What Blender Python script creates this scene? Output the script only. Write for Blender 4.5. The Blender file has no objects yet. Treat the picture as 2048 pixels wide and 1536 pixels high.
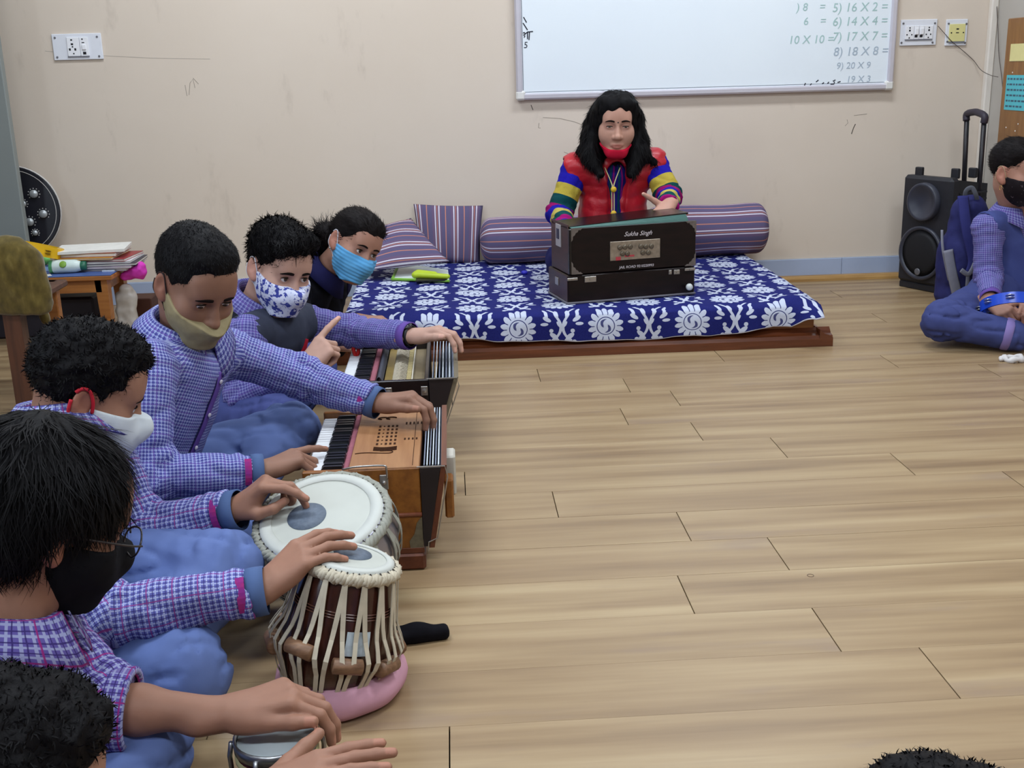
import bpy, bmesh, math, random
import numpy as np
from mathutils import Vector, Matrix

# ------------------------------------------------------------------ camera, world, light
scene = bpy.context.scene
H = 1.05                                   # camera height in metres
FPX, PITCH, ROLL, YAW = 2222.3, 0.275849, 0.0268729, 0.0487711

def _cam_axes():
    cy, sy = math.cos(YAW), math.sin(YAW)
    fwd = np.array([sy * math.cos(PITCH), cy * math.cos(PITCH), -math.sin(PITCH)])
    right = np.array([cy, -sy, 0.0])
    down = np.cross(fwd, right)
    c, s = math.cos(ROLL), math.sin(ROLL)
    return np.array([c * right + s * down, -s * right + c * down, fwd])
CAM = _cam_axes()

cam_data = bpy.data.cameras.new('camera')
cam_data.sensor_width = 36.0
cam_data.lens = FPX / 2048.0 * 36.0
cam_data.clip_start = 0.05
cam = bpy.data.objects.new('camera', cam_data)
scene.collection.objects.link(cam)
m = Matrix.Identity(4)
for i in range(3):
    m[i][0], m[i][1], m[i][2] = CAM[0][i], -CAM[1][i], -CAM[2][i]
m[2][3] = H
cam.matrix_world = m
scene.camera = cam

scene.view_settings.view_transform = 'Standard'
scene.view_settings.look = 'None'
scene.view_settings.gamma = 1.0
scene.view_settings.use_curve_mapping = False
scene.view_settings.exposure = 0.55

world = bpy.data.worlds.new('world')
scene.world = world
world.use_nodes = True
world.node_tree.nodes['Background'].inputs[0].default_value = (0.75, 0.85, 1.0, 1)
world.node_tree.nodes['Background'].inputs[1].default_value = 0.1

CEIL = 2.95
LAMPS = [(-0.9, 4.3), (1.3, 4.3), (-0.9, 2.0), (1.3, 2.0), (-0.9, -0.4), (1.3, -0.4)]
LAMP_W = 23.0
for (lx, ly), lk in zip(LAMPS, (1.0, 1.0, 1.05, 1.25, 1.0, 1.15)):
    ld = bpy.data.lights.new('tube_light', 'AREA')
    ld.shape = 'RECTANGLE'; ld.size = 1.2; ld.size_y = 0.30
    ld.energy = LAMP_W * lk; ld.color = (0.84, 0.92, 1.0)
    lo = bpy.data.objects.new('tube_light', ld)
    scene.collection.objects.link(lo)
    lo.location = (lx, ly, CEIL - 0.09)
# daylight from the window wall on the left, behind the pupils
ld = bpy.data.lights.new('window_light', 'AREA')
ld.shape = 'RECTANGLE'; ld.size = 1.8; ld.size_y = 1.2
ld.energy = 22.0; ld.color = (0.76, 0.88, 1.0)
lo = bpy.data.objects.new('window_light', ld)
scene.collection.objects.link(lo)
lo.location = (-2.95, 0.9, 1.75)
lo.rotation_euler = (0, math.radians(-90), 0)

# ------------------------------------------------------------------ pixel -> place
def _ray(u, v):
    return np.array([u - 1024.0, v - 768.0, FPX]) @ CAM
def P(u, v, y):                             # point seen at a pixel, at depth y
    d = _ray(u, v); d = d * (y / d[1]); return d + np.array([0, 0, H])
def F(u, v, z=0.0):                         # point seen at a pixel, at height z
    d = _ray(u, v); d = d * ((H - z) / -d[2]); return d + np.array([0, 0, H])
# ------------------------------------------------------------------ helpers
C = scene.collection
R = math.radians
def V(*a): return np.array(a, float)
def unit(v): v = np.asarray(v, float); return v / max(1e-12, np.linalg.norm(v))

def lin(r, g=None, b=None):
    if g is None: r, g, b = r
    f = lambda c: (c / 255 / 12.92) if c / 255 <= 0.04045 else ((c / 255 + 0.055) / 1.055) ** 2.4
    return (f(r), f(g), f(b), 1.0)

class NT:                                   # small node-expression helper
    def __init__(s, name, rough=0.6, spec=0.4, metal=0.0):
        s.m = bpy.data.materials.new(name); s.m.use_nodes = True
        s.t = s.m.node_tree; s.b = s.t.nodes['Principled BSDF']
        s.b.inputs['Roughness'].default_value = rough
        s.b.inputs['Specular IOR Level'].default_value = spec
        s.b.inputs['Metallic'].default_value = metal
    def n(s, typ, **kw):
        o = s.t.nodes.new(typ)
        for k, v in kw.items(): setattr(o, k, v)
        return o
    def put(s, sock, v):
        if isinstance(v, X): v = v.s
        if isinstance(v, bpy.types.NodeSocket): s.t.links.new(v, sock)
        else: sock.default_value = v
    def coord(s, kind='Object'):
        return X(s, s.n('ShaderNodeTexCoord').outputs[kind])
    def uv(s): return s.coord('UV')
    def sep(s, v):
        o = s.n('ShaderNodeSeparateXYZ'); s.put(o.inputs[0], v)
        return [X(s, o.outputs[i]) for i in range(3)]
    def comb(s, x, y, z=0.0):
        o = s.n('ShaderNodeCombineXYZ')
        for i, q in enumerate((x, y, z)): s.put(o.inputs[i], q)
        return X(s, o.outputs[0])
    def math(s, op, a, b=None, c=None):
        o = s.n('ShaderNodeMath', operation=op)
        s.put(o.inputs[0], a)
        if b is not None: s.put(o.inputs[1], b)
        if c is not None: s.put(o.inputs[2], c)
        return X(s, o.outputs[0])
    def noise(s, vec, scale=5.0, detail=3.0, rough=0.5, out=0):
        o = s.n('ShaderNodeTexNoise'); s.put(o.inputs['Vector'], vec)
        o.inputs['Scale'].default_value = scale; o.inputs['Detail'].default_value = detail
        o.inputs['Roughness'].default_value = rough
        return X(s, o.outputs[out])
    def mapv(s, vec, scale=(1, 1, 1), loc=(0, 0, 0), rot=(0, 0, 0)):
        o = s.n('ShaderNodeMapping'); s.put(o.inputs[0], vec)
        o.inputs['Scale'].default_value = scale; o.inputs['Location'].default_value = loc
        o.inputs['Rotation'].default_value = rot
        return X(s, o.outputs[0])
    def ramp(s, fac, stops):
        o = s.n('ShaderNodeValToRGB'); s.put(o.inputs[0], fac)
        e = o.color_ramp.elements
        while len(e) < len(stops): e.new(0.5)
        for i, (p, c) in enumerate(stops): e[i].position = p; e[i].color = c
        return X(s, o.outputs[0])
    def mix(s, fac, a, b, blend='MIX'):
        o = s.n('ShaderNodeMix', data_type='RGBA', blend_type=blend)
        s.put(o.inputs[0], fac); s.put(o.inputs[6], a); s.put(o.inputs[7], b)
        return X(s, o.outputs[2])
    def sstep(s, x, a, b):
        o = s.n('ShaderNodeMapRange', interpolation_type='SMOOTHSTEP')
        s.put(o.inputs[0], x); o.inputs[1].default_value = a; o.inputs[2].default_value = b
        return X(s, o.outputs[0])
    def rand(s): return X(s, s.n('ShaderNodeObjectInfo').outputs['Random'])
    def color(s, v): s.put(s.b.inputs['Base Color'], v); return s
    def bump(s, h, strength=0.3, dist=0.002):
        o = s.n('ShaderNodeBump'); s.put(o.inputs['Height'], h)
        o.inputs['Strength'].default_value = strength; o.inputs['Distance'].default_value = dist
        s.put(s.b.inputs['Normal'], o.outputs[0]); return s
class X:
    def __init__(s, nt, sock): s.nt = nt; s.s = sock
    def __add__(a, b): return a.nt.math('ADD', a, b)
    __radd__ = __add__
    def __sub__(a, b): return a.nt.math('SUBTRACT', a, b)
    def __rsub__(a, b): return a.nt.math('SUBTRACT', b, a)
    def __mul__(a, b): return a.nt.math('MULTIPLY', a, b)
    __rmul__ = __mul__
    def __truediv__(a, b): return a.nt.math('DIVIDE', a, b)
    def __gt__(a, b): return a.nt.math('GREATER_THAN', a, b)
    def __lt__(a, b): return a.nt.math('LESS_THAN', a, b)
    def abs(a): return a.nt.math('ABSOLUTE', a)
    def floor(a): return a.nt.math('FLOOR', a)
    def fract(a): return a.nt.math('FRACT', a)
    def sin(a): return a.nt.math('SINE', a)
    def cos(a): return a.nt.math('COSINE', a)
    def sqrt(a): return a.nt.math('SQRT', a)
    def max(a, b): return a.nt.math('MAXIMUM', a, b)
    def min(a, b): return a.nt.math('MINIMUM', a, b)
    def mod(a, b): return a.nt.math('FLOORED_MODULO', a, b)

MATS = {}
def flat(name, rgb, rough=0.6, spec=0.4, metal=0.0, vary=0.06, scale=30.0, bump=0.0):
    if name in MATS: return MATS[name]
    t = NT(name, rough, spec, metal)
    c = lin(*rgb)
    nz = t.noise(t.coord(), scale, 3.0)
    t.color(t.mix(nz, tuple(q * (1 - vary * 2.2) for q in c[:3]) + (1,), tuple(min(1, q * (1 + vary * 2.2)) for q in c[:3]) + (1,)))
    if bump: t.bump(t.noise(t.coord(), scale * 6, 4.0), bump, 0.001)
    MATS[name] = t.m
    return t.m
def wood(name, dark, light, axis=0, scale=1.0, rough=0.35, spec=0.5):
    if name in MATS: return MATS[name]
    t = NT(name, rough, spec)
    s = [14 * scale] * 3; s[axis] = 1.2 * scale
    v = t.mapv(t.coord(), tuple(s))
    g = t.noise(v, 3.0, 5.0, 0.6)
    t.color(t.ramp(g, [(0.3, lin(*dark)), (0.7, lin(*light))]))
    t.bump(g, 0.08, 0.001)
    MATS[name] = t.m
    return t.m

def put(o, parent=None):
    C.objects.link(o)
    if parent is not None: o.parent = parent
    return o
def tag(o, label=None, cat=None, group=None, kind=None):
    if label: o['label'] = label
    if cat: o['category'] = cat
    if group: o['group'] = group
    if kind: o['kind'] = kind
    return o
ORG = {}
def thing(name, loc, label, cat, group=None):
    o = bpy.data.objects.new(name, None); o.empty_display_size = 0.05
    o.location = tuple(loc); put(o); ORG[o.name] = np.array(loc, float)
    return tag(o, label, cat, group)
def origin_of(o): return ORG.get(o.name, np.zeros(3))
def mesh_obj(name, verts, faces, mat, parent=None, smooth=False, uvs=None, mats=None, fm=None, loc=None):
    """verts in world metres; the object's origin is its parent's origin (or loc)"""
    verts = np.asarray(verts, float)
    org = origin_of(parent) if parent is not None else (np.array(loc, float) if loc is not None else verts.mean(0) * [1, 1, 0] + [0, 0, verts[:, 2].min()])
    me = bpy.data.meshes.new(name)
    me.from_pydata((verts - org).tolist(), [], faces if isinstance(faces, list) else faces.tolist())
    for mm in (mats or [mat]): me.materials.append(mm)
    if fm is not None: me.polygons.foreach_set('material_index', np.asarray(fm, np.int32))
    if smooth: me.polygons.foreach_set('use_smooth', np.ones(len(me.polygons), bool))
    if uvs is not None:
        l = me.uv_layers.new(name='UVMap'); l.data.foreach_set('uv', np.asarray(uvs, np.float32).ravel())
    me.update()
    o = bpy.data.objects.new(name, me); put(o, parent)
    if parent is None: o.location = tuple(org)
    ORG[o.name] = org
    return o

class MB:                                   # collects simple solids into one mesh
    def __init__(s, Mx=None): s.v = []; s.f = []; s.M = Mx
    def add(s, vs, fs):
        b = len(s.v)
        for q in vs:
            q = Vector(tuple(float(c) for c in q))
            if s.M is not None: q = s.M @ q
            s.v.append(tuple(q))
        s.f += [tuple(b + i for i in f) for f in fs]
        return s
    def box(s, lo, hi, r=0.0, rot=None):
        lo, hi = np.minimum(lo, hi).astype(float), np.maximum(lo, hi).astype(float)
        c = (lo + hi) / 2; h = (hi - lo) / 2
        r = min(r, h.min() * 0.49)
        if r <= 0:
            vs = [c + h * V(x, y, z) for x in (-1, 1) for y in (-1, 1) for z in (-1, 1)]
            fs = [(0, 1, 3, 2), (4, 6, 7, 5), (0, 4, 5, 1), (2, 3, 7, 6), (0, 2, 6, 4), (1, 5, 7, 3)]
        else:
            vs = []; idx = {}
            for x in (-1, 1):
                for y in (-1, 1):
                    for z in (-1, 1):
                        for a in range(3):
                            sg = V(x, y, z); q = sg * h
                            for b_ in range(3):
                                if b_ != a: q[b_] -= sg[b_] * r
                            idx[(x, y, z, a)] = len(vs); vs.append(c + q)
            fs = []
            for a in range(3):
                b_, c_ = (a + 1) % 3, (a + 2) % 3
                for sg in (-1, 1):
                    loop = []
                    for (p, q) in ((-1, -1), (1, -1), (1, 1), (-1, 1)):
                        k = [0, 0, 0]; k[a] = sg; k[b_] = p; k[c_] = q
                        loop.append(idx[(k[0], k[1], k[2], a)])
                    fs.append(tuple(loop if sg > 0 else loop[::-1]))
            for a in range(3):
                b_, c_ = (a + 1) % 3, (a + 2) % 3
                for p in (-1, 1):
                    for q in (-1, 1):
                        k0 = [0, 0, 0]; k1 = [0, 0, 0]
                        k0[a] = -1; k1[a] = 1
                        for k in (k0, k1): k[b_] = p; k[c_] = q
                        l = [idx[(*k0, b_)], idx[(*k1, b_)], idx[(*k1, c_)], idx[(*k0, c_)]]
                        fs.append(tuple(l if p * q > 0 else l[::-1]))
            for x in (-1, 1):
                for y in (-1, 1):
                    for z in (-1, 1):
                        l = [idx[(x, y, z, 0)], idx[(x, y, z, 1)], idx[(x, y, z, 2)]]
                        fs.append(tuple(l if x * y * z > 0 else l[::-1]))
        if rot is not None:
            vs = [c + np.array(rot @ Vector(tuple(q - c))) for q in vs]
        return s.add(vs, fs)
    def rings(s, rings, cap0=True, cap1=True, closed=True, loop=False):
        n = len(rings[0]); vs = [q for r in rings for q in r]; fs = []
        m_ = len(rings)
        for i in range(m_ if loop else m_ - 1):
            i2 = (i + 1) % m_
            for j in range(n if closed else n - 1):
                j2 = (j + 1) % n
                fs.append((i * n + j, i * n + j2, i2 * n + j2, i2 * n + j))
        if not loop:
            if cap0: fs.append(tuple(range(n))[::-1])
            if cap1: fs.append(tuple((m_ - 1) * n + j for j in range(n)))
        return s.add(vs, fs)
    def lathe(s, prof, c=(0, 0, 0), axis=(0, 0, 1), n=32, cap0=True, cap1=True):
        a = unit(axis); h = V(1, 0, 0) if abs(a[0]) < 0.9 else V(0, 1, 0)
        e1 = unit(h - a * h.dot(a)); e2 = np.cross(a, e1); c = np.asarray(c, float)
        return s.rings([[c + a * z + (e1 * math.cos(t) + e2 * math.sin(t)) * r for t in np.linspace(0, 2 * math.pi, n, endpoint=False)] for (r, z) in prof], cap0, cap1)
    def cyl(s, a, b, r, r2=None, n=16):
        a, b = np.asarray(a, float), np.asarray(b, float)
        L = np.linalg.norm(b - a)
        return s.lathe([(r, 0), (r if r2 is None else r2, L)], a, b - a, n)
    def tube(s, pts, r, n=8, closed=False, flat_=None):
        """pipe along a polyline; r number or list; flat_=(up, ratio) flattens it"""
        pts = [np.asarray(q, float) for q in pts]; m_ = len(pts)
        rs = r if hasattr(r, '__len__') else [r] * m_
        rg = []; prev = None
        for i, q in enumerate(pts):
            if closed: t = unit(pts[(i + 1) % m_] - pts[i - 1])
            else: t = unit(pts[min(i + 1, m_ - 1)] - pts[max(i - 1, 0)])
            if flat_ is not None: e1 = np.asarray(flat_[0], float)
            elif prev is None: e1 = V(0, 0, 1) if abs(t[2]) < 0.9 else V(1, 0, 0)
            else: e1 = prev
            e1 = unit(e1 - t * e1.dot(t)); prev = e1; e2 = np.cross(t, e1)
            k = flat_[1] if flat_ is not None else 1.0
            rg.append([q + e1 * math.cos(a) * rs[i] * k + e2 * math.sin(a) * rs[i] for a in np.linspace(0, 2 * math.pi, n, endpoint=False)])
        return s.rings(rg, loop=closed)
    def sphere(s, c, r, n=16, m_=10, sq=(1, 1, 1)):
        c = np.asarray(c, float); rg = []
        for i in range(1, m_):
            ph = math.pi * i / m_
            rg.append([c + r * V(sq[0] * math.sin(ph) * math.cos(t), sq[1] * math.sin(ph) * math.sin(t), -sq[2] * math.cos(ph)) for t in np.linspace(0, 2 * math.pi, n, endpoint=False)])
        return s.rings(rg)
    def quad(s, a, b, c, d): return s.add([a, b, c, d], [(0, 1, 2, 3)])
    def build(s, name, mat, parent=None, smooth=False, **kw):
        return mesh_obj(name, s.v, s.f, mat, parent, smooth, **kw)
def autosmooth(o, ang=40):
    o.data.polygons.foreach_set('use_smooth', np.ones(len(o.data.polygons), bool))
    try: o.data.set_sharp_from_angle(angle=R(ang))
    except Exception: pass
    return o

def text_mesh(s, size, Mx, thick=0.0003, shear=0.0, align='CENTER'):
    cu = bpy.data.curves.new('lettering', 'FONT'); cu.body = s; cu.size = size; cu.align_x = align
    cu.shear = shear; cu.extrude = thick; cu.resolution_u = 3
    ob = bpy.data.objects.new('lettering', cu); C.objects.link(ob)
    dg = bpy.context.evaluated_depsgraph_get(); dg.update()
    me = bpy.data.meshes.new_from_object(ob.evaluated_get(dg))
    vs = [tuple(Mx @ v.co) for v in me.vertices]; fs = [tuple(p.vertices) for p in me.polygons]
    bpy.data.objects.remove(ob); bpy.data.curves.remove(cu); bpy.data.meshes.remove(me)
    return vs, fs
def islands(vs, fs):
    par = list(range(len(vs)))
    def fd(i):
        while par[i] != i: par[i] = par[par[i]]; i = par[i]
        return i
    for f in fs:
        for k in f[1:]: par[fd(k)] = fd(f[0])
    grp = {}
    for f in fs: grp.setdefault(fd(f[0]), []).append(f)
    out = []
    for r_, g_ in grp.items():
        ids = sorted({i for f in g_ for i in f}); mp = {i: k for k, i in enumerate(ids)}
        out.append(([vs[i] for i in ids], [tuple(mp[i] for i in f) for f in g_]))
    return out
def letters(name, s, size, Mx, mat, parent, thick=.0003, shear=0.0, align='CENTER'):
    vs, fs = text_mesh(s, size, Mx, thick, shear, align)
    for v_, f_ in islands(vs, fs): mesh_obj(name, v_, f_, mat, parent)
def frame(o, x, y):                        # matrix with local x, y axes, z = x cross y
    x = unit(x); y = unit(np.asarray(y) - x * np.dot(x, y)); z = np.cross(x, y)
    return Matrix(((x[0], y[0], z[0], o[0]), (x[1], y[1], z[1], o[1]), (x[2], y[2], z[2], o[2]), (0, 0, 0, 1)))
def smooth_path(pts, n=6):                 # Catmull-Rom
    pts = [np.asarray(q, float) for q in pts]; out = []
    for i in range(len(pts) - 1):
        a, b, c, d = pts[max(i - 1, 0)], pts[i], pts[i + 1], pts[min(i + 2, len(pts) - 1)]
        for k in range(n):
            t = k / n
            out.append(0.5 * (2 * b + (c - a) * t + (2 * a - 5 * b + 4 * c - d) * t * t + (3 * b - a - 3 * c + d) * t ** 3))
    return out + [pts[-1]]

# ------------------------------------------------------------------ implicit surfaces
def _hash(h):
    h = (h ^ (h >> np.uint32(13))) * np.uint32(1274126177)
    return ((h ^ (h >> np.uint32(16))) & np.uint32(0xFFFF)).astype(np.float32)
def vnoise(p, scale, seed=0):
    q = p * np.float32(scale) + np.float32(137.7 + seed * 11.3)
    i = np.floor(q); f = (q - i).astype(np.float32); f = f * f * (3 - 2 * f)
    i = i.astype(np.int32).astype(np.uint32)
    X0 = i[..., 0] * np.uint32(374761393); Y0 = i[..., 1] * np.uint32(668265263); Z0 = i[..., 2] * np.uint32(2246822519)
    X1, Y1, Z1 = X0 + np.uint32(374761393), Y0 + np.uint32(668265263), Z0 + np.uint32(2246822519)
    fx, fy, fz = f[..., 0], f[..., 1], f[..., 2]
    def row(a, b): h0 = _hash(X0 + a + b); return h0 + (_hash(X1 + a + b) - h0) * fx
    def pl_(b): r0 = row(Y0, b); return r0 + (row(Y1, b) - r0) * fy
    z0 = pl_(Z0); return (z0 + (pl_(Z1) - z0) * fz) * np.float32(2 / 65535.0) - 1

class Pr:                                   # one primitive
    __slots__ = ('fn', 'c', 'r', 'k', 'op')
    def __init__(s, fn, c, r, k, op): s.fn = fn; s.c = np.asarray(c, np.float32); s.r = float(r); s.k = k; s.op = op
def cap(a, b, ra, rb, k=0.01, op='u', fl=None):
    a = np.asarray(a, np.float32); b = np.asarray(b, np.float32)
    if fl is not None:
        n = unit(fl[0]).astype(np.float32); g = np.float32(1.0 / fl[1] - 1.0)
        st = lambda p: p + (p @ n)[..., None] * n * g
        a2, b2 = st(a), st(b); sc = np.float32((1 + fl[1]) / 2)
    else: st = None; a2, b2 = a, b; sc = np.float32(1)
    ab = b2 - a2; L2 = np.float32(max(1e-10, float(ab @ ab)))
    def fn(p):
        if st is not None: p = st(p)
        h = np.clip(((p - a2) @ ab) / L2, 0, 1)
        return (np.linalg.norm(p - a2 - h[..., None] * ab, axis=-1) - (ra + (rb - ra) * h)) * sc
    return Pr(fn, (a + b) / 2, np.linalg.norm(a - b) / 2 + max(ra, rb), k, op)
def ell(c, rad, M=None, k=0.01, op='u'):
    c = np.asarray(c, np.float32); rad = np.asarray(rad, np.float32)
    M = np.eye(3, dtype=np.float32) if M is None else np.asarray(M, np.float32)   # columns = axes
    def fn(p):
        q = (p - c) @ M
        k0 = np.linalg.norm(q / rad, axis=-1); k1 = np.linalg.norm(q / (rad * rad), axis=-1)
        return np.where(k0 < 1e-4, -rad.min(), k0 * (k0 - 1) / np.maximum(k1, 1e-6))
    return Pr(fn, c, rad.max(), k, op)
def bx(c, half, M=None, r=0.0, k=0.0, op='u'):
    c = np.asarray(c, np.float32); half = np.asarray(half, np.float32)
    M = np.eye(3, dtype=np.float32) if M is None else np.asarray(M, np.float32)
    def fn(p):
        q = np.abs((p - c) @ M) - (half - r)
        return np.linalg.norm(np.maximum(q, 0), axis=-1) + np.minimum(q.max(-1), 0) - r
    return Pr(fn, c, np.linalg.norm(half), k, op)
def half(o, n, k=0.0, op='i'):               # keeps the side opposite to n
    o = np.asarray(o, np.float32); n = unit(n).astype(np.float32)
    return Pr(lambda p: (p - o) @ n, o, 1e6, k, op)
def comb_op(d, e, k, op):
    if op == 's': e = -e
    if op == 'u':
        if k <= 0: return np.minimum(d, e)
        h = np.maximum(k - np.abs(d - e), 0); return np.minimum(d, e) - h * h * np.float32(0.25 / k)
    if k <= 0: return np.maximum(d, e)
    h = np.maximum(k - np.abs(d - e), 0); return np.maximum(d, e) + h * h * np.float32(0.25 / k)
def sdf_eval(prims, p):
    d = np.full(p.shape[:-1], 9.0, np.float32)
    for q in prims: d = comb_op(d, q.fn(p).astype(np.float32), q.k, q.op)
    return d
KEEP = 1.15
def sdf_mesh(prims, h, disp=None, pad=0.012, amp=0.0):
    """sparse surface nets -> verts (n,3), quads (m,4)"""
    us = [q for q in prims if q.op == 'u']
    lo = np.min([q.c - q.r for q in us], 0) - pad; hi = np.max([q.c + q.r for q in us], 0) + pad
    N = 8; b = N * h
    nb = np.ceil((hi - lo) / b).astype(int) + 1
    g = np.stack(np.meshgrid(*[np.arange(k) for k in nb], indexing='ij'), -1).reshape(-1, 3)
    cen = (lo + (g + 0.5) * b).astype(np.float32)
    d = np.full(len(cen), 9.0, np.float32); near = []
    hd = 0.87 * b
    for q in prims:
        e = q.fn(cen).astype(np.float32)
        near.append(e < hd * 1.35 * KEEP + q.k + 0.006 + amp if q.op != 'i' else None)
        d = comb_op(d, e, q.k, q.op)
    keep = np.abs(d) < hd * 1.35 * KEEP + 0.004 + amp
    g = g[keep]; near = [None if x is None else x[keep] for x in near]
    s = np.arange(N + 1, dtype=np.float32) * h
    off = np.stack(np.meshgrid(s, s, s, indexing='ij'), -1).reshape(1, -1, 3)
    base = (lo + g * b).astype(np.float32)
    pts = base[:, None, :] + off
    D = np.full(pts.shape[:2], 9.0, np.float32)
    for q, nr in zip(prims, near):
        if nr is None: D = comb_op(D, q.fn(pts).astype(np.float32), q.k, q.op)
        elif nr.any(): D[nr] = comb_op(D[nr], q.fn(pts[nr]).astype(np.float32), q.k, q.op)
    if disp is not None: D = D + disp(pts).astype(np.float32)
    n1 = N + 1
    D = D.reshape(-1, n1, n1, n1)
    # cell vertices
    cs = []; S = D < 0
    acc = np.zeros((len(D), N, N, N, 3), np.float32); cnt = np.zeros((len(D), N, N, N), np.float32)
    corner = lambda x, y, z: (slice(None), slice(x, x + N), slice(y, y + N), slice(z, z + N))
    for ax in range(3):
        o1, o2 = [i for i in range(3) if i != ax]
        for p in (0, 1):
            for q in (0, 1):
                c0 = [0, 0, 0]; c0[o1] = p; c0[o2] = q; c1 = list(c0); c1[ax] = 1
                d0, d1 = D[corner(*c0)], D[corner(*c1)]
                cr = (d0 < 0) != (d1 < 0)
                t = np.where(cr, d0 / np.where(cr, d0 - d1, 1), 0)
                for k in range(3):
                    acc[..., k] += np.where(cr, (t if k == ax else c0[k]), 0)
                cnt += cr
    act = cnt > 0
    bi, x, y, z = np.nonzero(act)
    vp = acc[act] / cnt[act][:, None]
    gi = g[bi] * N + np.stack([x, y, z], 1)
    verts = lo + (gi + vp) * h
    dim = (nb * N + 2).astype(np.int64)
    key = lambda q: (q[:, 0].astype(np.int64) * dim[1] + q[:, 1]) * dim[2] + q[:, 2]
    kv = key(gi); order = np.argsort(kv); ks = kv[order]
    quads = []
    for ax in range(3):
        o1, o2 = (ax + 1) % 3, (ax + 2) % 3
        c1 = [0, 0, 0]; c1[ax] = 1
        d0, d1 = D[corner(0, 0, 0)], D[corner(*c1)]
        cr = (d0 < 0) != (d1 < 0)
        bi, x, y, z = np.nonzero(cr)
        e = g[bi] * N + np.stack([x, y, z], 1); neg = (d0 < 0)[cr]
        cc = []
        for (p, q) in ((0, 0), (-1, 0), (-1, -1), (0, -1)):
            w = e.copy(); w[:, o1] += p; w[:, o2] += q
            kk = key(w); pos = np.clip(np.searchsorted(ks, kk), 0, len(ks) - 1)
            cc.append(np.where(ks[pos] == kk, order[pos], -1))
        Q = np.stack(cc, 1); ok = (Q >= 0).all(1)
        Q = Q[ok]; ng = neg[ok]
        Q[~ng] = Q[~ng][:, ::-1]
        quads.append(Q)
    return verts, np.concatenate(quads)
def cluster(verts, quads, fine, cell):
    """merge vertices outside the fine set into cells: fewer faces where clothes hide them"""
    if fine.all(): return verts, quads
    key = np.zeros(len(verts), np.int64)
    gi = np.floor((verts - verts.min(0)) / cell).astype(np.int64)
    key = (gi[:, 0] * 4096 + gi[:, 1]) * 4096 + gi[:, 2]
    key[fine] = -1 - np.nonzero(fine)[0]
    u, inv = np.unique(key, return_inverse=True)
    cnt = np.bincount(inv)
    nv = np.stack([np.bincount(inv, verts[:, k]) / cnt for k in range(3)], 1)
    q = inv[quads]
    out = []; seen = set()
    full = (q[:, 0] != q[:, 1]) & (q[:, 1] != q[:, 2]) & (q[:, 2] != q[:, 3]) & (q[:, 3] != q[:, 0]) & (q[:, 0] != q[:, 2]) & (q[:, 1] != q[:, 3])
    out = q[full].tolist()
    rest = q[~full]
    for f in rest.tolist():
        w = [f[i] for i in range(4) if f[i] != f[i - 1]]
        if len(set(w)) == 3 and len(w) == 3:
            k = tuple(sorted(w))
            if k not in seen: seen.add(k); out.append(w)
    return nv, out

def fill_holes(n, polys):
    """close small boundary loops of a polygon list with one face each"""
    polys = polys if isinstance(polys, list) else polys.tolist()
    A = np.array([f for f in polys if len(f) == 4]).reshape(-1, 4); B = np.array([f for f in polys if len(f) == 3]).reshape(-1, 3)
    e = np.concatenate([A[:, [i, (i + 1) % 4]] for i in range(4)] + [B[:, [i, (i + 1) % 3]] for i in range(3)]).astype(np.int64)
    k = np.minimum(e[:, 0], e[:, 1]) * n + np.maximum(e[:, 0], e[:, 1])
    u, inv, c = np.unique(k, return_inverse=True, return_counts=True)
    nxt = {}
    for a, b in e[c[inv] == 1].tolist(): nxt.setdefault(b, []).append(a)     # reversed winding
    while nxt:
        s0 = next(iter(nxt)); loop = [s0]; cur = s0; ok = False
        while True:
            if cur not in nxt: break
            b = nxt[cur].pop()
            if not nxt[cur]: del nxt[cur]
            if b == s0: ok = True; break
            if b in loop: break
            loop.append(b); cur = b
            if len(loop) > 60: break
        if ok and len(loop) >= 3: polys.append(loop)
    return polys
# ------------------------------------------------------------------ the room
random.seed(4)
WY = 5.40                                   # back wall
WXR = 2.60                                  # right wall
def wall_mat():
    t = NT('beige_wall_paint', 0.75, 0.25)
    co = t.coord()
    a = t.noise(co, 1.3, 4.0, 0.6); b_ = t.noise(t.mapv(co, (3, 3, 1.2)), 2.2, 5.0, 0.65)
    c1 = t.mix(a, lin(213, 198, 182), lin(223, 210, 196))
    spots = t.sstep(b_, 0.60, 0.78)
    t.color(t.mix(spots * 0.55, c1, lin(192, 178, 164)))
    t.bump(t.noise(co, 90, 3.0), 0.06, 0.002)
    return t.m
M_WALL = wall_mat()
M_WALL2 = flat('unseen_wall_paint', (118, 114, 108), .8, .2, vary=.03, scale=2)
def struct(name, mb, mat, parent=None):
    o = mb.build(name, mat, parent)
    if parent is None: tag(o, kind='structure')
    return o
struct('wall_back', MB().box((-3.1, WY, 0), (WXR, WY + .12, CEIL)), M_WALL)
struct('wall_right', MB().box((WXR, -2.1, 0), (WXR + .12, WY + .12, CEIL)), flat('grey_side_wall', (186, 180, 172), .75, .2, vary=.03, scale=3))
struct('wall_left', MB().box((-3.22, -2.1, 0), (-3.1, WY + .12, CEIL)), M_WALL2)
struct('wall_rear', MB().box((-3.22, -2.22, 0), (WXR + .12, -2.1, CEIL)), M_WALL2)
struct('ceiling', MB().box((-3.22, -2.22, CEIL), (WXR + .12, WY + .12, CEIL + .1)), flat('ceiling_paint', (150, 148, 144), .8, .2, vary=.02, scale=2))
struct('trim_1', MB().box((WXR - .035, WY - .035, 0), (WXR, WY, CEIL), .006), flat('corner_plaster', (226, 218, 208), .7, .3, vary=.02))
M_FIX = flat('fixture_white', (235, 235, 232), .4, .4, vary=.02)
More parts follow.
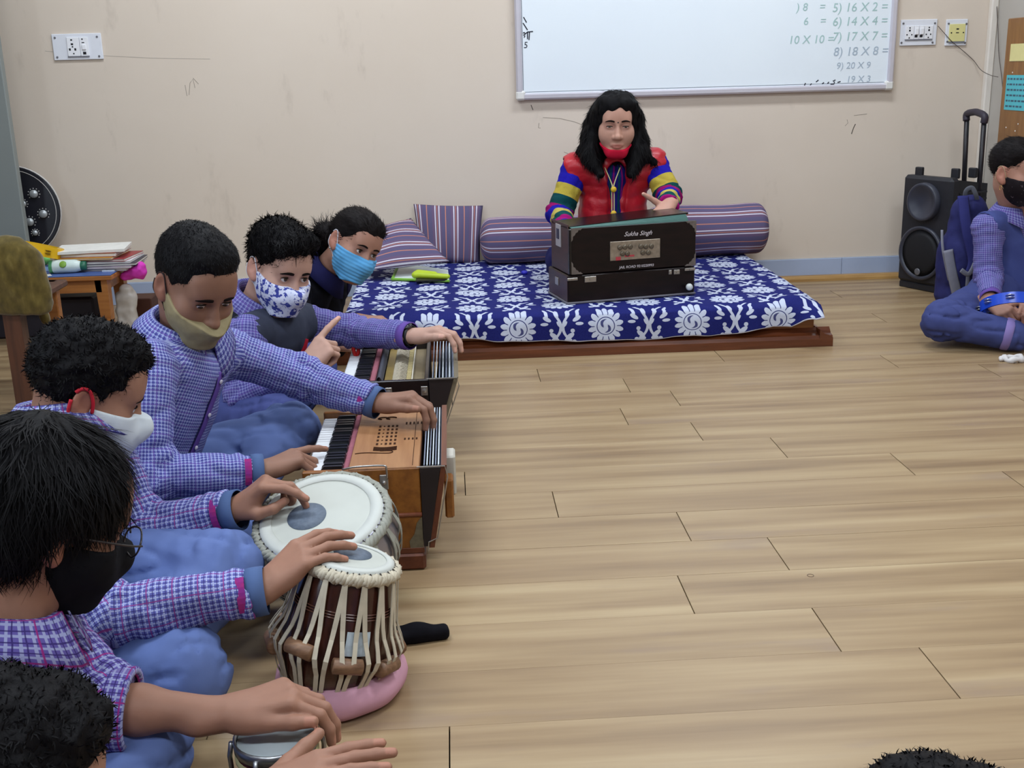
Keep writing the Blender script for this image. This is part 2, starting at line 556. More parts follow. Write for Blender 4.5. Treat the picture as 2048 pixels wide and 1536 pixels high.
def emit(name, rgb, st):
    t = NT(name); t.b.inputs['Emission Color'].default_value = lin(*rgb); t.b.inputs['Emission Strength'].default_value = st
    t.color(lin(*rgb)); return t.m
for i, (lx, ly) in enumerate(LAMPS):
    t_ = thing('ceiling_lamp', (lx, ly, CEIL - .07), 'white tube light fixture on the ceiling, ' + ('over the left half of the platform', 'over the right half of the platform', 'above the row of pupils', 'above the open floor', 'behind the camera on the left', 'behind the camera on the right')[i], 'lamp', 'tube lights on the ceiling')
    MB().box((lx - .62, ly - .16, CEIL - .035), (lx + .62, ly + .16, CEIL), .006).build('housing', M_FIX, t_)
    for s in (-.07, .07):
        MB().cyl((lx - .59, ly + s, CEIL - .055), (lx + .59, ly + s, CEIL - .055), .014).build('tube', emit('tube_glow', (240, 246, 255), 3.0), t_)
wf = MB()
for (y0, y1, z0, z1) in ((0.0, 1.8, 1.1, 1.15), (0.0, 1.8, 2.35, 2.4), (0.0, .05, 1.1, 2.4), (1.75, 1.8, 1.1, 2.4), (.87, .93, 1.1, 2.4)):
    wf.box((-3.1, y0, z0), (-3.05, y1, z1))
w1 = struct('window_1', wf, M_FIX)
MB().box((-3.098, .05, 1.15), (-3.09, 1.75, 2.35)).build('pane', emit('bright_pane', (220, 236, 255), 1.5), w1)

# floor: planks laid one by one
def plank_mat():
    t = NT('oak_laminate', 0.30, 0.5)
    co = t.coord('Object'); r = t.rand()
    x, y, z = t.sep(co)
    sh = t.comb(x * 0.40 + r * 37.0, y * 6.5 + r * 11.0, 0.0)
    g1 = t.noise(sh, 2.2, 4.0, 0.55)
    g2 = t.noise(t.comb(x * 1.6 + r * 17.0, y * 34.0, 1.0), 3.0, 5.0, 0.6)
    kn = t.noise(t.comb(x * 1.1 + r * 5.0, y * 5.0, 4.0), 2.0, 3.0, 0.6)
    base = t.ramp(g1, [(0.28, lin(124, 100, 73)), (0.45, lin(148, 123, 91)), (0.58, lin(163, 139, 105)), (0.75, lin(178, 156, 121))])
    base = t.mix(t.sstep(g2, 0.5, 0.75) * 0.22, base, lin(134, 112, 88))
    base = t.mix(t.sstep(kn, 0.56, 0.76) * 0.40, base, lin(128, 110, 104))
    base = t.mix(t.sstep(r, 0.0, 1.0) * 0.22, base, lin(150, 124, 94))
    t.color(base); t.bump(g2, 0.05, 0.0008)
    t.put(t.b.inputs['Roughness'], g1 * 0.15 + 0.30)
    return t.m
M_PLANK = plank_mat()
M_GAP = flat('joint_dark', (44, 36, 28), .9, .1)
fl = struct('floor', MB().box((-3.1, -2.1, -.12), (WXR, WY, -.010)), M_GAP)
RW = 0.16569 * H; RY0 = 3.54082 * H
JX = {0: (1245.8, 757.8), 1: (1340.8, 782.6), 2: (1241, 818.6), 3: (1383, 847.5), 4: (1542.5, 878), 5: (929, 943.6), 6: (1104, 982),
      7: (1352, 1023), 8: (1536, 1077.5), 9: (1355.5, 1153), 10: (1625.7, 1219), 11: (1840, 1298), 12: (899, 1449)}
PL = 1.27
for k in range(-10, 21):
    y1 = RY0 - k * RW; y0 = y1 - RW
    if y0 > WY: continue
    y1 = min(y1, WY - .002)
    jx = F(*JX[k])[0] if k in JX else random.uniform(0, PL)
    if k == 5: jx2 = F(1778.4, 905)[0]
    xs = sorted([jx + n_ * PL for n_ in range(-5, 6)])
    if k == 5: xs = sorted([F(929, 943.6)[0], F(1778.4, 905)[0], F(929, 943.6)[0] - PL, F(929, 943.6)[0] - 2 * PL, F(929, 943.6)[0] - 3 * PL, F(1778.4, 905)[0] + PL])
    if k == 6: xs = sorted([F(1104, 982)[0], F(1996, 937)[0], F(1104, 982)[0] - PL, F(1104, 982)[0] - 2 * PL, F(1104, 982)[0] - 3 * PL, F(1996, 937)[0] + PL])
    xs = [-3.1] + [x for x in xs if -3.05 < x < WXR - .05] + [WXR]
    dark = k in (6, 7, 8)
    for a, b in zip(xs[:-1], xs[1:]):
        gx = .0012; gy = .0007 if dark else .00025
        mb = MB().box((a + gx, y0 + gy, -.010), (b - gx, y1 - gy, 0.0))
        vs = np.array(mb.v); org = V((a + b) / 2, (y0 + y1) / 2, 0)
        me = bpy.data.meshes.new('plank'); me.from_pydata((vs - org).tolist(), [], mb.f); me.materials.append(M_PLANK)
        o = bpy.data.objects.new('plank', me); put(o, fl); o.location = tuple(org - origin_of(fl)); ORG[o.name] = org
MB().box((-3.1, -2.1, -.010), (WXR, RY0 - 21 * RW, 0)).build('rear_boards', M_PLANK, fl)
MB().lathe([(.0075, .0001), (.0075, .0006), (.0055, .0006), (.0055, .0001)], F(1621, 1151), (0, 0, 1), 20, False, False).build('ring_stain', flat('stain_brown', (112, 90, 72), .6), fl)

# skirting: pale tiles with a wooden bead in front
bb = struct('baseboard_back', MB().box((-3.1, WY - .008, 0), (WXR - .04, WY, .108)), flat('skirting_grout', (176, 178, 184), .7, .3))
M_TILE = flat('skirting_tile', (168, 182, 210), .35, .5, vary=.05, scale=6)
x = -3.1; xt0 = P(1683, 540, WY - .014)[0]
cuts = sorted([xt0 + n_ * .60 for n_ in range(-9, 3)])
cuts = [-3.1] + [c for c in cuts if -3.1 < c < WXR - .05] + [WXR - .04]
for a, b in zip(cuts[:-1], cuts[1:]):
    MB().box((a + .001, WY - .014, 0), (b - .001, WY - .008, .106), .002).build('tile', M_TILE, bb)
M_BEAD = wood('bead_wood', (150, 112, 62), (190, 150, 92), 0)
st = MB().rings([[(xx, WY - .014, 0), (xx, WY - .05, 0), (xx, WY - .048, .012), (xx, WY - .034, .024), (xx, WY - .014, .026)] for xx in (P(1520, 560, 5.36)[0], WXR - .04)])
struct('trim_2', st, M_BEAD)

# ------------------------------------------------------------------ whiteboard
def wallpt(u, v, y=WY): return P(u, v, y)
bx0 = P(1031, 100, WY - .03)[0]; bx1 = P(1791, 100, WY - .03)[0]; bz0 = P(1400, 190, WY - .03)[2]; bz1 = bz0 + 1.2
wb = thing('whiteboard', (bx0, WY - .012, bz0), 'large white marker board with aluminium frame on the back wall', 'whiteboard')
t = NT('whiteboard_enamel', 0.22, 0.5); t.color(t.mix(t.noise(t.coord(), 3.0, 3.0), lin(232, 240, 248), lin(238, 246, 252)))
M_WB = t.m
MB().box((bx0 + .02, WY - .022, bz0 + .02), (bx1 - .02, WY - .003, bz1 - .02)).build('writing_surface', M_WB, wb)
M_ALU = flat('board_aluminium', (214, 210, 220), .35, .5, .35, vary=.02)
prof = lambda a, b, c_, ax: None
FR = .030
for nm, lo, hi in (('frame_rail', (bx0 + .02, WY - .034, bz0), (bx1 - .02, WY - .003, bz0 + FR)), ('frame_rail', (bx0 + .02, WY - .034, bz1 - FR), (bx1 - .02, WY - .003, bz1)),
                   ('frame_rail', (bx0, WY - .034, bz0 + .02), (bx0 + FR, WY - .003, bz1 - .02)), ('frame_rail', (bx1 - FR, WY - .034, bz0 + .02), (bx1, WY - .003, bz1 - .02))):
    MB().box(lo, hi, .009).build(nm, M_ALU, wb)
M_CORN = flat('corner_plastic', (226, 224, 220), .5, .4, vary=.02)
for (cx, sx) in ((bx0, 1), (bx1, -1)):
    for (cz, sz) in ((bz0, 1), (bz1, -1)):
        MB().box((cx - sx * .002, WY - .036, cz - sz * .002), (cx + sx * .042, WY - .002, cz + sz * .042), .012).build('corner_cap', M_CORN, wb)
BY = WY - .0225
MB().box((bx0 + FR, BY, bz0 + FR + .004), (bx1 - FR, BY + .001, bz0 + FR + .006)).build('edge_line', flat('dark_line', (70, 74, 90), .7), wb)
MB().box((bx0 + FR + .002, BY, bz0 + FR), (bx0 + FR + .004, BY + .001, bz1 - FR)).build('edge_line', MATS['dark_line'], wb)
INK1 = flat('faint_green_ink', (168, 198, 196), .6, .2); INK2 = flat('black_ink', (46, 48, 60), .6, .2); INK3 = flat('faint_grey_ink', (172, 186, 200), .6, .2)
def write(s, u, v, hpx, mat, rot=0.0, align='LEFT', parent=wb, y=BY):
    o = P(u, v, y); o[1] = y - .0004
    sz = hpx * 5.3 / FPX * 1.38
    e = V(math.cos(rot), 0, math.sin(rot)); q = V(-math.sin(rot), 0, math.cos(rot))
    Mx = Matrix(((e[0], q[0], 0, o[0]), (e[1], q[1], -1, o[1]), (e[2], q[2], 0, o[2]), (0, 0, 0, 1)))
    letters('handwriting', s, sz, Mx, mat, parent, .0002, .12, align)
for s, u, v, hp, mt, al in (('5) 16 X 2 =', 1664, 24, 17, INK1, 'LEFT'), ('6) 14 X 4 =', 1664, 52, 17, INK1, 'LEFT'), ('7) 17 X 7 =', 1664, 82, 17, INK1, 'LEFT'),
                        ('8) 18 X 8 =', 1666, 112, 17, INK3, 'LEFT'), ('9) 20 X 9', 1672, 138, 13, INK3, 'LEFT'), ('19 X 3', 1692, 165, 13, INK3, 'LEFT'),
                        (') 8    =', 1592, 22, 15, INK1, 'LEFT'), ('6    =', 1606, 50, 15, INK1, 'LEFT'), ('10 X 10 =', 1576, 88, 16, INK1, 'LEFT'),
                        ('5', 1047, 96, 12, INK2, 'LEFT'), ('1', 1772, 140, 11, INK2, 'LEFT')):
    write(s, u, v, hp, mt, 0.0, al)
def stroke(pts, r, mat, parent, y, name='ink_stroke'):
    q = [P(u, v, y) for (u, v) in pts]
    for k in q: k[1] = y
    return MB().tube(q, r, 5, flat_=((0, 1, 0), .3)).build(name, mat, parent)
for pts in ([(1047, 34), (1053, 45)], [(1046, 46), (1055, 60)], [(1046, 66), (1049, 65), (1050, 68), (1047, 70), (1050, 72), (1048, 75)], [(1049, 69), (1055, 64), (1066, 63)], [(1059, 64), (1058, 80)], [(1055, 65), (1055, 78)],
            [(1609, 171), (1611, 166)], [(1619, 173), (1623, 167)], [(1632, 164), (1637, 160)], [(1644, 168), (1648, 165)], [(1655, 167), (1658, 164)], [(1661, 169), (1668, 168), (1669, 164), (1666, 162), (1671, 160)], [(1675, 165), (1681, 163)]):
    stroke(pts, .0026, INK2, wb, BY - .0006)

# pencil scribbles on the wall
wall_back = bpy.data.objects['wall_back']
PEN = flat('pencil_grey', (150, 140, 128), .8, .1); PEN2 = flat('pencil_dark', (70, 62, 56), .8, .1)
for pts, r, mt in (([(370, 170), (374, 192)], .0012, PEN), ([(378, 190), (380, 166), (386, 158), (390, 176)], .0012, PEN), ([(386, 156), (397, 168)], .0012, PEN),
                   ([(1086, 235), (1120, 237), (1150, 244), (1165, 250)], .0012, PEN), ([(1078, 246), (1077, 256), (1081, 256)], .0014, PEN), ([(1062, 210), (1066, 220)], .0016, PEN2),
                   ([(1703, 268), (1707, 256), (1711, 248)], .0020, PEN2), ([(1690, 252), (1696, 246), (1694, 239)], .0012, PEN), ([(1708, 231), (1734, 228)], .0012, PEN),
                   ([(90, 102), (180, 110), (300, 116), (420, 118)], .0012, flat('faint_crack', (182, 172, 162), .8, .1)), ([(1128, 304), (1138, 308)], .0012, PEN)):
    stroke(pts, r, mt, wall_back, WY - .0004, 'pencil_mark')

# ------------------------------------------------------------------ switch plates
M_PLATE = flat('white_plastic', (226, 228, 236), .35, .5, vary=.02); M_PLATE2 = flat('white_plastic_module', (236, 236, 240), .3, .5, vary=.02)
M_DARK = flat('dark_hole', (30, 30, 36), .7, .3); M_SCREW = flat('screw_grey', (120, 120, 126), .4, .5, .6); M_SHADE = flat('module_shade', (120, 122, 132), .6, .3)  # M_SHADE paints the shadow strip under the modules
def plate(u0, v0, u1, v1, label, holes, mods, screws, modmat=None, extra=None):
    a, b = P(u0, v1, WY), P(u1, v0, WY)
    w, h_ = b[0] - a[0], b[2] - a[2]
    o = thing('switch_plate', (a[0], WY, a[2]), label, 'switch plate')
    MB().box((a[0], WY - .009, a[2]), (b[0], WY, b[2]), .004).build('cover', M_PLATE, o)
    q = lambda fx, fz: (a[0] + w * fx, a[2] + h_ * fz)
    for (fx0, fz0, fx1, fz1) in mods:
        (x0, z0), (x1, z1) = q(fx0, fz0), q(fx1, fz1)
        MB().box((x0, WY - .014, z0), (x1, WY - .009, z1), .0015).build('module', modmat or M_PLATE2, o)
    for (fx, fz, rx, rz) in holes:
        cx, cz = q(fx, fz); MB().box((cx - rx, WY - .0146, cz - rz), (cx + rx, WY - .0132, cz + rz)).build('hole', M_DARK, o)
    for (fx, fz) in screws:
        cx, cz = q(fx, fz); MB().lathe([(.005, 0), (.0045, .0025), (.002, .003)], (cx, WY - .009, cz), (0, -1, 0), 10).build('screw', M_SCREW, o)
    for (fx0, fz0, fx1, fz1, mt, dep) in (extra or []):
        (x0, z0), (x1, z1) = q(fx0, fz0), q(fx1, fz1)
        MB().box((x0, WY - dep, z0), (x1, WY - .012, z1), .0015).build('rocker_or_shade', mt, o)  # switch rockers, and grey strips standing in for shade below the modules
    return o
plate(110, 66, 202, 121, 'white wall socket plate with one switch, above the low table at left', [(.40, .76, .004, .003), (.405, .60, .005, .004), (.41, .50, .003, .003), (.35, .40, .004, .005), (.46, .40, .004, .005), (.42, .24, .003, .003), (.62, .78, .003, .003), (.63, .65, .006, .002), (.64, .25, .007, .006)],
      [(.30, .14, .55, .86), (.56, .14, .73, .86)], [(.07, .86), (.92, .86), (.07, .12), (.92, .12)], extra=[(.29, .10, .73, .16, M_SHADE, .0135), (.60, .38, .68, .58, M_PLATE2, .019)])
plate(1798, 38, 1874, 92, 'white wall plate with two switches and two sockets beside the whiteboard', [(.24, .68, .003, .003), (.24, .58, .004, .004), (.17, .42, .003, .003), (.30, .42, .003, .003), (.235, .30, .003, .003), (.77, .68, .003, .003), (.77, .58, .004, .004), (.70, .42, .003, .003), (.82, .42, .003, .003), (.76, .30, .003, .003), (.42, .36, .007, .006), (.56, .36, .007, .006)],
      [(.12, .24, .36, .76), (.37, .24, .50, .76), (.51, .24, .64, .76), (.65, .24, .88, .76)], [(.06, .86), (.93, .84), (.04, .12), (.90, .10)], extra=[(.12, .20, .88, .25, M_SHADE, .0135), (.39, .42, .48, .66, M_PLATE2, .02), (.53, .42, .62, .66, M_PLATE2, .02)])
plate(1888, 38, 1935, 92, 'small yellowed socket plate near the room corner', [(.52, .63, .006, .003), (.52, .49, .007, .002), (.24, .49, .003, .003), (.80, .49, .003, .003)],
      [(.14, .16, .88, .82)], [(.10, .84), (.93, .82), (.10, .16), (.93, .10)], modmat=flat('yellowed_plastic', (224, 216, 150), .4, .4, vary=.03), extra=[(.14, .10, .88, .16, M_SHADE, .0135)])
# loose wire
wp = [P(1876, 52, WY - .012), P(1890, 68, WY - .014), P(1905, 84, WY - .016), P(1930, 105, WY - .010), P(1948, 122, WY - .010), P(1962, 140, WY - .045), P(1980, 150, WY - .09), P(1996, 154, WY - .2)]
tag(MB().tube(smooth_path(wp), .0016, 6).build('wire', flat('thin_wire', (84, 74, 70), .6), smooth=True), 'thin dark wire drooping from the switch plate to the corner', 'wire')
def onright(u, v):
    d = _ray(u, v); d = d * ((WXR - .012) / d[0]); return d + V(0, 0, H)
wp2 = [onright(1993, 0), onright(1996, 60), onright(1998, 110), onright(2004, 160), onright(2008, 210)]
tag(MB().tube(smooth_path(wp2), .002, 6).build('cable', flat('thin_wire', (84, 74, 70), .6), smooth=True), 'dark cable hanging down the right side wall beside the brown board', 'cable')

# brown board with notes on the right wall
def rw(u, v, off=.0):
    d = _ray(u, v); d = d * ((WXR - off) / d[0]); return d + V(0, 0, H)
a = rw(2026, 37); b = rw(2008, 280)
pb = thing('pin_board', (WXR, a[1], b[2]), 'brown wooden notice board on the right side wall', 'notice board')
M_PB = wood('notice_board_wood', (128, 84, 44), (160, 112, 62), 2)
ye = 4.45
zt, zb = a[2], b[2] - .06
MB().box((WXR - .022, ye, zb), (WXR - .001, a[1], zt), .003).build('board', M_PB, pb)
for k, (u, v) in enumerate(((2012, 255), (2030, 262), (2025, 145), (2036, 248), (2022, 275))):
    c_ = rw(u, v, .022); MB().sphere(c_, .005, 8, 5, (.3, 1, .8)).build('paint_fleck', flat('white_fleck', (226, 222, 214), .7), pb)
def note(u0, v0, u1, v1, rgb, label, nm, lines):
    a_, b_ = rw(u0, v0, .024), rw(u1, v1, .024)
    o = thing(nm, (WXR - .024, a_[1], b_[2]), label, 'note')
    y0_, y1_ = a_[1] - .20, a_[1]
    MB().box((WXR - .0245, y0_, b_[2]), (WXR - .0225, y1_, a_[2])).build('sheet', flat(nm + '_paper', rgb, .7, .2, vary=.03), o)
    rr = random.Random(3)
    for i in range(lines):
        z = a_[2] - (a_[2] - b_[2]) * (i + .7) / (lines + .4); y = y1_ - .012
        while y > y0_ + .03:
            w_ = rr.uniform(.012, .03)
            MB().box((WXR - .0250, y - w_, z - .004), (WXR - .0244, y, z + .004)).build('handwriting', flat('note_ink', (70, 100, 120), .7), o); y -= w_ + .008
note(2022, 88, 2048, 122, (232, 222, 158), 'pale yellow paper note pinned on the brown board', 'yellow_note', 0)
note(2014, 150, 2048, 222, (98, 196, 208), 'turquoise paper note with handwriting on the brown board', 'turquoise_note', 6)

# tall grey panel at the far left
gx = P(45, 400, 5.12)[0]
tag(MB().box((-2.9, 5.10, 0), (gx, 5.14, 2.05), .004).build('steel_panel', flat('grey_green_steel', (132, 138, 136), .5, .4, vary=.04, scale=3)), 'tall grey steel panel standing at the left edge', 'panel')
# ------------------------------------------------------------------ platform, bedspread, cushions
PZ = .150                                   # top of the platform
PYF = 4.056; PXL = F(712, 600, PZ)[0]; PXR = 1.37
M_PLAT = wood('platform_wood', (104, 58, 26), (150, 92, 44), 0, .8, .3)
M_PLAT2 = wood('platform_moulding_wood', (74, 36, 20), (112, 60, 34), 0, .8, .22, .6)
pf = thing('platform', ((PXL + PXR) / 2, 4.7, 0), 'low brown wooden platform under the blue bedspread by the back wall', 'platform')
MB().box((PXL, PYF + .05, .05), (PXR, WY - .06, PZ), .004).build('body', M_PLAT, pf)
prof_ = [(.0, 0), (.0, .030), (.010, .042), (.030, .046), (.040, .056), (.052, .066), (.052, 0)]
MB().rings([[(xx, PYF + a_, b_) for (a_, b_) in prof_] for xx in (PXL - .05, PXR + .06)]).build('front_moulding', M_PLAT2, pf)
MB().rings([[(PXR + .06 - a_, yy, b_) for (a_, b_) in prof_] for yy in (WY - .06, PYF + .0005)]).build('side_moulding', M_PLAT2, pf)
MB().rings([[(PXL - .05 + a_, yy, b_) for (a_, b_) in prof_] for yy in (PYF + .0005, WY - .06)]).build('side_moulding', M_PLAT2, pf)

def bedspread_mat():
    t = NT('blue_floral_print', 0.85, 0.15)
    u, v, _ = t.sep(t.uv())
    cu, cv = .165, .150
    a, b = u / cu, v / cv
    par = (a.floor() + b.floor()).mod(2.0)
    x = (a.fract() - 0.5) * cu; y = (b.fract() - 0.5) * cv
    r = (x * x + y * y).sqrt(); th = t.math('ARCTAN2', y, x)
    pet = (th * 7.0).sin().abs()
    fl1 = (r < (pet * .018 + .050)) * (r > .0345)
    fl1 = fl1 * (1.0 - (pet < .22) * (r > .042))
    core = (r < .0315)
    sw = ((th * 2.0 + r * 160.0).sin() > .55) * (r < .026) * (r > .008)
    flower = (fl1 + core - sw * .9).max(0.0)
    ax = x.abs()
    q = y / .070
    stem = ((ax - (q * q) * .050 - .004).abs() < .0055) * (y.abs() < .068)
    def ellipse(cx, cy, rx, ry, rot=0.0):
        dx, dy = ax - cx, y - cy
        c, s = math.cos(rot), math.sin(rot)
        X_, Y_ = (dx * c + dy * s) / rx, (dy * c - dx * s) / ry
        return (X_ * X_ + Y_ * Y_) < 1.0
    sc = stem
    for e in ((.030, -.034, .019, .009, .7), (.024, -.050, .014, .008, .1), (.056, .032, .017, .0075, .5), (.066, .014, .015, .006, 0.0), (.062, .050, .016, .006, 1.0), (.040, -.012, .008, .008, 0), (.046, -.056, .009, .009, 0), (.020, .046, .012, .006, 1.2), (.012, .012, .013, .005, 1.0)):
        sc = sc.max(ellipse(*e))
    pat = t.mix(par, flower, sc)
    pat = t.math('MINIMUM', pat, 1.0)
    wv = t.noise(t.coord(), 260, 2.0)
    blue = t.mix(wv, lin(20, 24, 84), lin(36, 42, 118))
    white = t.mix(wv, lin(176, 184, 208), lin(206, 212, 228))
    t.color(t.mix(pat, blue, white))
    t.bump(pat * .7 + wv * .3, 0.35, 0.0015)
    return t.m
M_BED = bedspread_mat()
nx, ny = 130, 84
x0b, x1b = PXL - .012, PXR + .012
yl = PYF + .045                            # the lip
def hang(x):
    f = (x - x0b) / (x1b - x0b)
    h_ = np.interp(f, [0, .05, .12, .20, .28, .40, .62, .80, .86, .90, .95, .985, 1.0], [.020, .022, .014, .045, .062, .076, .084, .080, .062, .050, .064, .040, .015])
    return h_
vv = []; uu = []
depth = WY - .07 - yl
rn = np.random.RandomState(5)
_NT = vnoise(np.stack(np.meshgrid(np.arange(256) / 4.0, np.arange(256) / 4.0, [.3], indexing='ij'), -1).reshape(256, 256, 3).astype(np.float32), 1.0, 7)
def ns(x, y, s):
    a, b = (x * s + 20) * 4 % 255, (y * s + 20) * 4 % 255
    i_, j_ = int(a), int(b); f_, g_ = a - i_, b - j_
    return float((_NT[i_, j_] * (1 - f_) + _NT[i_ + 1, j_] * f_) * (1 - g_) + (_NT[i_, j_ + 1] * (1 - f_) + _NT[i_ + 1, j_ + 1] * f_) * g_)
rows = np.concatenate([np.linspace(0, depth, ny - 26), depth + np.linspace(.01, 1, 26) * 1.0])
for j in range(ny):
    for i in range(nx):
        x = x0b + (x1b - x0b) * i / (nx - 1)
        L = hang(x)
        wob = .006 * ns(x, 1.0, 7) + .004 * ns(x, 2.0, 16)
        if rows[j] <= depth:
            y = WY - .07 - rows[j]
            lump = .004 * ns(x, y, 9) + .003 * ns(x, y, 20)
            z = PZ + .012 + lump
            left_fold = math.exp(-((x - (PXL + .18)) / .16) ** 2 - ((y - yl - .06) / .05) ** 2)
            z += .022 * left_fold
            if x > PXR - .16: z += .022 * math.exp(-((y - yl - .02) / .07) ** 2) * math.sin((x - PXR + .16) / .16 * math.pi)
            s_ = rows[j]
            k = max(0, 1 - (y - yl) / .03)
            z -= .006 * k * k
            vv.append((x, y, z))
        else:
            f = rows[j] - depth
            s_ = depth + f * (L + .02)
            drop = f * (L + .015)
            fold = .010 * math.sin(x * 21 + 1.2 * math.sin(x * 6)) * f + .006 * ns(x, 3, 12) * f
            y = yl - .012 - .004 - .010 * math.sin(min(1, f * 2) * math.pi / 2) + fold * .8 - .006
            z = PZ + .004 - drop + wob * f
            if x > PXR - .10: y -= .03 * f * (x - PXR + .10) / .1; z += .025 * f * math.sin((x - PXR + .1) / .1 * 3.1)
            vv.append((x, y, z))
        uu.append((x + .02, -s_))
ff = [(j * nx + i, (j + 1) * nx + i, (j + 1) * nx + i + 1, j * nx + i + 1) for j in range(ny - 1) for i in range(nx - 1)]
bs = thing('bedspread', ((PXL + PXR) / 2, 4.7, PZ), 'blue bedspread with white flower print spread over the low platform', 'bedspread')
sh = mesh_obj('cloth', vv, ff, M_BED, bs, True, [uu[i] for f in ff for i in f])
md = sh.modifiers.new('thickness', 'SOLIDIFY'); md.thickness = .006; md.offset = 1
hem = [np.array(vv[(ny - 1) * nx + i]) + V(0, -.003, 0) for i in range(nx)]
MB().tube(hem, .0035, 6).build('hem', flat('hem_white', (196, 196, 212), .85), bs, True)

def stripe_mat(name):
    t = NT(name, 0.9, 0.1)
    u, v, _ = t.sep(t.uv())
    w = (u / .092).fract()
    band = lambda a, b: (w > a) * (w < b)
    wv = t.noise(t.mapv(t.uv(), (500, 900, 1)), 1.0, 2.0)
    base = t.mix(band(.42, .92), lin(112, 92, 120), lin(98, 92, 124))
    base = t.mix(wv * .35, base, lin(80, 66, 92))
    c = t.mix(band(.06, .12).max(band(.27, .33)), base, lin(208, 202, 216))
    c = t.mix(band(.17, .205), c, lin(186, 122, 96))
    c = t.mix(band(.62, .67), c, lin(190, 128, 112))
    c = t.mix(band(.14, .15), c, lin(52, 44, 66))
    t.color(c); t.bump(wv, .2, .001)
    return t.m
M_STR = stripe_mat('striped_handloom')
def pillow(name, corners, puff, label, along_u, group=None, n=22):
    """four corners (tl, tr, br, bl) -> closed puffed cushion"""
    tl, tr, br, bl = [np.asarray(c, float) for c in corners]
    nrm = unit(np.cross(bl - tl, tr - tl)); W = np.linalg.norm(tr - tl); Hh = np.linalg.norm(bl - tl)
    verts, fs, uvs_ = [], [], []
    idx = {}
    for side in (1, -1):
        for j in range(n + 1):
            for i in range(n + 1):
                a, b = i / n, j / n
                edge = i in (0, n) or j in (0, n)
                if edge and side == -1: idx[(side, i, j)] = idx[(1, i, j)]; continue
                pin = 1 - .05 * math.sin(a * math.pi) * (abs(2 * b - 1) ** 2) * (1 if True else 0)
                c = (1 - a) * (1 - b) * tl + a * (1 - b) * tr + a * b * br + (1 - a) * b * bl
                ctr = (tl + tr + br + bl) / 4
                sx = 1 - .06 * math.sin(b * math.pi) * 0; c = ctr + (c - ctr) * (1 - .035 * (math.sin(a * math.pi) * (2 * b - 1) ** 4 + math.sin(b * math.pi) * (2 * a - 1) ** 4))
                hgt = puff * (max(0, math.sin(a * math.pi)) * max(0, math.sin(b * math.pi))) ** .45
                hgt *= 1 + .10 * math.sin(a * 9 + b * 5)
                idx[(side, i, j)] = len(verts); verts.append(c + nrm * side * hgt)
    for side in (1, -1):
        for j in range(n):
            for i in range(n):
                q = [(i, j), (i, j + 1), (i + 1, j + 1), (i + 1, j)]
                if side == -1: q = q[::-1]
                fs.append(tuple(idx[(side, a, b)] for a, b in q))
                for a, b in q: uvs_.append((a / n * W, b / n * Hh) if along_u else (b / n * Hh, a / n * W))
    o = mesh_obj(name, verts, fs, M_STR, None, True, uvs_)
    return tag(o, label, 'cushion', group)
pillow('square_cushion', (P(827, 408, 5.37), P(966, 411, 5.37), P(960, 527, 5.27), P(838, 528, 5.27)), .045, 'purple striped square cushion propped upright against the wall', True)
pillow('square_cushion', (P(700, 470, 5.12), P(822, 436, 5.17), P(899, 523, 4.93), P(735, 541, 4.85)), .042, 'purple striped square cushion lying tilted behind the green pack', False)
def bolster(xa, xb, c_y, c_z, r, label, tilt=0.0):
    prof = []
    L = xb - xa
    for k in range(9):
        a = math.pi / 2 * k / 8; prof.append((r * math.sin(a) ** .75 if k else .004, .055 * (1 - math.cos(a))))
    prof += [(r * (1 + .03 * math.sin(s * 7)), .055 + (L - .11) * s) for s in np.linspace(.1, .9, 7)]
    for k in range(8, -1, -1):
        a = math.pi / 2 * k / 8; prof.append((r * math.sin(a) ** .75 if k else .004, L - .055 * (1 - math.cos(a))))
    n = 40; ax = unit(V(1, 0, tilt)); e1 = unit(np.cross(ax, V(0, 1, 0))); e2 = V(0, 1, 0)
    vs, fs, uv_ = [], [], []
    o0 = V(xa, c_y, c_z)
    for (rr, s) in prof:
        for k in range(n):
            a = 2 * math.pi * k / n
            q = o0 + ax * s + (e1 * math.cos(a) + e2 * math.sin(a)) * rr
            q[2] = max(q[2], c_z - r * .97)
            vs.append(q)
    for i in range(len(prof) - 1):
        for k in range(n):
            k2 = (k + 1) % n
            fs.append((i * n + k, i * n + k2, (i + 1) * n + k2, (i + 1) * n + k))
            sc = 2 * math.pi * r / n
            uv_ += [(k * sc, prof[i][1]), ((k + 1) * sc, prof[i][1]), ((k + 1) * sc, prof[i + 1][1]), (k * sc, prof[i + 1][1])]
    return tag(mesh_obj('bolster', vs, fs, M_STR, None, True, uv_), label, 'bolster')
br_ = .108
bolster(P(960, 485, 5.2)[0], P(1180, 485, 5.2)[0], 5.22, PZ + .018 + br_, br_, 'purple striped bolster on the left behind the dark harmonium', .0)
bolster(P(1290, 470, 5.2)[0], P(1535, 468, 5.2)[0], 5.22, PZ + .018 + br_ + .012, br_ + .012, 'purple striped bolster on the right end of the platform', .01)

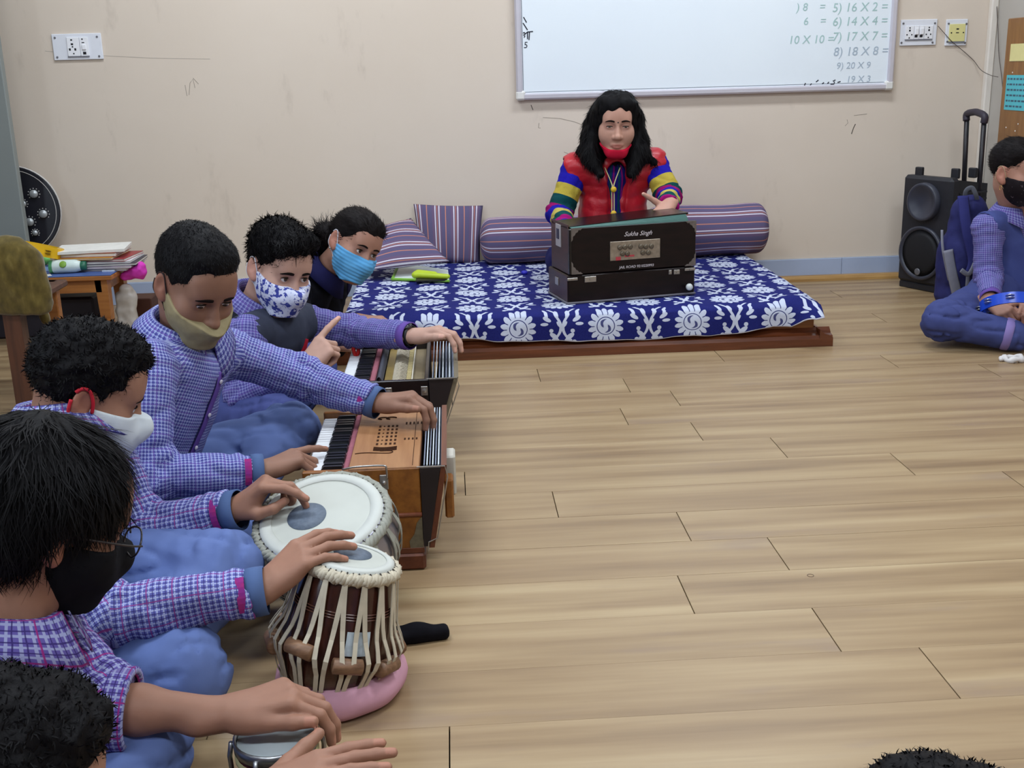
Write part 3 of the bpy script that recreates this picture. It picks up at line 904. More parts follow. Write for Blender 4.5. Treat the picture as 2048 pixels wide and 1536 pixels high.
# green stationery pack
pk0 = F(843, 551, PZ + .022)
sp = thing('stationery_pack', pk0, 'lime green stapler in a clear white card pack lying on the bedspread', 'stationery')
q_ = [F(785, 560, PZ + .024), F(899, 564, PZ + .024), F(896, 541, PZ + .024), F(799, 527, PZ + .024)]
up = V(0, 0, .004)
MB().add([*q_, *[c + up for c in q_]], [(3, 2, 1, 0), (4, 5, 6, 7), (0, 1, 5, 4), (1, 2, 6, 5), (2, 3, 7, 6), (3, 0, 4, 7)]).build('card', flat('card_white', (214, 226, 224), .4, .4), sp)
ed = [q_[0] * (1 - t_) + q_[1] * t_ for t_ in (0, 1)]
MB().tube([q_[0] + up, q_[1] + up], .006, 6).build('card_border', flat('card_green', (122, 176, 60), .5), sp)
MB().tube([q_[0] + up, q_[3] + up], .007, 6).build('card_border', MATS['card_green'], sp)
ca, cb = F(832, 550, PZ + .045), F(894, 553, PZ + .045)
pr = [cap(ca, cb, .020, .014, .01, 'u', ((0, 0, 1), .8)), cap(ca + V(.01, .01, .006), ca * .4 + cb * .6 + V(0, .01, .006), .016, .012, .01)]
v_, q2 = sdf_mesh(pr, .004); mesh_obj('stapler_body', v_, q2, flat('lime_plastic', (178, 200, 40), .35, .5), sp, True)
MB().box(ca + V(0, -.021, -.016), cb + V(0, -.017, -.010)).build('stapler_base', flat('black_plastic', (22, 22, 24), .4, .5), sp)
tag(MB().lathe([(.010, 0), (.016, .008), (.012, .016), (.003, .018)], F(1049, 549, PZ + .018), (0, 0, 1), 12).build('pen_cap', flat('blue_cap', (50, 50, 190), .4), smooth=True), 'small blue cap lying on the bedspread left of the dark harmonium', 'cap')

# ------------------------------------------------------------------ teacher's harmonium
HZ = PZ + .022
FLc = F(1136, 609, HZ); FRc = F(1389, 588, HZ); BLc = F(1056, 588, HZ)
exh = unit(FRc - FLc); eyh = unit((BLc - FLc) - exh * np.dot(BLc - FLc, exh)); HW = np.linalg.norm(FRc - FLc)
HD = .245
MH = frame(FLc, exh, eyh)
M_DKW = wood('dark_harmonium_wood', (13, 8, 9), (28, 16, 16), 0, 1, .35, .25)
M_DKS = wood('reddish_side_wood', (44, 22, 20), (70, 38, 32), 1, 1, .35, .5)
M_STEEL = flat('nickel_fitting', (168, 164, 160), .3, .5, .8, vary=.1)
th_ = thing('harmonium', FLc * [1, 1, 1], 'dark brown harmonium with metal stop plate on the platform in front of the teacher', 'harmonium')
hz1 = P(1140, 552, FLc[1])[2] - HZ; hz2 = P(1146, 457, FLc[1] + .01)[2] - HZ
hb = MB(MH).box((0, 0, .006), (HW, HD, hz1), .004).build('lower_case', M_DKW, th_)
MB(MH).box((-.004, -.004, 0), (HW + .004, HD + .004, .008), .002).build('base_strip', flat('grey_strip', (110, 108, 116), .5), th_)
MB(MH).box((-.001, .004, .01), (.001, HD - .004, hz1 - .003)).build('side_veneer', M_DKS, th_)
MB(MH).box((.012, .016, hz1), (HW - .004, HD - .01, hz2 - .006), .003).build('upper_case', M_DKW, th_)
MB(MH).box((.010, .020, hz1 + .003), (.0125, HD - .012, hz2 + .012)).build('side_veneer', M_DKS, th_)
fp = MB(MH).box((.016, .002, hz1 + .004), (HW + .002, .015, hz2), .002).build('front_board', M_DKW, th_)
MB(MH).box((.008, .0, hz1 + .002), (.020, .020, hz2 - .002), .003).build('corner_post', flat('black_lacquer', (18, 14, 16), .25, .5), th_)
# green bellows fan and lid above the front board
for i in range(5):
    f_ = i / 4
    MB(MH).add([(.02, .012 + f_ * .02, hz2), (HW - .03, .006 + f_ * .02, hz2), (HW - .03, .010 + f_ * .025, hz2 + .012 + .004 * i), (.02, .014 + f_ * .02, hz2 + .002),
                (.02, .016 + f_ * .02, hz2), (HW - .03, .010 + f_ * .02, hz2), (HW - .03, .014 + f_ * .025, hz2 + .012 + .004 * i), (.02, .018 + f_ * .02, hz2 + .002)],
               [(0, 1, 2, 3), (7, 6, 5, 4), (0, 4, 5, 1), (1, 5, 6, 2), (2, 6, 7, 3), (3, 7, 4, 0)]).build('bellows_fold', flat('green_bellows', (74, 112, 106), .6), th_)
MB(MH).add([(.01, .03, hz2 - .004), (HW - .02, .03, hz2 + .022), (HW - .02, HD - .02, hz2 + .022), (.01, HD - .02, hz2 - .004), (.01, .03, hz2 + .004), (HW - .02, .03, hz2 + .030), (HW - .02, HD - .02, hz2 + .030), (.01, HD - .02, hz2 + .004)],
           [(3, 2, 1, 0), (4, 5, 6, 7), (0, 1, 5, 4), (1, 2, 6, 5), (2, 3, 7, 6), (3, 0, 4, 7)]).build('lid', MATS['black_lacquer'], th_)
lx = lambda u, v: np.array(MH.inverted() @ Vector(tuple(P(u, v, FLc[1] + .0))))
def onfront(u, v):                          # pixel -> coordinates on the front board plane
    d = _ray(u, v); o = V(0, 0, H); n_ = np.cross(exh, V(0, 0, 1))
    pt = FLc; tt = np.dot(pt - o, n_) / np.dot(d, n_); w_ = o + d * tt - FLc
    return np.dot(w_, exh), w_[2]
a = onfront(1220, 522); b = onfront(1320, 477)
pl = MB(MH).box((a[0], -.003, a[1]), (b[0], .003, b[1]), .001).build('stop_plate', flat('worn_tin', (150, 138, 124), .35, .5, .55, vary=.25, scale=60), th_)
for (u, v) in ((1239, 495), (1249, 494), (1260, 493), (1281, 493), (1291, 493), (1302, 492), (1244, 507), (1254, 507), (1285, 505), (1296, 505)):
    c = onfront(u, v); MB(MH).lathe([(.0095, 0), (.0095, .004), (.006, .006), (.003, .006)], (c[0], -.003, c[1]), (0, -1, 0), 12).build('stop_knob', flat('dull_brass', (104, 94, 80), .4, .5, .5), pl, True)
for (u0, v0, u1, v1) in ((1231, 513, 1241, 521), (1249, 509, 1268, 514)):
    c, d = onfront(u0, v1), onfront(u1, v0); MB(MH).box((c[0], -.0036, c[1]), (d[0], -.0028, d[1]), .001).build('red_paint', flat('red_smear', (178, 60, 70), .6), pl)
lc = onfront(1276, 468); Mt = MH @ Matrix(((1, 0, 0, lc[0]), (0, 0, -1, -.0008 + .002), (0, 1, 0, lc[1] - .004), (0, 0, 0, 1)))
Mt2 = Matrix(((1, 0, 0, 0), (0, 0, -1, 0), (0, 1, 0, 0), (0, 0, 0, 1)))
M_LET = flat('white_lettering', (214, 206, 210), .5)
def let(s, u, v, hpx, shear=0.0):
    c = onfront(u, v); sz = hpx * 4.2 / FPX * 1.35
    letters('lettering', s, sz, MH @ Matrix(((1, 0, 0, c[0]), (0, 0, -1, .0018), (0, 1, 0, c[1]), (0, 0, 0, 1))), M_LET, fp, .0004, shear)
let('Sukha Singh', 1276, 471, 9.5, .45)
let('JAIL ROAD 9210220993', 1273.5, 535, 5.6, .15)
for (cx, sx) in ((.016, 1), (HW + .002, -1)):
    for (cz, sz) in ((hz1 + .004, 1), (hz2, -1)):
        pts = [(0, 0), (.046, 0), (.036, .008), (.030, .006), (.026, .014), (.018, .018), (.014, .026), (.007, .030), (.006, .042), (0, .050)]
        vs = [(cx + sx * p_, -.001, cz + sz * q) for p_, q in pts] + [(cx + sx * p_, .003, cz + sz * q) for p_, q in pts]
        n_ = len(pts); fs_ = [tuple(range(n_)), tuple(range(n_, 2 * n_))[::-1]] + [(i, (i + 1) % n_, n_ + (i + 1) % n_, n_ + i) for i in range(n_)]
        MB(MH).add(vs, fs_).build('corner_ornament', flat('tarnished_corner', (120, 112, 108), .45, .5, .6, vary=.15, scale=80), th_)
def latch(x, z, w, h_, y=-.004, mt=None):
    o = MB(MH).box((x, y, z), (x + w, y + .005, z + h_), .0015).build('latch', mt or M_STEEL, th_)
    MB(MH).cyl((x + w * .5, y + .001, z + h_ * .5), (x + w * .5, y - .004, z + h_ * .5), .004, n=8).build('stud', M_STEEL, o)
for (u0, v0, u1, v1) in ((1121, 563, 1155, 555), (1169, 565, 1192, 552), (1337, 549, 1343, 540), (1347, 549, 1359, 539), (1369, 542, 1390, 535)):
    c, d = onfront(u0, v0), onfront(u1, v1); latch(max(c[0], -.002), c[1], d[0] - max(c[0], -.002), d[1] - c[1])
MB(MH).box((-.004, .11, .055), (.0, .15, .085), .002).build('side_clasp', M_STEEL, th_)
sw_ = MB(MH).box((.006, .105, hz2 - .085), (.011, .165, hz2 + .002), .002).build('side_plate', flat('pale_plate', (176, 172, 176), .4, .5, .3), th_)
MB(MH).box((.004, .120, hz2 - .055), (.0065, .150, hz2 - .015), .001).build('window_slot', flat('blue_black', (40, 44, 70), .4), sw_)
c = onfront(1374, 572); MB(MH).lathe([(.005, 0), (.005, .014), (.013, .016), (.014, .022), (.012, .030), (.005, .033)], (c[0], 0, c[1]), (0, -1, 0), 16).build('air_knob', flat('white_knob', (206, 210, 208), .35, .5), th_, True)

# ------------------------------------------------------------------ pupils' harmoniums
M_ORG = wood('shaded_orange_teak', (112, 64, 22), (146, 92, 36), 1, 1.1, .35, .5)  # case wood darker than the top board, upright-face shade put into its colour
M_ORG2 = wood('orange_top_wood', (144, 98, 62), (168, 122, 82), 1, 1.0, .4, .4)
M_BRN = wood('brown_plinth_wood', (82, 40, 26), (112, 60, 38), 1, 1, .35)
M_KEYW = flat('white_key', (222, 224, 228), .25, .5, vary=.02); M_KEYB = flat('black_key', (20, 21, 26), .3, .5)
M_FELT = flat('pink_felt', (150, 92, 104), .95, .1, vary=.12, scale=120); M_BEL = flat('grey_bellows', (120, 126, 142), .7, .2, vary=.08, scale=60)
M_BEL2 = flat('pale_bellows_edge', (196, 204, 210), .5, .3)
M_BLK = wood('ebonised_wood', (16, 13, 16), (30, 24, 26), 1, 1, .25, .5)
def black_pattern(n): return [i for i in range(n - 1) if i % 7 in (0, 1, 3, 4, 5)]
def pupil_harmonium(loc, x0, x1, y0, y1, h_, label, kind):
    """player on the -x side; keys along y"""
    T = thing('harmonium', loc, label, 'harmonium')
    wd = M_ORG if kind == 'orange' else M_BLK
    xk0, xk1 = x0 + .004, x0 + .082          # key bed
    kz = h_ - .012
    MB().box((x0 - .004, y0 - .006, 0), (x1 + .004, y1 + .006, .040), .006).build('plinth', M_BRN if kind == 'orange' else M_BLK, T)
    MB().box((x0 + .002, y0, .040), (x1, y0 + .014, h_), .002).build('near_end', wd, T)
    MB().box((x0 + .002, y1 - .014, .040), (x1, y1, h_), .002).build('far_end', wd, T)
    MB().box((x0 + .002, y0 + .014, .040), (x1, y1 - .014, kz - .022), .002).build('case', wd, T)
    MB().box((x1 - .012, y0 + .014, kz - .022), (x1, y1 - .014, h_), .002).build('back_rail', wd, T)
    if kind == 'orange':
        MB().tube([(x0, y0 - .001, h_ * .55), (x1, y0 - .001, h_ * .55)], .005, 8).build('bead', M_BRN, T, True)
        MB().box((x0 + .002, y0 - .002, .040), (x1 + .002, y0, .052), .001).build('bead', M_BRN, T)
    # keys
    n = 23; ya, yb = y0 + .022, y1 - .022; kw = (yb - ya) / n
    wk = None; bk = None
    for i in range(n):
        a = ya + i * kw
        MB().box((xk0, a + .0006, kz - .016), (xk1, a + kw - .0006, kz), .003).build('white_key', M_KEYW, T)
    for i in black_pattern(n):
        a = ya + (i + 1) * kw
        MB().rings([[(xx, a - kw * .32, kz - .002), (xx, a - kw * .26, zz), (xx, a + kw * .26, zz), (xx, a + kw * .32, kz - .002)] for xx, zz in ((xk0 + .034, kz + .004), (xk0 + .040, kz + .011), (xk1 + .002, kz + .011))]).build('black_key', M_KEYB, T)
    MB().box((xk1 + .002, y0 + .016, kz - .016), (xk1 + .018, y1 - .016, kz + .004), .003).build('felt_strip', M_FELT, T)
    xt0 = xk1 + .018
    if kind == 'orange':
        tp = MB().box((xt0, y0 + .002, h_ - .008), (x1 - .001, y1 - .002, h_ + .003), .0015).build('top_board', M_ORG2, T)
        # carved slots
        MS = flat('carved_slot', (58, 34, 22), .8, .1)
        cx0 = xt0 + .052; cy0 = y0 + .16
        def slot(ax, ay, w_, l_): MB().box((ax - w_ / 2, ay - l_ / 2, h_ + .0031), (ax + w_ / 2, ay + l_ / 2, h_ + .0037)).build('carved_slot', MS, tp)
        for r_ in range(6):
            for q in range(5): slot(cx0 + q * .010, cy0 + r_ * .026, .005 if q != 1 else .0035, .013 if q != 1 else .006)
        for q in range(5):
            slot(cx0 + .062 + q * .009, cy0 + .148, .004, .017); 
        for q in range(4): slot(cx0 + .062 + q * .009, cy0 + .03, .004, .013)
        for q in range(4): MB().tube([(cx0 - .006 + t_ * .052, cy0 - .022 - q * .007 - .006 * math.sin(t_ * math.pi), h_ + .0034) for t_ in np.linspace(0, 1, 8)], .0015, 5).build('carved_curve', MS, tp)
        MB().tube(smooth_path([(cx0 - .045, cy0 - .062, h_ + .0034), (cx0 - .02, cy0 - .058, h_ + .0034), (cx0 + .03, cy0 - .066, h_ + .0034), (cx0 + .036, cy0 - .052, h_ + .0034), (cx0 + .01, cy0 - .050, h_ + .0034)]), .0015, 5).build('carved_curve', MS, tp)
        for q in range(2): MB().tube([(cx0 + .004 + q * .020 + .012 * math.cos(t_), cy0 + .192 + .008 * math.sin(t_), h_ + .0034) for t_ in np.linspace(.3, 4.4, 10)], .0022, 5).build('carved_curve', MS, tp)
        MB().box((x1 - .016, y0 + .01, h_ + .0031), (x1 - .0148, y1 - .01, h_ + .0036)).build('groove', MS, tp)
        # wire handle on the near end
        MB().tube(smooth_path([(xt0 - .012, y0 - .004, h_ + .005), (xt0 + .02, y0 - .010, h_ + .012), (xt0 + .075, y0 - .010, h_ + .012), (xt0 + .082, y0 - .010, h_ + .004), (xt0 + .082, y0 - .006, h_ - .020)], 4), .0022, 6).build('wire_handle', M_STEEL, T, True)
        lt = MB().box((xt0 + .066, y0 - .004, h_ - .045), (xt0 + .084, y0, h_ - .012), .001).build('latch', M_STEEL, T)
        MB().sphere((xt0 + .075, y0 - .006, h_ - .028), .005, 10, 6).build('stud', M_STEEL, lt, True)
        MB().add([(x1 - .028, y0 - .0015, .052), (x1, y0 - .0015, .052), (x1, y0 - .0015, .125), (x1 - .012, y0 - .0015, .110), (x1 - .018, y0 - .0015, .085), (x1 - .030, y0 - .0015, .068)], [(0, 1, 2, 3, 4, 5)]).build('corner_plate', flat('tarnished_tin', (116, 110, 92), .5, .4, .5, vary=.2, scale=90), T)
    else:
        # open top: cover flap, reed board, curved springs and fretted strip
        zf = h_ - .020
        MB().rings([[(xt0 + .003 + .020 * q, yy, kz + .004 + .016 * math.sin(q * math.pi)) for q in np.linspace(0, 1, 8)] for yy in (y0 + .018, y1 - .012)], closed=False, cap0=False, cap1=False).build('cover_flap', flat('slate_cover', (66, 68, 78), .6, .3), T, True)
        MB().box((xt0 + .024, y0 + .014, zf - .004), (x1 - .012, y1 - .014, zf)).build('reed_floor', flat('reed_floor_brown', (118, 104, 78), .6), T)
        MB().box((xt0 + .024, y0 + .016, zf), (xt0 + .046, y1 - .016, zf + .006), .001).build('reed_strip', flat('old_brass', (150, 128, 70), .4, .5, .5, vary=.15), T)
        for i in range(26):
            yy = y0 + .03 + i * (y1 - y0 - .06) / 25
            MB().tube([(xt0 + .046 + .040 * q, yy + .014 * math.sin(q * 2.2), zf + .004 + .010 * math.sin(q * math.pi)) for q in np.linspace(0, 1, 5)], .0016, 4).build('spring', flat('spring_steel', (150, 142, 126), .4, .5, .6), T)
        for i in range(34):
            yy = y0 + .02 + i * (y1 - y0 - .045) / 33
            MB().box((xt0 + .086, yy, zf), (xt0 + .100, yy + .0065, zf + .010), .001).build('reed_block', flat('pale_reed', (176, 160, 112), .5, .4), T)
        MB().box((xt0 + .101, y0 + .016, zf), (xt0 + .104, y1 - .016, zf + .012)).build('white_edge', flat('ivory_edge', (200, 194, 180), .5), T)
        for (px_, pz_) in ((xt0 + .03, h_ - .03), (x1 - .022, h_ - .03)):
            l_ = MB().box((px_, y0 - .004, pz_ - .014), (px_ + .018, y0, pz_ + .012), .002).build('latch', M_STEEL, T)
            MB().lathe([(.006, 0), (.006, .004), (.002, .005)], (px_ + .009, y0 - .004, pz_), (0, -1, 0), 10).build('stud', M_STEEL, l_)
        MB().box((xt0 + .045, y0 - .002, h_ - .085), (x1 - .02, y0 - .0005, h_ - .05)).build('side_label', flat('lilac_label', (140, 136, 176), .6), T)
    # bellows: pleats spreading from the case to the swinging back board
    bw = .046 if kind == 'orange' else .070
    for i in range(7):
        f_ = (i + .5) / 7
        xa = x1 + .002 + bw * f_ * .95
        MB().add([(x1 + .001 + i * .0015, y0 + .012, .06), (x1 + .001 + i * .0015, y1 - .012, .06), (xa + .003, y1 - .012, h_ + .002), (xa + .003, y0 + .012, h_ + .002),
                  (x1 + .003 + i * .0015, y0 + .012, .06), (x1 + .003 + i * .0015, y1 - .012, .06), (xa + .0055, y1 - .012, h_ + .002), (xa + .0055, y0 + .012, h_ + .002)],
                 [(0, 1, 2, 3), (7, 6, 5, 4), (0, 4, 5, 1), (1, 5, 6, 2), (2, 6, 7, 3), (3, 7, 4, 0)]).build('bellows_pleat', M_BEL2 if i % 2 else M_BEL, T)
    xb = x1 + bw
    s_ = .020
    MB().add([(x1 + .012, y0, .05), (x1 + .012, y1, .05), (xb, y1, h_ + .004), (xb, y0, h_ + .004), (x1 + .012 + .012, y0, .05), (x1 + .024, y1, .05), (xb + .012, y1, h_ + .004), (xb + .012, y0, h_ + .004)],
             [(0, 1, 2, 3), (7, 6, 5, 4), (0, 4, 5, 1), (1, 5, 6, 2), (2, 6, 7, 3), (3, 7, 4, 0)]).build('back_board', M_BRN if kind == 'orange' else flat('worn_panel', (112, 102, 84), .5, .3, vary=.15, scale=20), T)
    MB().add([(x1 + .001, y0 - .003, .055), (x1 + .014, y0 - .003, .055), (xb - .002, y0 - .003, h_), (x1 + .001, y0 - .003, h_), (x1 + .001, y0 + .011, .055), (x1 + .014, y0 + .011, .055), (xb - .002, y0 + .011, h_), (x1 + .001, y0 + .011, h_)],
             [(0, 1, 2, 3), (7, 6, 5, 4), (0, 4, 5, 1), (1, 5, 6, 2), (2, 6, 7, 3), (3, 7, 4, 0)]).build('bellows_cheek', flat('black_leather', (30, 22, 24), .5, .4), T)
    MB().tube([(x1 - .006, y0 - .006, h_ + .004), (xb + .008, y0 - .006, h_ + .004), (xb + .013, y0 - .006, h_ - .02), (x1 + .032, y0 - .006, .075), (x1 + .012, y0 - .006, .066), (x1 + .010, y0 - .006, .045)], .0016, 6).build('wire_stay', M_STEEL, T)
    if kind == 'orange':
        bl = MB().box((xb + .006, y0 + .10, .13), (xb + .030, y0 + .16, h_ - .012), .004).build('handle_block', flat('pale_handle', (186, 182, 172), .5, .3), T)
        MB().box((xb + .004, y0 + .04, .10), (xb + .024, y0 + .085, h_ - .045), .004).build('handle_block', M_ORG, T)
    else:
        for (yy, zz, l_) in ((y0 + .04, .17, .05), (y0 + .12, .20, .03), (y0 + .2, .19, .03)):
            f_ = (zz - .05) / (h_ - .046); xx = x1 + .024 + (bw - .012) * f_
            MB().box((xx, yy, zz - l_ / 2), (xx + .002, yy + .006, zz + l_ / 2)).build('worn_slot', MATS['black_leather'], T)
    return T
H1 = dict(x0=-.345, x1=-.093, y0=2.245, y1=2.69, h_=.236)
pupil_harmonium((-.22, 2.46, 0), kind='orange', label='orange wooden harmonium with carved top nearest the tabla drums', **H1)
H2 = dict(x0=-.335, x1=-.085, y0=2.95, y1=3.40, h_=.236)
pupil_harmonium((-.21, 3.17, 0), kind='black', label='black harmonium with open top and bare reeds, farther from the camera', **H2)
# red bangle-like thing by the far harmonium
pts = [P(712, 698, 3.3) + .020 * V(.35 * math.cos(a), .2 * math.cos(a), math.sin(a)) for a in np.linspace(0, 2 * math.pi, 20, endpoint=False)]
o_ = MB().tube(pts, .006, 8, closed=True).build('red_bangle', flat('red_plastic', (206, 34, 30), .3, .5), smooth=True)
tag(o_, 'red plastic ring at the far corner of the black harmonium', 'ring')
# ------------------------------------------------------------------ tabla pair
M_SKIN_D = flat('drum_skin', (184, 186, 178), .55, .3, vary=.05, scale=14)
M_SKIN_R = flat('drum_skin_ring', (192, 194, 188), .5, .3, vary=.04, scale=20)
def syahi_mat():
    t = NT('drum_black_paste', .5, .4)
    t.color(t.mix(t.noise(t.coord(), 160, 4.0), lin(72, 82, 98), lin(104, 116, 132))); t.bump(t.noise(t.coord(), 300, 3.0), .3, .001); return t.m
M_SYAHI = syahi_mat()
M_STRAP = flat('rawhide_strap', (190, 180, 160), .7, .25, vary=.08, scale=60)
M_STRAP_G = flat('grey_rawhide', (150, 150, 140), .75, .2, vary=.1, scale=70)
M_BAYAN = flat('brushed_bowl_metal', (150, 148, 160), .3, .5, .75, vary=.06, scale=6)
t = NT('dark_rosewood', .22, .55)
co = t.coord(); g = t.noise(t.mapv(co, (16, 16, 3)), 3.0, 5.0, .6)
t.color(t.ramp(g, [(.3, lin(40, 20, 16)), (.7, lin(76, 40, 30))])); M_ROSE = t.m
def basis(n):
    n = unit(n); h_ = V(1, 0, 0); e1 = unit(h_ - n * h_.dot(n)); return e1, np.cross(n, e1), n
def braid(T, c, n, r, tube_r, count, mat, name='braided_rim'):
    e1, e2, n = basis(n)
    for strand in range(3):
        pts = []; rad = []
        for k in range(count * 4):
            a = 2 * math.pi * k / (count * 4); ph = count * a / 1.0 + strand * 2 * math.pi / 3
            rr = r + tube_r * .55 * math.cos(ph); zz = tube_r * .65 * math.sin(ph)
            pts.append(c + (e1 * math.cos(a) + e2 * math.sin(a)) * rr + n * zz); rad.append(tube_r * .62)
        MB().tube(pts, rad, 6, closed=True).build(name, mat, T, True)
def tabla(T, top, n, r_head, body_prof, body_mat, syahi_r, syahi_off, strap_mat, n_strap, base_d, base_r, pegs):
    """top: head centre, n: head normal; body_prof: (radius, depth below the head)"""
    e1, e2, n = basis(n)
    MB().lathe([(r, -d) for r, d in body_prof][::-1], top, n, 48).build('shell', body_mat, T, True)
    hd = MB().lathe([(r_head, -.010), (r_head * .995, -.002), (r_head * .96, .003), (r_head * .80, .0045), (r_head * .4, .0055), (.002, .006)], top, n, 48).build('drum_head', M_SKIN_D, T, True)
    MB().lathe([(r_head * 1.002, -.004), (r_head * .985, .0035), (r_head * .93, .0058), (r_head * .80, .0068), (r_head * .795, .0050)], top, n, 56, False, False).build('skin_ring', M_SKIN_R, hd, True)
    sc = top + e1 * syahi_off[0] + e2 * syahi_off[1]
    MB().lathe([(syahi_r, .0045), (syahi_r * .98, .0068), (syahi_r * .85, .0078), (syahi_r * .84, .0084), (syahi_r * .5, .0092), (.001, .0096)], sc, n, 40).build('black_spot', M_SYAHI, hd, True)
    braid(T, top - n * .010, n, r_head * 1.045, .0105, 26, strap_mat)
    for k in range(48):                    # stitches where head meets braid
        a = 2 * math.pi * k / 48; d_ = e1 * math.cos(a) + e2 * math.sin(a); q = top + d_ * r_head * .99 + n * .001
        MB().tube([q, q + d_ * .008 - n * .004], .0014, 4).build('stitch', flat('dark_stitch', (60, 54, 48), .7), T)
    # straps, in a zigzag; radius follows the shell, standing off it a little
    dd = [d for r, d in body_prof]; rr_ = [r for r, d in body_prof]
    for k in range(n_strap):
        for s in (0, 1):
            a0 = 2 * math.pi * (k + .0) / n_strap; a1 = a0 + (.55 if s == 0 else -.18) * 2 * math.pi / n_strap
            pts = []
            for f in np.linspace(0, 1, 14):
                d = .012 + (base_d - .012) * f; a = a0 + (a1 - a0) * min(1, f * 1.3)
                r_ = np.interp(d, dd, rr_) + .004 + .004 * (1 - f)
                if pegs: r_ += .014 * math.exp(-((f - .62) / .12) ** 2)
                pts.append(top - n * d + (e1 * math.cos(a) + e2 * math.sin(a)) * r_)
            q = pts[7] - (top - n * .1)
            mb = MB(); rg = []
            for i, p_ in enumerate(pts):
                tng = unit(pts[min(i + 1, 13)] - pts[max(i - 1, 0)]); ax = unit(p_ - (top + n * np.dot(p_ - top, n)))
                w_ = np.cross(tng, ax)
                rg.append([p_ + w_ * .0042 - ax * .001, p_ + w_ * .0042 + ax * .001, p_ - w_ * .0042 + ax * .001, p_ - w_ * .0042 - ax * .001])
            mb.rings(rg).build('strap', strap_mat, T)
    MB().tube([top - n * base_d + (e1 * math.cos(a) + e2 * math.sin(a)) * (base_r + .004) for a in np.linspace(0, 2 * math.pi, 40, endpoint=False)], .006, 8, closed=True).build('base_ring', strap_mat, T, True)
ringc = V(*F(672, 1388, .045)); ringc = V(F(672, 1455)[0], F(672, 1455)[1] + .112, 0)
dtop = P(703, 1117, ringc[1] + .012)
db = V(ringc[0] - .020, ringc[1] - .012, .032)
dn = unit(dtop - db); DL = np.linalg.norm(dtop - db)
dn2 = unit(V(.06, -.03, 1))
T = thing('tabla_drum', ringc, 'small dark wooden tabla drum with white straps and wooden pegs on a pink ring', 'drum')
prof_d = [(.072, 0), (.077, .02), (.088, DL * .35), (.098, DL * .62), (.099, DL * .74), (.092, DL * .88), (.080, DL * .98), (.070, DL)]
tabla(T, dtop, dn, .0755, prof_d, M_ROSE, .034, (.0, .012), M_STRAP, 16, DL * .985, .076, True)
e1, e2, n_ = basis(dn)
M_PEG = wood('peg_wood', (96, 66, 46), (140, 104, 76), 0, 3, .5)
for k in range(8):
    a = 2 * math.pi * (k + .35) / 8; d = DL * (.66 + .06 * math.sin(k * 2.1))
    c_ = dtop - dn * d + (e1 * math.cos(a) + e2 * math.sin(a)) * .108; tg = (-e1 * math.sin(a) + e2 * math.cos(a))
    MB().lathe([(.009, -.026), (.0135, -.024), (.0135, .024), (.009, .026)], c_, tg, 14).build('tuning_peg', M_PEG, T, True)
for k in range(3):
    MB().tube([dtop - dn * (DL * (.30 + .02 * k)) + (e1 * math.cos(a) + e2 * math.sin(a)) * (.0875 + .001 * k) for a in np.linspace(0, 2 * math.pi, 40, endpoint=False)], .0012, 4, closed=True).build('turned_groove', flat('groove_shine', (96, 62, 50), .3), T)
a = -1.15; c_ = dtop - dn * DL * .50 + (e1 * math.cos(a) + e2 * math.sin(a)) * .0955
# maker's label stuck on the shell
tg = (-e1 * math.sin(a) + e2 * math.cos(a)); lab = MB(); rg = []
for s in np.linspace(-1, 1, 7):
    aa = a + s * .22; rad_ = (e1 * math.cos(aa) + e2 * math.sin(aa))
    rg.append([dtop - dn * DL * .42 + rad_ * .0935, dtop - dn * DL * .60 + rad_ * .0995])
lab.rings(rg, closed=False, cap0=False, cap1=False).build('paper_label', flat('torn_label', (190, 204, 214), .6, .3, vary=.2, scale=80), T)
rg = ringc
T = thing('ring_cushion', ringc, 'round pink cloth ring cushion under the small tabla drum', 'cushion')
vs = []; fs = []
NR, NS = 48, 16
pts_ = MB(); rgs = []
for i in range(NR):
    a = 2 * math.pi * i / NR; tr = .036 * (1 + .06 * math.sin(3 * a + .5) + .03 * math.sin(7 * a))
    rgs.append([ringc + V((.080 + tr * math.cos(b)) * math.cos(a), (.080 + tr * math.cos(b)) * math.sin(a), max(0.0, .032 + tr * .92 * math.sin(b))) for b in np.linspace(0, 2 * math.pi, NS, endpoint=False)])
M_PINK = flat('faded_pink_cloth', (196, 148, 164), .9, .1, vary=.1, scale=14, bump=.3)
pts_.rings(rgs, loop=True).build('ring', M_PINK, T, True)
MB().tube(smooth_path([ringc + V(.080, .065, .055), ringc + V(.098, .055, .060), ringc + V(.104, .035, .056), ringc + V(.098, .02, .062)]), .006, 6).build('knot', flat('peach_knot', (204, 140, 120), .9, .1), T, True)
# bass drum
btop = P(643, 1031, 2.015)
bn = unit(V(-.10, -.33, .94))
T = thing('tabla_drum', V(btop[0] + .02, btop[1] + .06, 0), 'large metal bass tabla drum with off-centre black spot between the players', 'drum')
BL = (btop[2] - .02) / bn[2] * .985
prof_b = [(.121, 0), (.126, .012), (.136, .04), (.139, .065), (.134, .10), (.116, .14), (.088, .175), (.066, BL - .010), (.058, BL)]
tabla(T, btop, bn, .1215, prof_b, M_BAYAN, .0385, (-.027, -.004), M_STRAP_G, 18, BL * .93, .075, False)
bb_ = btop - bn * BL
MB().tube([V(bb_[0], bb_[1], .020) + .070 * V(math.cos(a), math.sin(a), 0) for a in np.linspace(0, 2 * math.pi, 32, endpoint=False)], .020, 10, closed=True).build('support_ring', flat('pale_ring_cloth', (190, 196, 200), .9, .1), T, True)
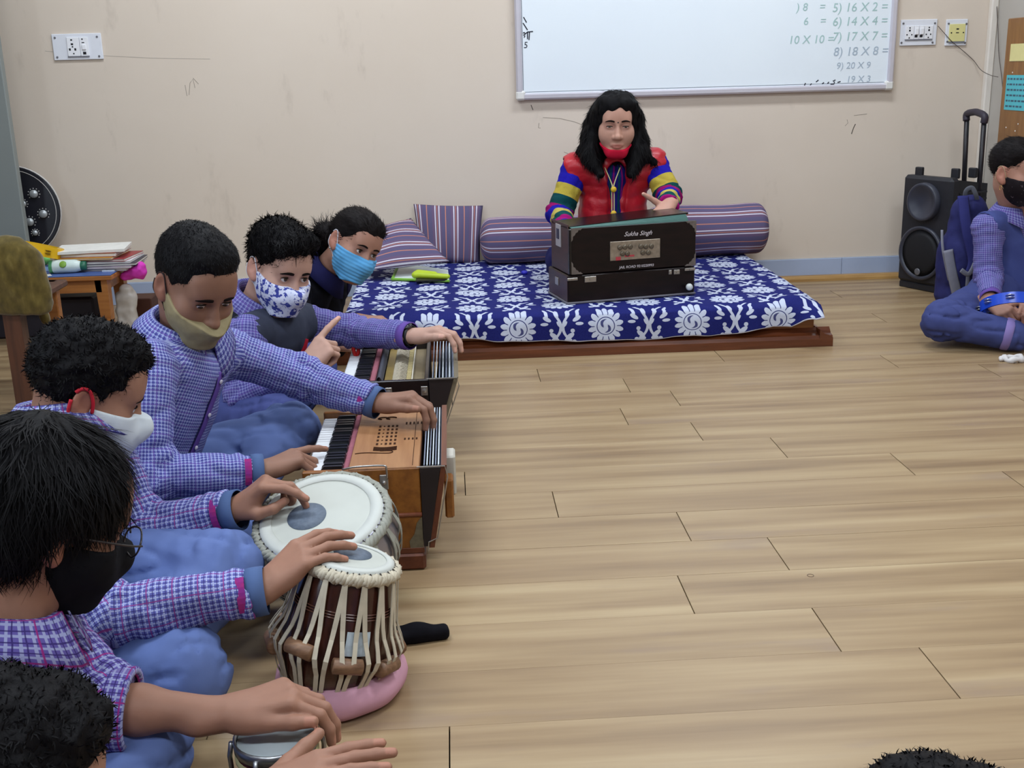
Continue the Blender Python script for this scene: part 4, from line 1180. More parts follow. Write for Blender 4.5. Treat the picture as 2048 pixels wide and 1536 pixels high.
# black pouch on the floor
pc = F(850, 1283); 
pr = [bx(pc + V(-.005, .005, .013), (.052, .016, .013), np.array([[.98, .17, 0], [-.17, .98, 0], [0, 0, 1]]).T, .010, .0), cap(pc + V(-.075, .020, .012), pc + V(-.02, .010, .014), .011, .016, .012), ell(pc + V(-.012, .008, .020), (.026, .016, .015), None, .012)]
v_, q2 = sdf_mesh(pr, .003); tag(mesh_obj('cloth_pouch', v_, q2, flat('black_cloth', (18, 17, 22), .9, .1, vary=.2, scale=50), None, True), 'small black cloth pouch lying on the floor beside the small tabla', 'pouch')
# ------------------------------------------------------------------ bongo pair
gz = .150
gc = F(552, 1474, gz)
T = thing('bongo_drums', V(gc[0], gc[1], 0), 'small brown bongo drums with metal rims in the near left corner', 'drum')
M_CHR = flat('bongo_steel', (150, 152, 156), .28, .5, .85, vary=.08); M_BNG = wood('bongo_brown', (66, 26, 20), (104, 46, 34), 2, 1, .3)
for k, (dc, rr) in enumerate(((V(0, 0, 0), .056), (V(.01, -.150, 0), .066))):
    c_ = V(gc[0], gc[1], 0) + dc
    MB().lathe([(rr * .80, 0), (rr * .88, .02), (rr * .97, gz * .6), (rr * .98, gz - .006)], c_, (0, 0, 1), 32).build('shell', M_BNG, T, True)
    MB().lathe([(rr * 1.0, gz - .030), (rr * 1.05, gz - .026), (rr * 1.05, gz - .020), (rr * 1.0, gz - .018)], c_, (0, 0, 1), 32, False, False).build('lower_hoop', flat('ivory_hoop', (196, 190, 140), .4, .4), T, True)
    MB().lathe([(rr * 1.0, gz - .012), (rr * 1.06, gz - .010), (rr * 1.07, gz + .004), (rr * 1.02, gz + .007), (rr * .98, gz + .002)], c_, (0, 0, 1), 32, False, False).build('rim', M_CHR, T, True)
    MB().lathe([(rr * 1.0, gz - .008), (rr * .97, gz + .001), (.002, gz + .002)], c_, (0, 0, 1), 32).build('drum_head', flat('bongo_skin', (186, 196, 200), .5, .3), T, True)
    for a in np.array([.15, 1.2, 2.3, 3.3, 4.4, 5.4]):
        d_ = V(math.cos(a), math.sin(a), 0); q = c_ + d_ * rr * 1.10
        lg = MB().tube([q + V(0, 0, gz + .002), q + V(0, 0, gz - .02) + d_ * .004, q + V(0, 0, gz - .07) + d_ * .002], .0036, 6).build('tension_rod', M_CHR, T, True)
        MB().box(q + V(-.006, -.006, gz - .085), q + V(.006, .006, gz - .065), .002).build('lug', M_CHR, lg)
MB().box(V(gc[0] - .012, gc[1] - .100, .04), V(gc[0] + .022, gc[1] - .045, .11), .005).build('joining_block', M_BNG, T)
rd = F(357, 1526); tag(MB().sphere(rd + V(0, 0, .010), .016, 14, 8, (1, 1, .65)).build('red_ball', flat('dark_red', (150, 24, 34), .5), smooth=True), 'small dark red ball on the floor near the bongo drums', 'ball')

# ------------------------------------------------------------------ right side: loudspeaker, backpack, scrap
s0 = F(1791, 572); s1 = F(1886, 591); ex = unit(s1 - s0); SW = np.linalg.norm(s1 - s0); ey = V(-ex[1], ex[0], 0); ey = ey if ey[0] > 0 else -ey
SH = P(1803, 344, s0[1] + .02)[2]
MS_ = Matrix(((ex[0], ey[0], 0, s0[0]), (ex[1], ey[1], 0, s0[1]), (0, 0, 1, 0), (0, 0, 0, 1)))
if np.cross(ex, ey)[2] < 0: pass
T = thing('loudspeaker', s0 + (s1 - s0) / 2, 'black portable loudspeaker with raised trolley handle in the right corner', 'loudspeaker')
M_SPK = flat('speaker_plastic', (34, 34, 40), .5, .4, vary=.12, scale=40, bump=.1); M_SPK2 = flat('speaker_grille', (24, 24, 28), .65, .3); M_SPK3 = flat('speaker_horn', (52, 54, 66), .4, .45)
SD = .27
MB(MS_).box((.0, .0, .03), (SW, .06, SH - .01), .018).build('front_baffle', M_SPK, T)
MB(MS_).add([(.012, .05, .03), (SW - .012, .05, .03), (SW - .03, SD, .05), (.03, SD, .05), (.012, .05, SH - .02), (SW - .012, .05, SH - .02), (SW - .03, SD, SH - .05), (.03, SD, SH - .05)],
            [(3, 2, 1, 0), (4, 5, 6, 7), (0, 1, 5, 4), (1, 2, 6, 5), (2, 3, 7, 6), (3, 0, 4, 7)]).build('cabinet', M_SPK, T)
for k in range(3): MB(MS_).box((SW - .03, .07, SH - .09 - k * .03), (SW - .014 + .004, SD - .02, SH - .08 - k * .03), .002).build('side_rib', M_SPK, T)
hc = (SW * .5, -.001, SH * .77)
MB(MS_).lathe([(.088, 0), (.087, .024), (.080, .028), (.072, .024), (.050, .010), (.024, .003), (.002, .002)], hc, (0, -1, 0), 32, False).build('horn', M_SPK3, T, True)
wc = (SW * .5, -.001, SH * .33)
wf_ = MB(MS_).lathe([(.126, 0), (.126, .012), (.116, .016), (.108, .006)], wc, (0, -1, 0), 40, False, False).build('woofer_ring', M_SPK3, T, True)
MB(MS_).lathe([(.110, .004), (.08, .012), (.04, .016), (.002, .017)], wc, (0, -1, 0), 40).build('woofer_grille', M_SPK2, T, True)
MB(MS_).lathe([(.016, 0), (.016, .004), (.012, .005)], (SW * .5, -.017, SH * .17), (0, -1, 0), 20).build('round_badge', flat('badge_grey', (110, 110, 116), .4, .5, .4), T, True)
for (xx, yy) in ((.05, .05), (SW * .75, .10), (SW * .85, .18)):
    MB(MS_).box((xx - .02, yy - .01, SH - .02), (xx + .02, yy + .012, SH + .025), .004).build('top_lug', M_SPK, T)
for i, xx in enumerate((.08, SW - .08)): MB(MS_).box((xx, SD - .02, -.0), (xx + .03, SD + .02, .05), .004).build('wheel_block', M_SPK, T)
MB(MS_).box((.01, .01, 0), (SW - .01, .05, .03), .004).build('foot', M_SPK, T)
hA, hB = P(1934, 228, 5.17), P(1969, 232, 5.02)
for (u0, v0, hp, yy) in ((1926, 352, hA, 5.17), (1952, 400, hB, 5.02)):
    lo_ = P(u0, v0 + 60, yy)
    MB().tube([lo_, hp], .0115, 10).build('handle_bar', flat('handle_black', (26, 22, 28), .4, .45), T, True)
MB().tube(smooth_path([hA + V(0, 0, -.03), hA + V(.0, 0, .0), hA * .6 + hB * .4 + V(0, 0, .012), hB * .6 + hA * .4 + V(0, 0, .012), hB, hB + V(0, 0, -.03)], 4), .016, 10).build('handle_grip', flat('handle_grip_grey', (52, 46, 58), .5, .4), T, True)

# backpack
kb = P(1925, 500, 4.62); kb[2] = 0
def bk(u, v, y=4.62): return P(u, v, y)
pr = [bx(V(bk(1930, 560)[0], 4.63, .155), (.112, .085, .150), np.array([[.97, .24, 0], [-.24, .97, 0], [0, 0, 1]]).T, .06, .0), cap(bk(1938, 430), bk(1932, 520), .085, .105, .05, 'u', ((.24, -.97, 0), .80)), half((0, 0, .003), (0, 0, -1))]
dsp = lambda p: (vnoise(p, 26, 2) * .004 + vnoise(p, 60, 3) * .0015)
v_, q2 = sdf_mesh(pr, .006, dsp, amp=.006)
T = thing('backpack', kb, 'dark blue school backpack with grey straps leaning on the loudspeaker', 'backpack')
M_BAG = flat('navy_bag_cloth', (40, 42, 92), .8, .2, vary=.15, scale=25, bump=.2)
mesh_obj('bag_body', v_, q2, M_BAG, T, True)
M_STRG = flat('grey_webbing', (128, 128, 140), .8, .2, vary=.08, scale=40); M_STRN = flat('navy_strap', (48, 50, 108), .8, .2)
def band(pts, w, mat, name, up_=(0, -1, 0), parent=None):
    return MB().tube(smooth_path(pts, 5), w, 8, flat_=(up_, .25)).build(name, mat, parent or T, True)
band([bk(1926, 392, 4.56), bk(1930, 430, 4.53), bk(1936, 470, 4.515), bk(1947, 520, 4.51), bk(1940, 548, 4.51)], .024, M_STRN, 'shoulder_strap')
band([bk(1896, 500, 4.545), bk(1903, 540, 4.535), bk(1912, 580, 4.53), bk(1918, 604, 4.53)], .022, M_STRG, 'side_webbing')
band([bk(1922, 540, 4.50), bk(1938, 548, 4.497), bk(1952, 522, 4.497)], .010, M_STRG, 'strap_adjuster')
band([bk(1936, 545, 4.50), bk(1934, 575, 4.50), bk(1930, 600, 4.51)], .008, M_STRG, 'loose_strap')
band([bk(1929, 402, 4.585), bk(1932, 382, 4.57), bk(1944, 376, 4.57), bk(1952, 390, 4.57), bk(1954, 402, 4.585)], .010, flat('grey_handle_loop', (96, 98, 106), .8, .2), 'grab_handle')
band([bk(1884, 460, 4.60), bk(1886, 500, 4.57), bk(1898, 560, 4.56)], .006, M_STRG, 'piping')
# scrap on the floor
sc_ = F(2026, 722)
pts = [sc_ + V(.030 * math.cos(a), .026 * math.sin(a), .009 + .004 * math.sin(3 * a)) for a in np.linspace(0, 2 * math.pi, 18, endpoint=False)]
T = thing('crumpled_cloth', sc_, 'small crumpled white cloth loop on the floor at right', 'cloth')
MB().tube(pts, [.010 + .003 * math.sin(k * 1.7) for k in range(18)], 8, closed=True).build('loop', flat('white_scrap', (210, 206, 206), .9, .1, vary=.1, scale=60), T, True)
MB().tube(smooth_path([sc_ + V(-.03, 0, .010), sc_ + V(-.042, .008, .012), sc_ + V(-.046, -.006, .006)]), .007, 6).build('loose_end', MATS['white_scrap'], T, True)

# ------------------------------------------------------------------ left: table with clutter, chair
TZ = .285; TYF = 4.58; TXR = P(222, 556, 4.58)[0]; TXL = -2.25; TYB = 4.90
T = thing('low_table', ((TXL + TXR) / 2, (TYF + TYB) / 2, 0), 'low wooden table with a blue top against the grey panel at left', 'table')
M_TBL = wood('table_wood', (140, 84, 36), (176, 116, 58), 0, 1, .45)
MB().box((TXL, TYF, TZ - .004), (TXR, TYB, TZ), .001).build('blue_top', flat('blue_laminate', (74, 96, 152), .4, .4, vary=.08, scale=12), T)
MB().box((TXL, TYF - .003, TZ - .022), (TXR + .003, TYB, TZ - .0045), .002).build('top_board', M_TBL, T)
MB().box((TXL + .06, TYF + .02, TZ - .075), (TXR - .05, TYF + .04, TZ - .022)).build('apron', M_TBL, T)
MB().box((TXR - .06, TYF + .04, TZ - .075), (TXR - .04, TYB - .04, TZ - .022)).build('apron', M_TBL, T)
for (xx, yy) in ((TXR - .075, TYF + .02), (TXR - .075, TYB - .07), (TXL + .03, TYF + .02), (TXL + .03, TYB - .07)):
    MB().rings([[(xx + sx_, yy, zz), (xx + sx_ + w_, yy, zz), (xx + sx_ + w_, yy + .05, zz), (xx + sx_, yy + .05, zz)] for sx_, w_, zz in ((.012, .036, 0), (0, .05, TZ - .022))]).build('leg', M_TBL, T)
def tp(u, v, z=TZ): return F(u, v, z)
# talc bottle
a, b = P(100, 541, 4.66), P(174, 538, 4.66)
bz = TZ + .028
a[2] = b[2] = bz; L = np.linalg.norm(b - a)
T = thing('plastic_bottle', (a + b) / 2 - V(0, 0, .028), 'white and green plastic bottle lying on the blue table top', 'bottle')
t = NT('bottle_white', .35, .5); x_, y_, z_ = t.sep(t.coord())
t.color(t.mix(t.noise(t.coord(), 40, 2.0), lin(196, 214, 206), lin(214, 226, 222))); M_BT = t.m
MB().lathe([(.006, 0), (.024, .003), (.027, .010), (.027, L * .70), (.020, L * .84), (.016, L * .86)], a, b - a, 24).build('body', M_BT, T, True)
MB().lathe([(.0272, .004), (.0276, .006), (.0276, .016), (.0272, .018)], a, b - a, 24, False, False).build('green_band', flat('bottle_green', (70, 140, 90), .4), T, True)
MB().lathe([(.017, L * .85), (.019, L * .87), (.019, L * .97), (.016, L)], a, b - a, 20).build('cap', flat('cap_green', (40, 104, 80), .4, .5), T, True)
c_ = a + (b - a) * .42 + V(0, -.0235, .012)
MB().lathe([(.015, 0), (.013, .002), (.002, .003)], c_, (0, -.86, .5), 20).build('leaf_emblem', flat('leaf_green', (120, 160, 60), .5), T, True)
# books and papers
rr = random.Random(8)
def slab(name, cx, cy, w, d, z, h_, rot, mat, label, cat, pages=None):
    Mx = Matrix.Translation((cx, cy, z)) @ Matrix.Rotation(rot, 4, 'Z')
    o = thing(name, (cx, cy, z), label, cat)
    if pages is None: MB(Mx).box((-w / 2, -d / 2, 0), (w / 2, d / 2, h_), .0005).build('sheets', mat, o)
    else:
        MB(Mx).box((-w / 2, -d / 2, 0), (w / 2, d / 2, .0018)).build('cover', mat, o); MB(Mx).box((-w / 2, -d / 2, h_ - .0018), (w / 2, d / 2, h_)).build('cover', mat, o)
        MB(Mx).box((-w / 2 + .003, -d / 2 + .003, .0018), (w / 2 - .001, d / 2 - .003, h_ - .0018)).build('pages', pages, o)
    return o
M_PG = flat('page_white', (222, 220, 214), .8, .1); cx, cy = P(205, 520, 4.78)[0], 4.78
z = TZ
specs = [((196, 190, 204), 'grey white exercise book at the bottom of the pile on the table', .012), ((176, 160, 176), 'mauve exercise book, second from the bottom of the pile', .008), ((60, 56, 66), 'dark covered book in the lower half of the pile', .010), ((206, 204, 210), 'pale magazine in the middle of the pile', .008), ((150, 60, 62), 'dark red book in the upper half of the pile', .010), ((196, 140, 50), 'mustard yellow folder under the red bag', .008), ((150, 74, 48), 'brown red plastic folder directly under the white sheets', .016)]
for i, (rgb, lb, h_) in enumerate(specs):
    slab('exercise_book', cx + rr.uniform(-.015, .02) + (.0 if i < 5 else -.03), cy + rr.uniform(-.01, .01), .29 if i < 5 else .24, .22, z, h_, rr.uniform(-.12, .12), flat('book_cover_%d' % i, rgb, .5, .4), lb, 'book', M_PG); z += h_ + .0005
slab('white_paper', cx - .035, cy, .29, .21, z, .012, .12, M_PG, 'stack of white paper sheets on top of the book pile', 'paper'); zp = z
# yellow tambourine resting against the pile
ty = 4.70
yc = P(77, 499, ty); 
T = thing('tambourine', yc, 'yellow tambourine tilted against the book pile on the table', 'tambourine')
M_YEL = flat('yellow_plastic', (226, 178, 24), .35, .5)
MY = Matrix.Translation(tuple(yc)) @ Matrix.Rotation(R(14), 4, 'Y') @ Matrix.Rotation(R(-10), 4, 'X')
def hoop(M_, r, h_, th, mat, T_, name='hoop'):
    n = 40; rg = []
    for i in range(n):
        a = 2 * math.pi * i / n; c, s = math.cos(a), math.sin(a)
        rg.append([(r * c, r * s, -h_ / 2), (r * c, r * s, h_ / 2), ((r - th) * c, (r - th) * s, h_ / 2), ((r - th) * c, (r - th) * s, -h_ / 2)])
    return MB(M_).rings(rg, loop=True).build(name, mat, T_)
autosmooth(hoop(MY, .098, .044, .006, M_YEL, T), 50)
for a in (3.3, 4.0, 4.7, 5.4):
    c, s = math.cos(a), math.sin(a)
    for dz in (-.006, .006): MB(MY).lathe([(.002, 0), (.012, .001), (.012, .002)], (c * .099, s * .099, dz), (0, 0, 1), 12).build('jingle', flat('tarnished_jingle', (90, 74, 40), .4, .5, .6), T)
MB(MY).sphere((.0985 * math.cos(4.35), .0985 * math.sin(4.35), .004), .010, 10, 6, (1, .35, 1)).build('pink_sticker', flat('sticker_pink', (222, 140, 130), .6), T, True)
# small clutter
tag(MB().sphere(tp(88, 530) + V(0, 0, .022), .026, 12, 8, (1.2, .8, .85)).build('green_ball', flat('light_green', (128, 206, 110), .5), smooth=True), 'small light green ball behind the bottle on the table', 'ball')
tag(MB().sphere(tp(70, 528) + V(0, .02, .022), .024, 12, 8, (1, .9, .9)).build('tan_pouch', flat('tan_cloth', (160, 128, 96), .9), smooth=True), 'small tan pouch under the yellow tambourine', 'pouch')
slab('blue_cover', P(84, 540, 4.72)[0], 4.75, .10, .12, TZ, .006, .2, flat('pale_blue_cover', (120, 150, 206), .5), 'pale blue booklet behind the white bottle on the table', 'booklet', M_PG)
slab('paper_slip', P(92, 556, 4.62)[0], 4.615, .045, .045, TZ, .001, .5, M_PG, 'small white paper slip at the front edge of the blue table', 'paper')
slab('white_card', P(218, 547, 4.66)[0], 4.66, .05, .02, TZ, .006, -.1, flat('grey_card', (190, 200, 216), .5), 'tiny pale box beside the bottle cap on the table', 'box')
# pink cloth flower and bag hanging behind the table's right end
pk = P(268, 545, 4.62)
pr = [ell(P(282, 541, 4.72), (.026, .03, .036), None, .01), cap(P(250, 552, 4.72), P(270, 545, 4.72), .020, .026, .012), ell(P(272, 538, 4.72), (.03, .03, .02), None, .012)]
v_, q2 = sdf_mesh(pr, .004, lambda p: vnoise(p, 60, 1) * .004, amp=.004)
tag(mesh_obj('pink_cloth', v_, q2, flat('magenta_cloth', (206, 60, 176), .7, .2, vary=.12, scale=30), None, True), 'bright pink bundle of cloth at the right end of the low table', 'cloth')
bgp = P(246, 585, 4.72)
pr = [bx(V(bgp[0], 4.74, .095), (.042, .03, .085), None, .02), ell(V(bgp[0] + .012, 4.74, .16), (.036, .03, .06), None, .02)]
v_, q2 = sdf_mesh(pr, .005, lambda p: vnoise(p, 40, 4) * .006, amp=.006)
tag(mesh_obj('plastic_bag', v_, q2, flat('milky_plastic', (184, 178, 170), .35, .4, vary=.08, scale=30), None, True), 'crumpled white plastic bag standing beside the low table leg', 'bag')
tag(MB().box((bgp[0] - .07, 4.93, 0), (bgp[0] + .055, 5.06, .115), .004).build('wooden_box', flat('dark_brown_box', (74, 44, 34), .6, .3)), 'dark brown box on the floor behind the plastic bag', 'box')
tag(MB().box((TXL + .1, 4.72, 0), (TXR - .13, 4.84, .17), .01).build('storage_trunk', flat('dark_trunk', (36, 32, 40), .6, .3)), 'dark trunk stored under the low blue table', 'trunk')
# black disc with knobs
dc = P(28, 424, 5.27)
T = thing('control_disc', dc - V(0, 0, .2), 'round black panel with silver knobs behind the grey panel', 'panel')
dn_ = unit(V(.10, -1, .10)); dr = np.linalg.norm(P(119, 418, 5.27) - dc)
MB().lathe([(dr, 0), (dr, .012), (dr - .004, .016), (.002, .016)], dc, dn_, 56).build('disc', flat('gloss_black', (26, 26, 34), .3, .5), T)
MB().lathe([(dr + .003, -.004), (dr + .003, .010), (dr, .012)], dc, dn_, 56, True, False).build('white_rim', flat('rim_white', (196, 192, 188), .5), T)
e1, e2, _n = basis(dn_)
MB().tube([dc + dn_ * .0165 + (e1 * math.cos(a) + e2 * math.sin(a)) * (dr - .018) for a in np.linspace(0, 2 * math.pi, 60, endpoint=False)], .0014, 5, closed=True).build('inner_line', MATS['rim_white'], T)
M_KN = flat('silver_knob', (176, 180, 182), .3, .5, .5)
for (u, v, r) in ((68, 388, .019), (46, 408, .016), (87, 428, .019), (60, 444, .019), (71, 466, .013)):
    d = _ray(u, v); o_ = V(0, 0, H); tt = np.dot(dc + dn_ * .016 - o_, dn_) / np.dot(d, dn_); c_ = o_ + d * tt
    k_ = MB().lathe([(r, 0), (r, .010), (r * .8, .014), (.002, .015)], c_, dn_, 18).build('knob', M_KN, T, True)
    for q in range(9):
        an = -.6 + q * .55; w_ = c_ + dn_ * .0008 + (e1 * math.cos(an) + e2 * math.sin(an)) * r * 1.35
        MB().lathe([(.0025, 0), (.0025, .0008)], w_, dn_, 6).build('dial_mark', MATS['rim_white'], k_)
# chair with olive cover
cyy = 3.62
T = thing('wooden_chair', V(P(40, 700, cyy)[0], cyy, 0), 'wooden chair with an olive green cloth cover at the left edge', 'chair')
M_CH = wood('chair_wood', (58, 32, 22), (92, 54, 36), 2, 1, .45)
xa, xb_ = P(12, 640, cyy)[0], P(46, 640, cyy)[0]
MB().rings([[(P(30, 640, cyy)[0] + s - .028, cyy - .025, z), (P(30, 640, cyy)[0] + s + .028, cyy - .025, z), (P(30, 640, cyy)[0] + s + .028, cyy + .025, z), (P(30, 640, cyy)[0] + s - .028, cyy + .025, z)] for s, z in ((.0, 0), (0, .50))]).build('leg', M_CH, T)
for (dx, dy) in ((-.42, 0), (-.42, .42), (-.02, .42)):
    x_ = P(30, 640, cyy)[0] + dx; MB().box((x_ - .02, cyy + dy - .02, 0), (x_ + .02, cyy + dy + .02, .36), .004).build('leg', M_CH if dx < -.1 else M_TBL, T)
x_ = P(30, 640, cyy)[0]
MB().box((x_ - .45, cyy - .02, .335), (x_ + .03, cyy + .45, .36), .006).build('seat', M_CH, T)
cl = [P(-40, 500, cyy - .05), P(0, 482, cyy - .05), P(30, 480, cyy - .05), P(55, 500, cyy - .05), P(75, 540, cyy - .05), P(90, 600, cyy - .05), P(98, 638, cyy - .05)]
pr = [cap(P(-90, 560, cyy), P(22, 548, cyy), .105, .105, .0, 'u', ((0, 1, 0), .5)), cap(P(20, 545, cyy), P(50, 590, cyy), .100, .070, .05, 'u', ((0, 1, 0), .55)), cap(P(48, 585, cyy), P(72, 618, cyy), .066, .036, .04, 'u', ((0, 1, 0), .7)), cap(P(0, 605, cyy), P(60, 612, cyy), .040, .038, .04), half(P(40, 632, cyy - .05), (-.03, 0, -1), .01), cap(P(80, 610, cyy + .12), P(92, 640, cyy + .12), .022, .020, .02)]
v_, q2 = sdf_mesh(pr, .006, lambda p: vnoise(p, 20, 4) * .007 + vnoise(p, 55, 5) * .002, amp=.009)
t = NT('olive_velvet', .85, .2); nz = t.noise(t.mapv(t.coord(), (2, 2, 1)), 22, 4.0); t.color(t.ramp(nz, [(.3, lin(70, 58, 20)), (.6, lin(96, 81, 34)), (.8, lin(120, 104, 56))])); t.b.inputs['Sheen Weight'].default_value = .3
mesh_obj('cloth_cover', v_, q2, t.m, T, True)
gl = P(8, 486, 3.7)
# ------------------------------------------------------------------ people: builders
def skin_mat(name, rgb):
    t = NT(name, .55, .35)
    at = t.n('ShaderNodeVertexColor'); at.layer_name = 'tone'
    nz = t.noise(t.coord(), 45, 3.0)
    c = lin(*rgb)
    base = t.mix(nz, tuple(q * .90 for q in c[:3]) + (1,), tuple(min(1, q * 1.10) for q in c[:3]) + (1,))
    t.color(t.mix(1.0, base, at.outputs[0], 'MULTIPLY'))
    t.b.inputs['Subsurface Weight'].default_value = .08
    t.b.inputs['Subsurface Radius'].default_value = (.012, .005, .003)
    t.b.inputs['Subsurface Scale'].default_value = .5
    t.bump(t.noise(t.coord(), 420, 2.0), .08, .0006)
    return t.m
def check_mat(name, base1, base2, white, navy, red, cell, wl=.12, wn=.13):
    """woven check: pale ground, white and navy lines both ways"""
    t = NT(name, .85, .15)
    u, v, _ = t.sep(t.uv())
    a, b = u / cell, v / cell
    fa, fb = a.fract(), b.fract()
    wn_ = ((fa < wn).max(fb < wn)); 
    ww = (((fa - .5).abs() < wl).max((fb - .5).abs() < wl))
    rr = (((a * .25).fract() < .05).max((b * .25).fract() < .05))
    mixn = t.noise(t.coord(), 9, 2.0)
    c = t.mix(mixn, lin(*base1), lin(*base2))
    c = t.mix(ww * .6, c, lin(*white)); c = t.mix(wn_ * .85, c, lin(*navy)); c = t.mix(rr * .7, c, lin(*red))
    t.color(c); t.bump(t.noise(t.uv(), 900, 2.0), .15, .0006)
    return t.m
def cloth_mat(name, rgb, rgb2=None, scale=14, rough=.85, bump=.2, weave=500):
    if name in MATS: return MATS[name]
    t = NT(name, rough, .15)
    rgb2 = rgb2 or tuple(int(c * .86) for c in rgb)
    t.color(t.mix(t.noise(t.coord(), scale, 4.0), lin(*rgb2), lin(*rgb)))
    t.bump(t.noise(t.coord(), weave, 2.0), bump, .0006)
    MATS[name] = t.m; return t.m
def hair_mat(name, rgb, rgb2):
    if name in MATS: return MATS[name]
    t = NT(name, .60, .12)
    t.color(t.mix(t.noise(t.coord(), 120, 3.0), lin(*rgb), lin(*rgb2))); t.bump(t.noise(t.mapv(t.coord(), (260, 260, 60)), 1.0, 3.0), .5, .002)
    MATS[name] = t.m; return t.m
M_HAIR = hair_mat('black_hair', (7, 6, 8), (16, 14, 17))
M_HAIRB = hair_mat('brown_black_hair', (13, 10, 11), (27, 21, 22))
M_EYEW = flat('eye_white', (206, 198, 194), .25, .5, vary=.02); M_IRIS = flat('eye_iris', (46, 28, 20), .2, .5); M_PUPIL = flat('eye_pupil', (8, 7, 8), .15, .5)
M_BROW = flat('brow_hair', (26, 19, 18), .8, .1)

class Head:
    def __init__(s, hc, f, u, sc=1.0):
        f = unit(f); r = unit(np.cross(f, u)); uu = np.cross(r, f)
        s.c = np.asarray(hc, float); s.M = np.stack([r, f, uu], 1); s.s = sc
    def w(s, x, y, z): return s.c + s.M @ (np.array([x, y, z]) * s.s)
    def d(s, x, y, z): return s.M @ np.array([x, y, z], float)
def head_prims(h, nb, neck_r=.046, lids=1.0, mouth=True, ear_out=.0):
    S = h.s; w = h.w; M = h.M; e = lambda c, r, k=.012, op='u', M2=None: ell(w(*c), np.array(r) * S, M if M2 is None else M2, k * S, op)
    c_ = lambda a, b, ra, rb, k=.01, op='u': cap(w(*a), w(*b), ra * S, rb * S, k * S, op)
    pr = [e((0, -.014, .036), (.073, .092, .086)), e((0, .020, -.015), (.062, .070, .080), .03), e((0, .034, -.052), (.054, .056, .062), .03),
          c_((-.020, .070, -.100), (.020, .070, -.100), .017, .017, .025),
          e((.038, .055, -.028), (.027, .027, .030), .03), e((-.038, .055, -.028), (.027, .027, .030), .03),
          c_((-.034, .074, .026), (.034, .074, .026), .015, .015, .022),
          e((0, .062, .055), (.052, .030, .040), .03),
          c_((0, .088, .014), (0, .103, -.030), .0075, .0115, .012),
          e((0, .107, -.034), (.0115, .011, .010), .008), e((.0125, .096, -.037), (.008, .010, .008), .006), e((-.0125, .096, -.037), (.008, .010, .008), .006)]
    for sx in (-1, 1):
        pr += [e((sx * .031, .102, .004), (.019, .018, .012), .014, 's')]
    for sx in (-1, 1):
        pr += [e((sx * .0315, .0745, .004), (.0165, .0150, .0140), .006)]
        if lids > 0: pr += [e((sx * .0315, .0895, .0035), (.0150, .0100, .0064 * lids), .002, 's')]
    if mouth:
        pr += [c_((-.019, .087, -.066), (.019, .087, -.066), .0055, .0055, .008), e((0, .0925, -.0645), (.013, .006, .0048), .006), e((0, .0905, -.0745), (.015, .008, .0062), .006),
               c_((-.022, .0985, -.0700), (.022, .0985, -.0700), .0018, .0018, .003, 's'), c_((-.002, .104, -.050), (.002, .104, -.058), .0022, .0022, .006, 's')]
    for sx in (-1, 1):
        a = .35; ca, sa = math.cos(a), math.sin(a)
        ME = h.M @ np.array([[ca, sx * sa * -1, 0], [sx * sa, ca, 0], [0, 0, 1]])
        pr += [e((sx * (.076 + ear_out), -.010, -.002), (.0075, .0185, .032), .008, 'u', ME), e((sx * (.083 + ear_out), -.006, .004), (.006, .010, .017), .005, 's', ME), e((sx * (.072 + ear_out), -.000, -.028), (.007, .010, .012), .008, 'u', ME)]
    pr += [cap(w(0, -.028, -.050), nb, .053 * S, neck_r, .03)]
    return pr
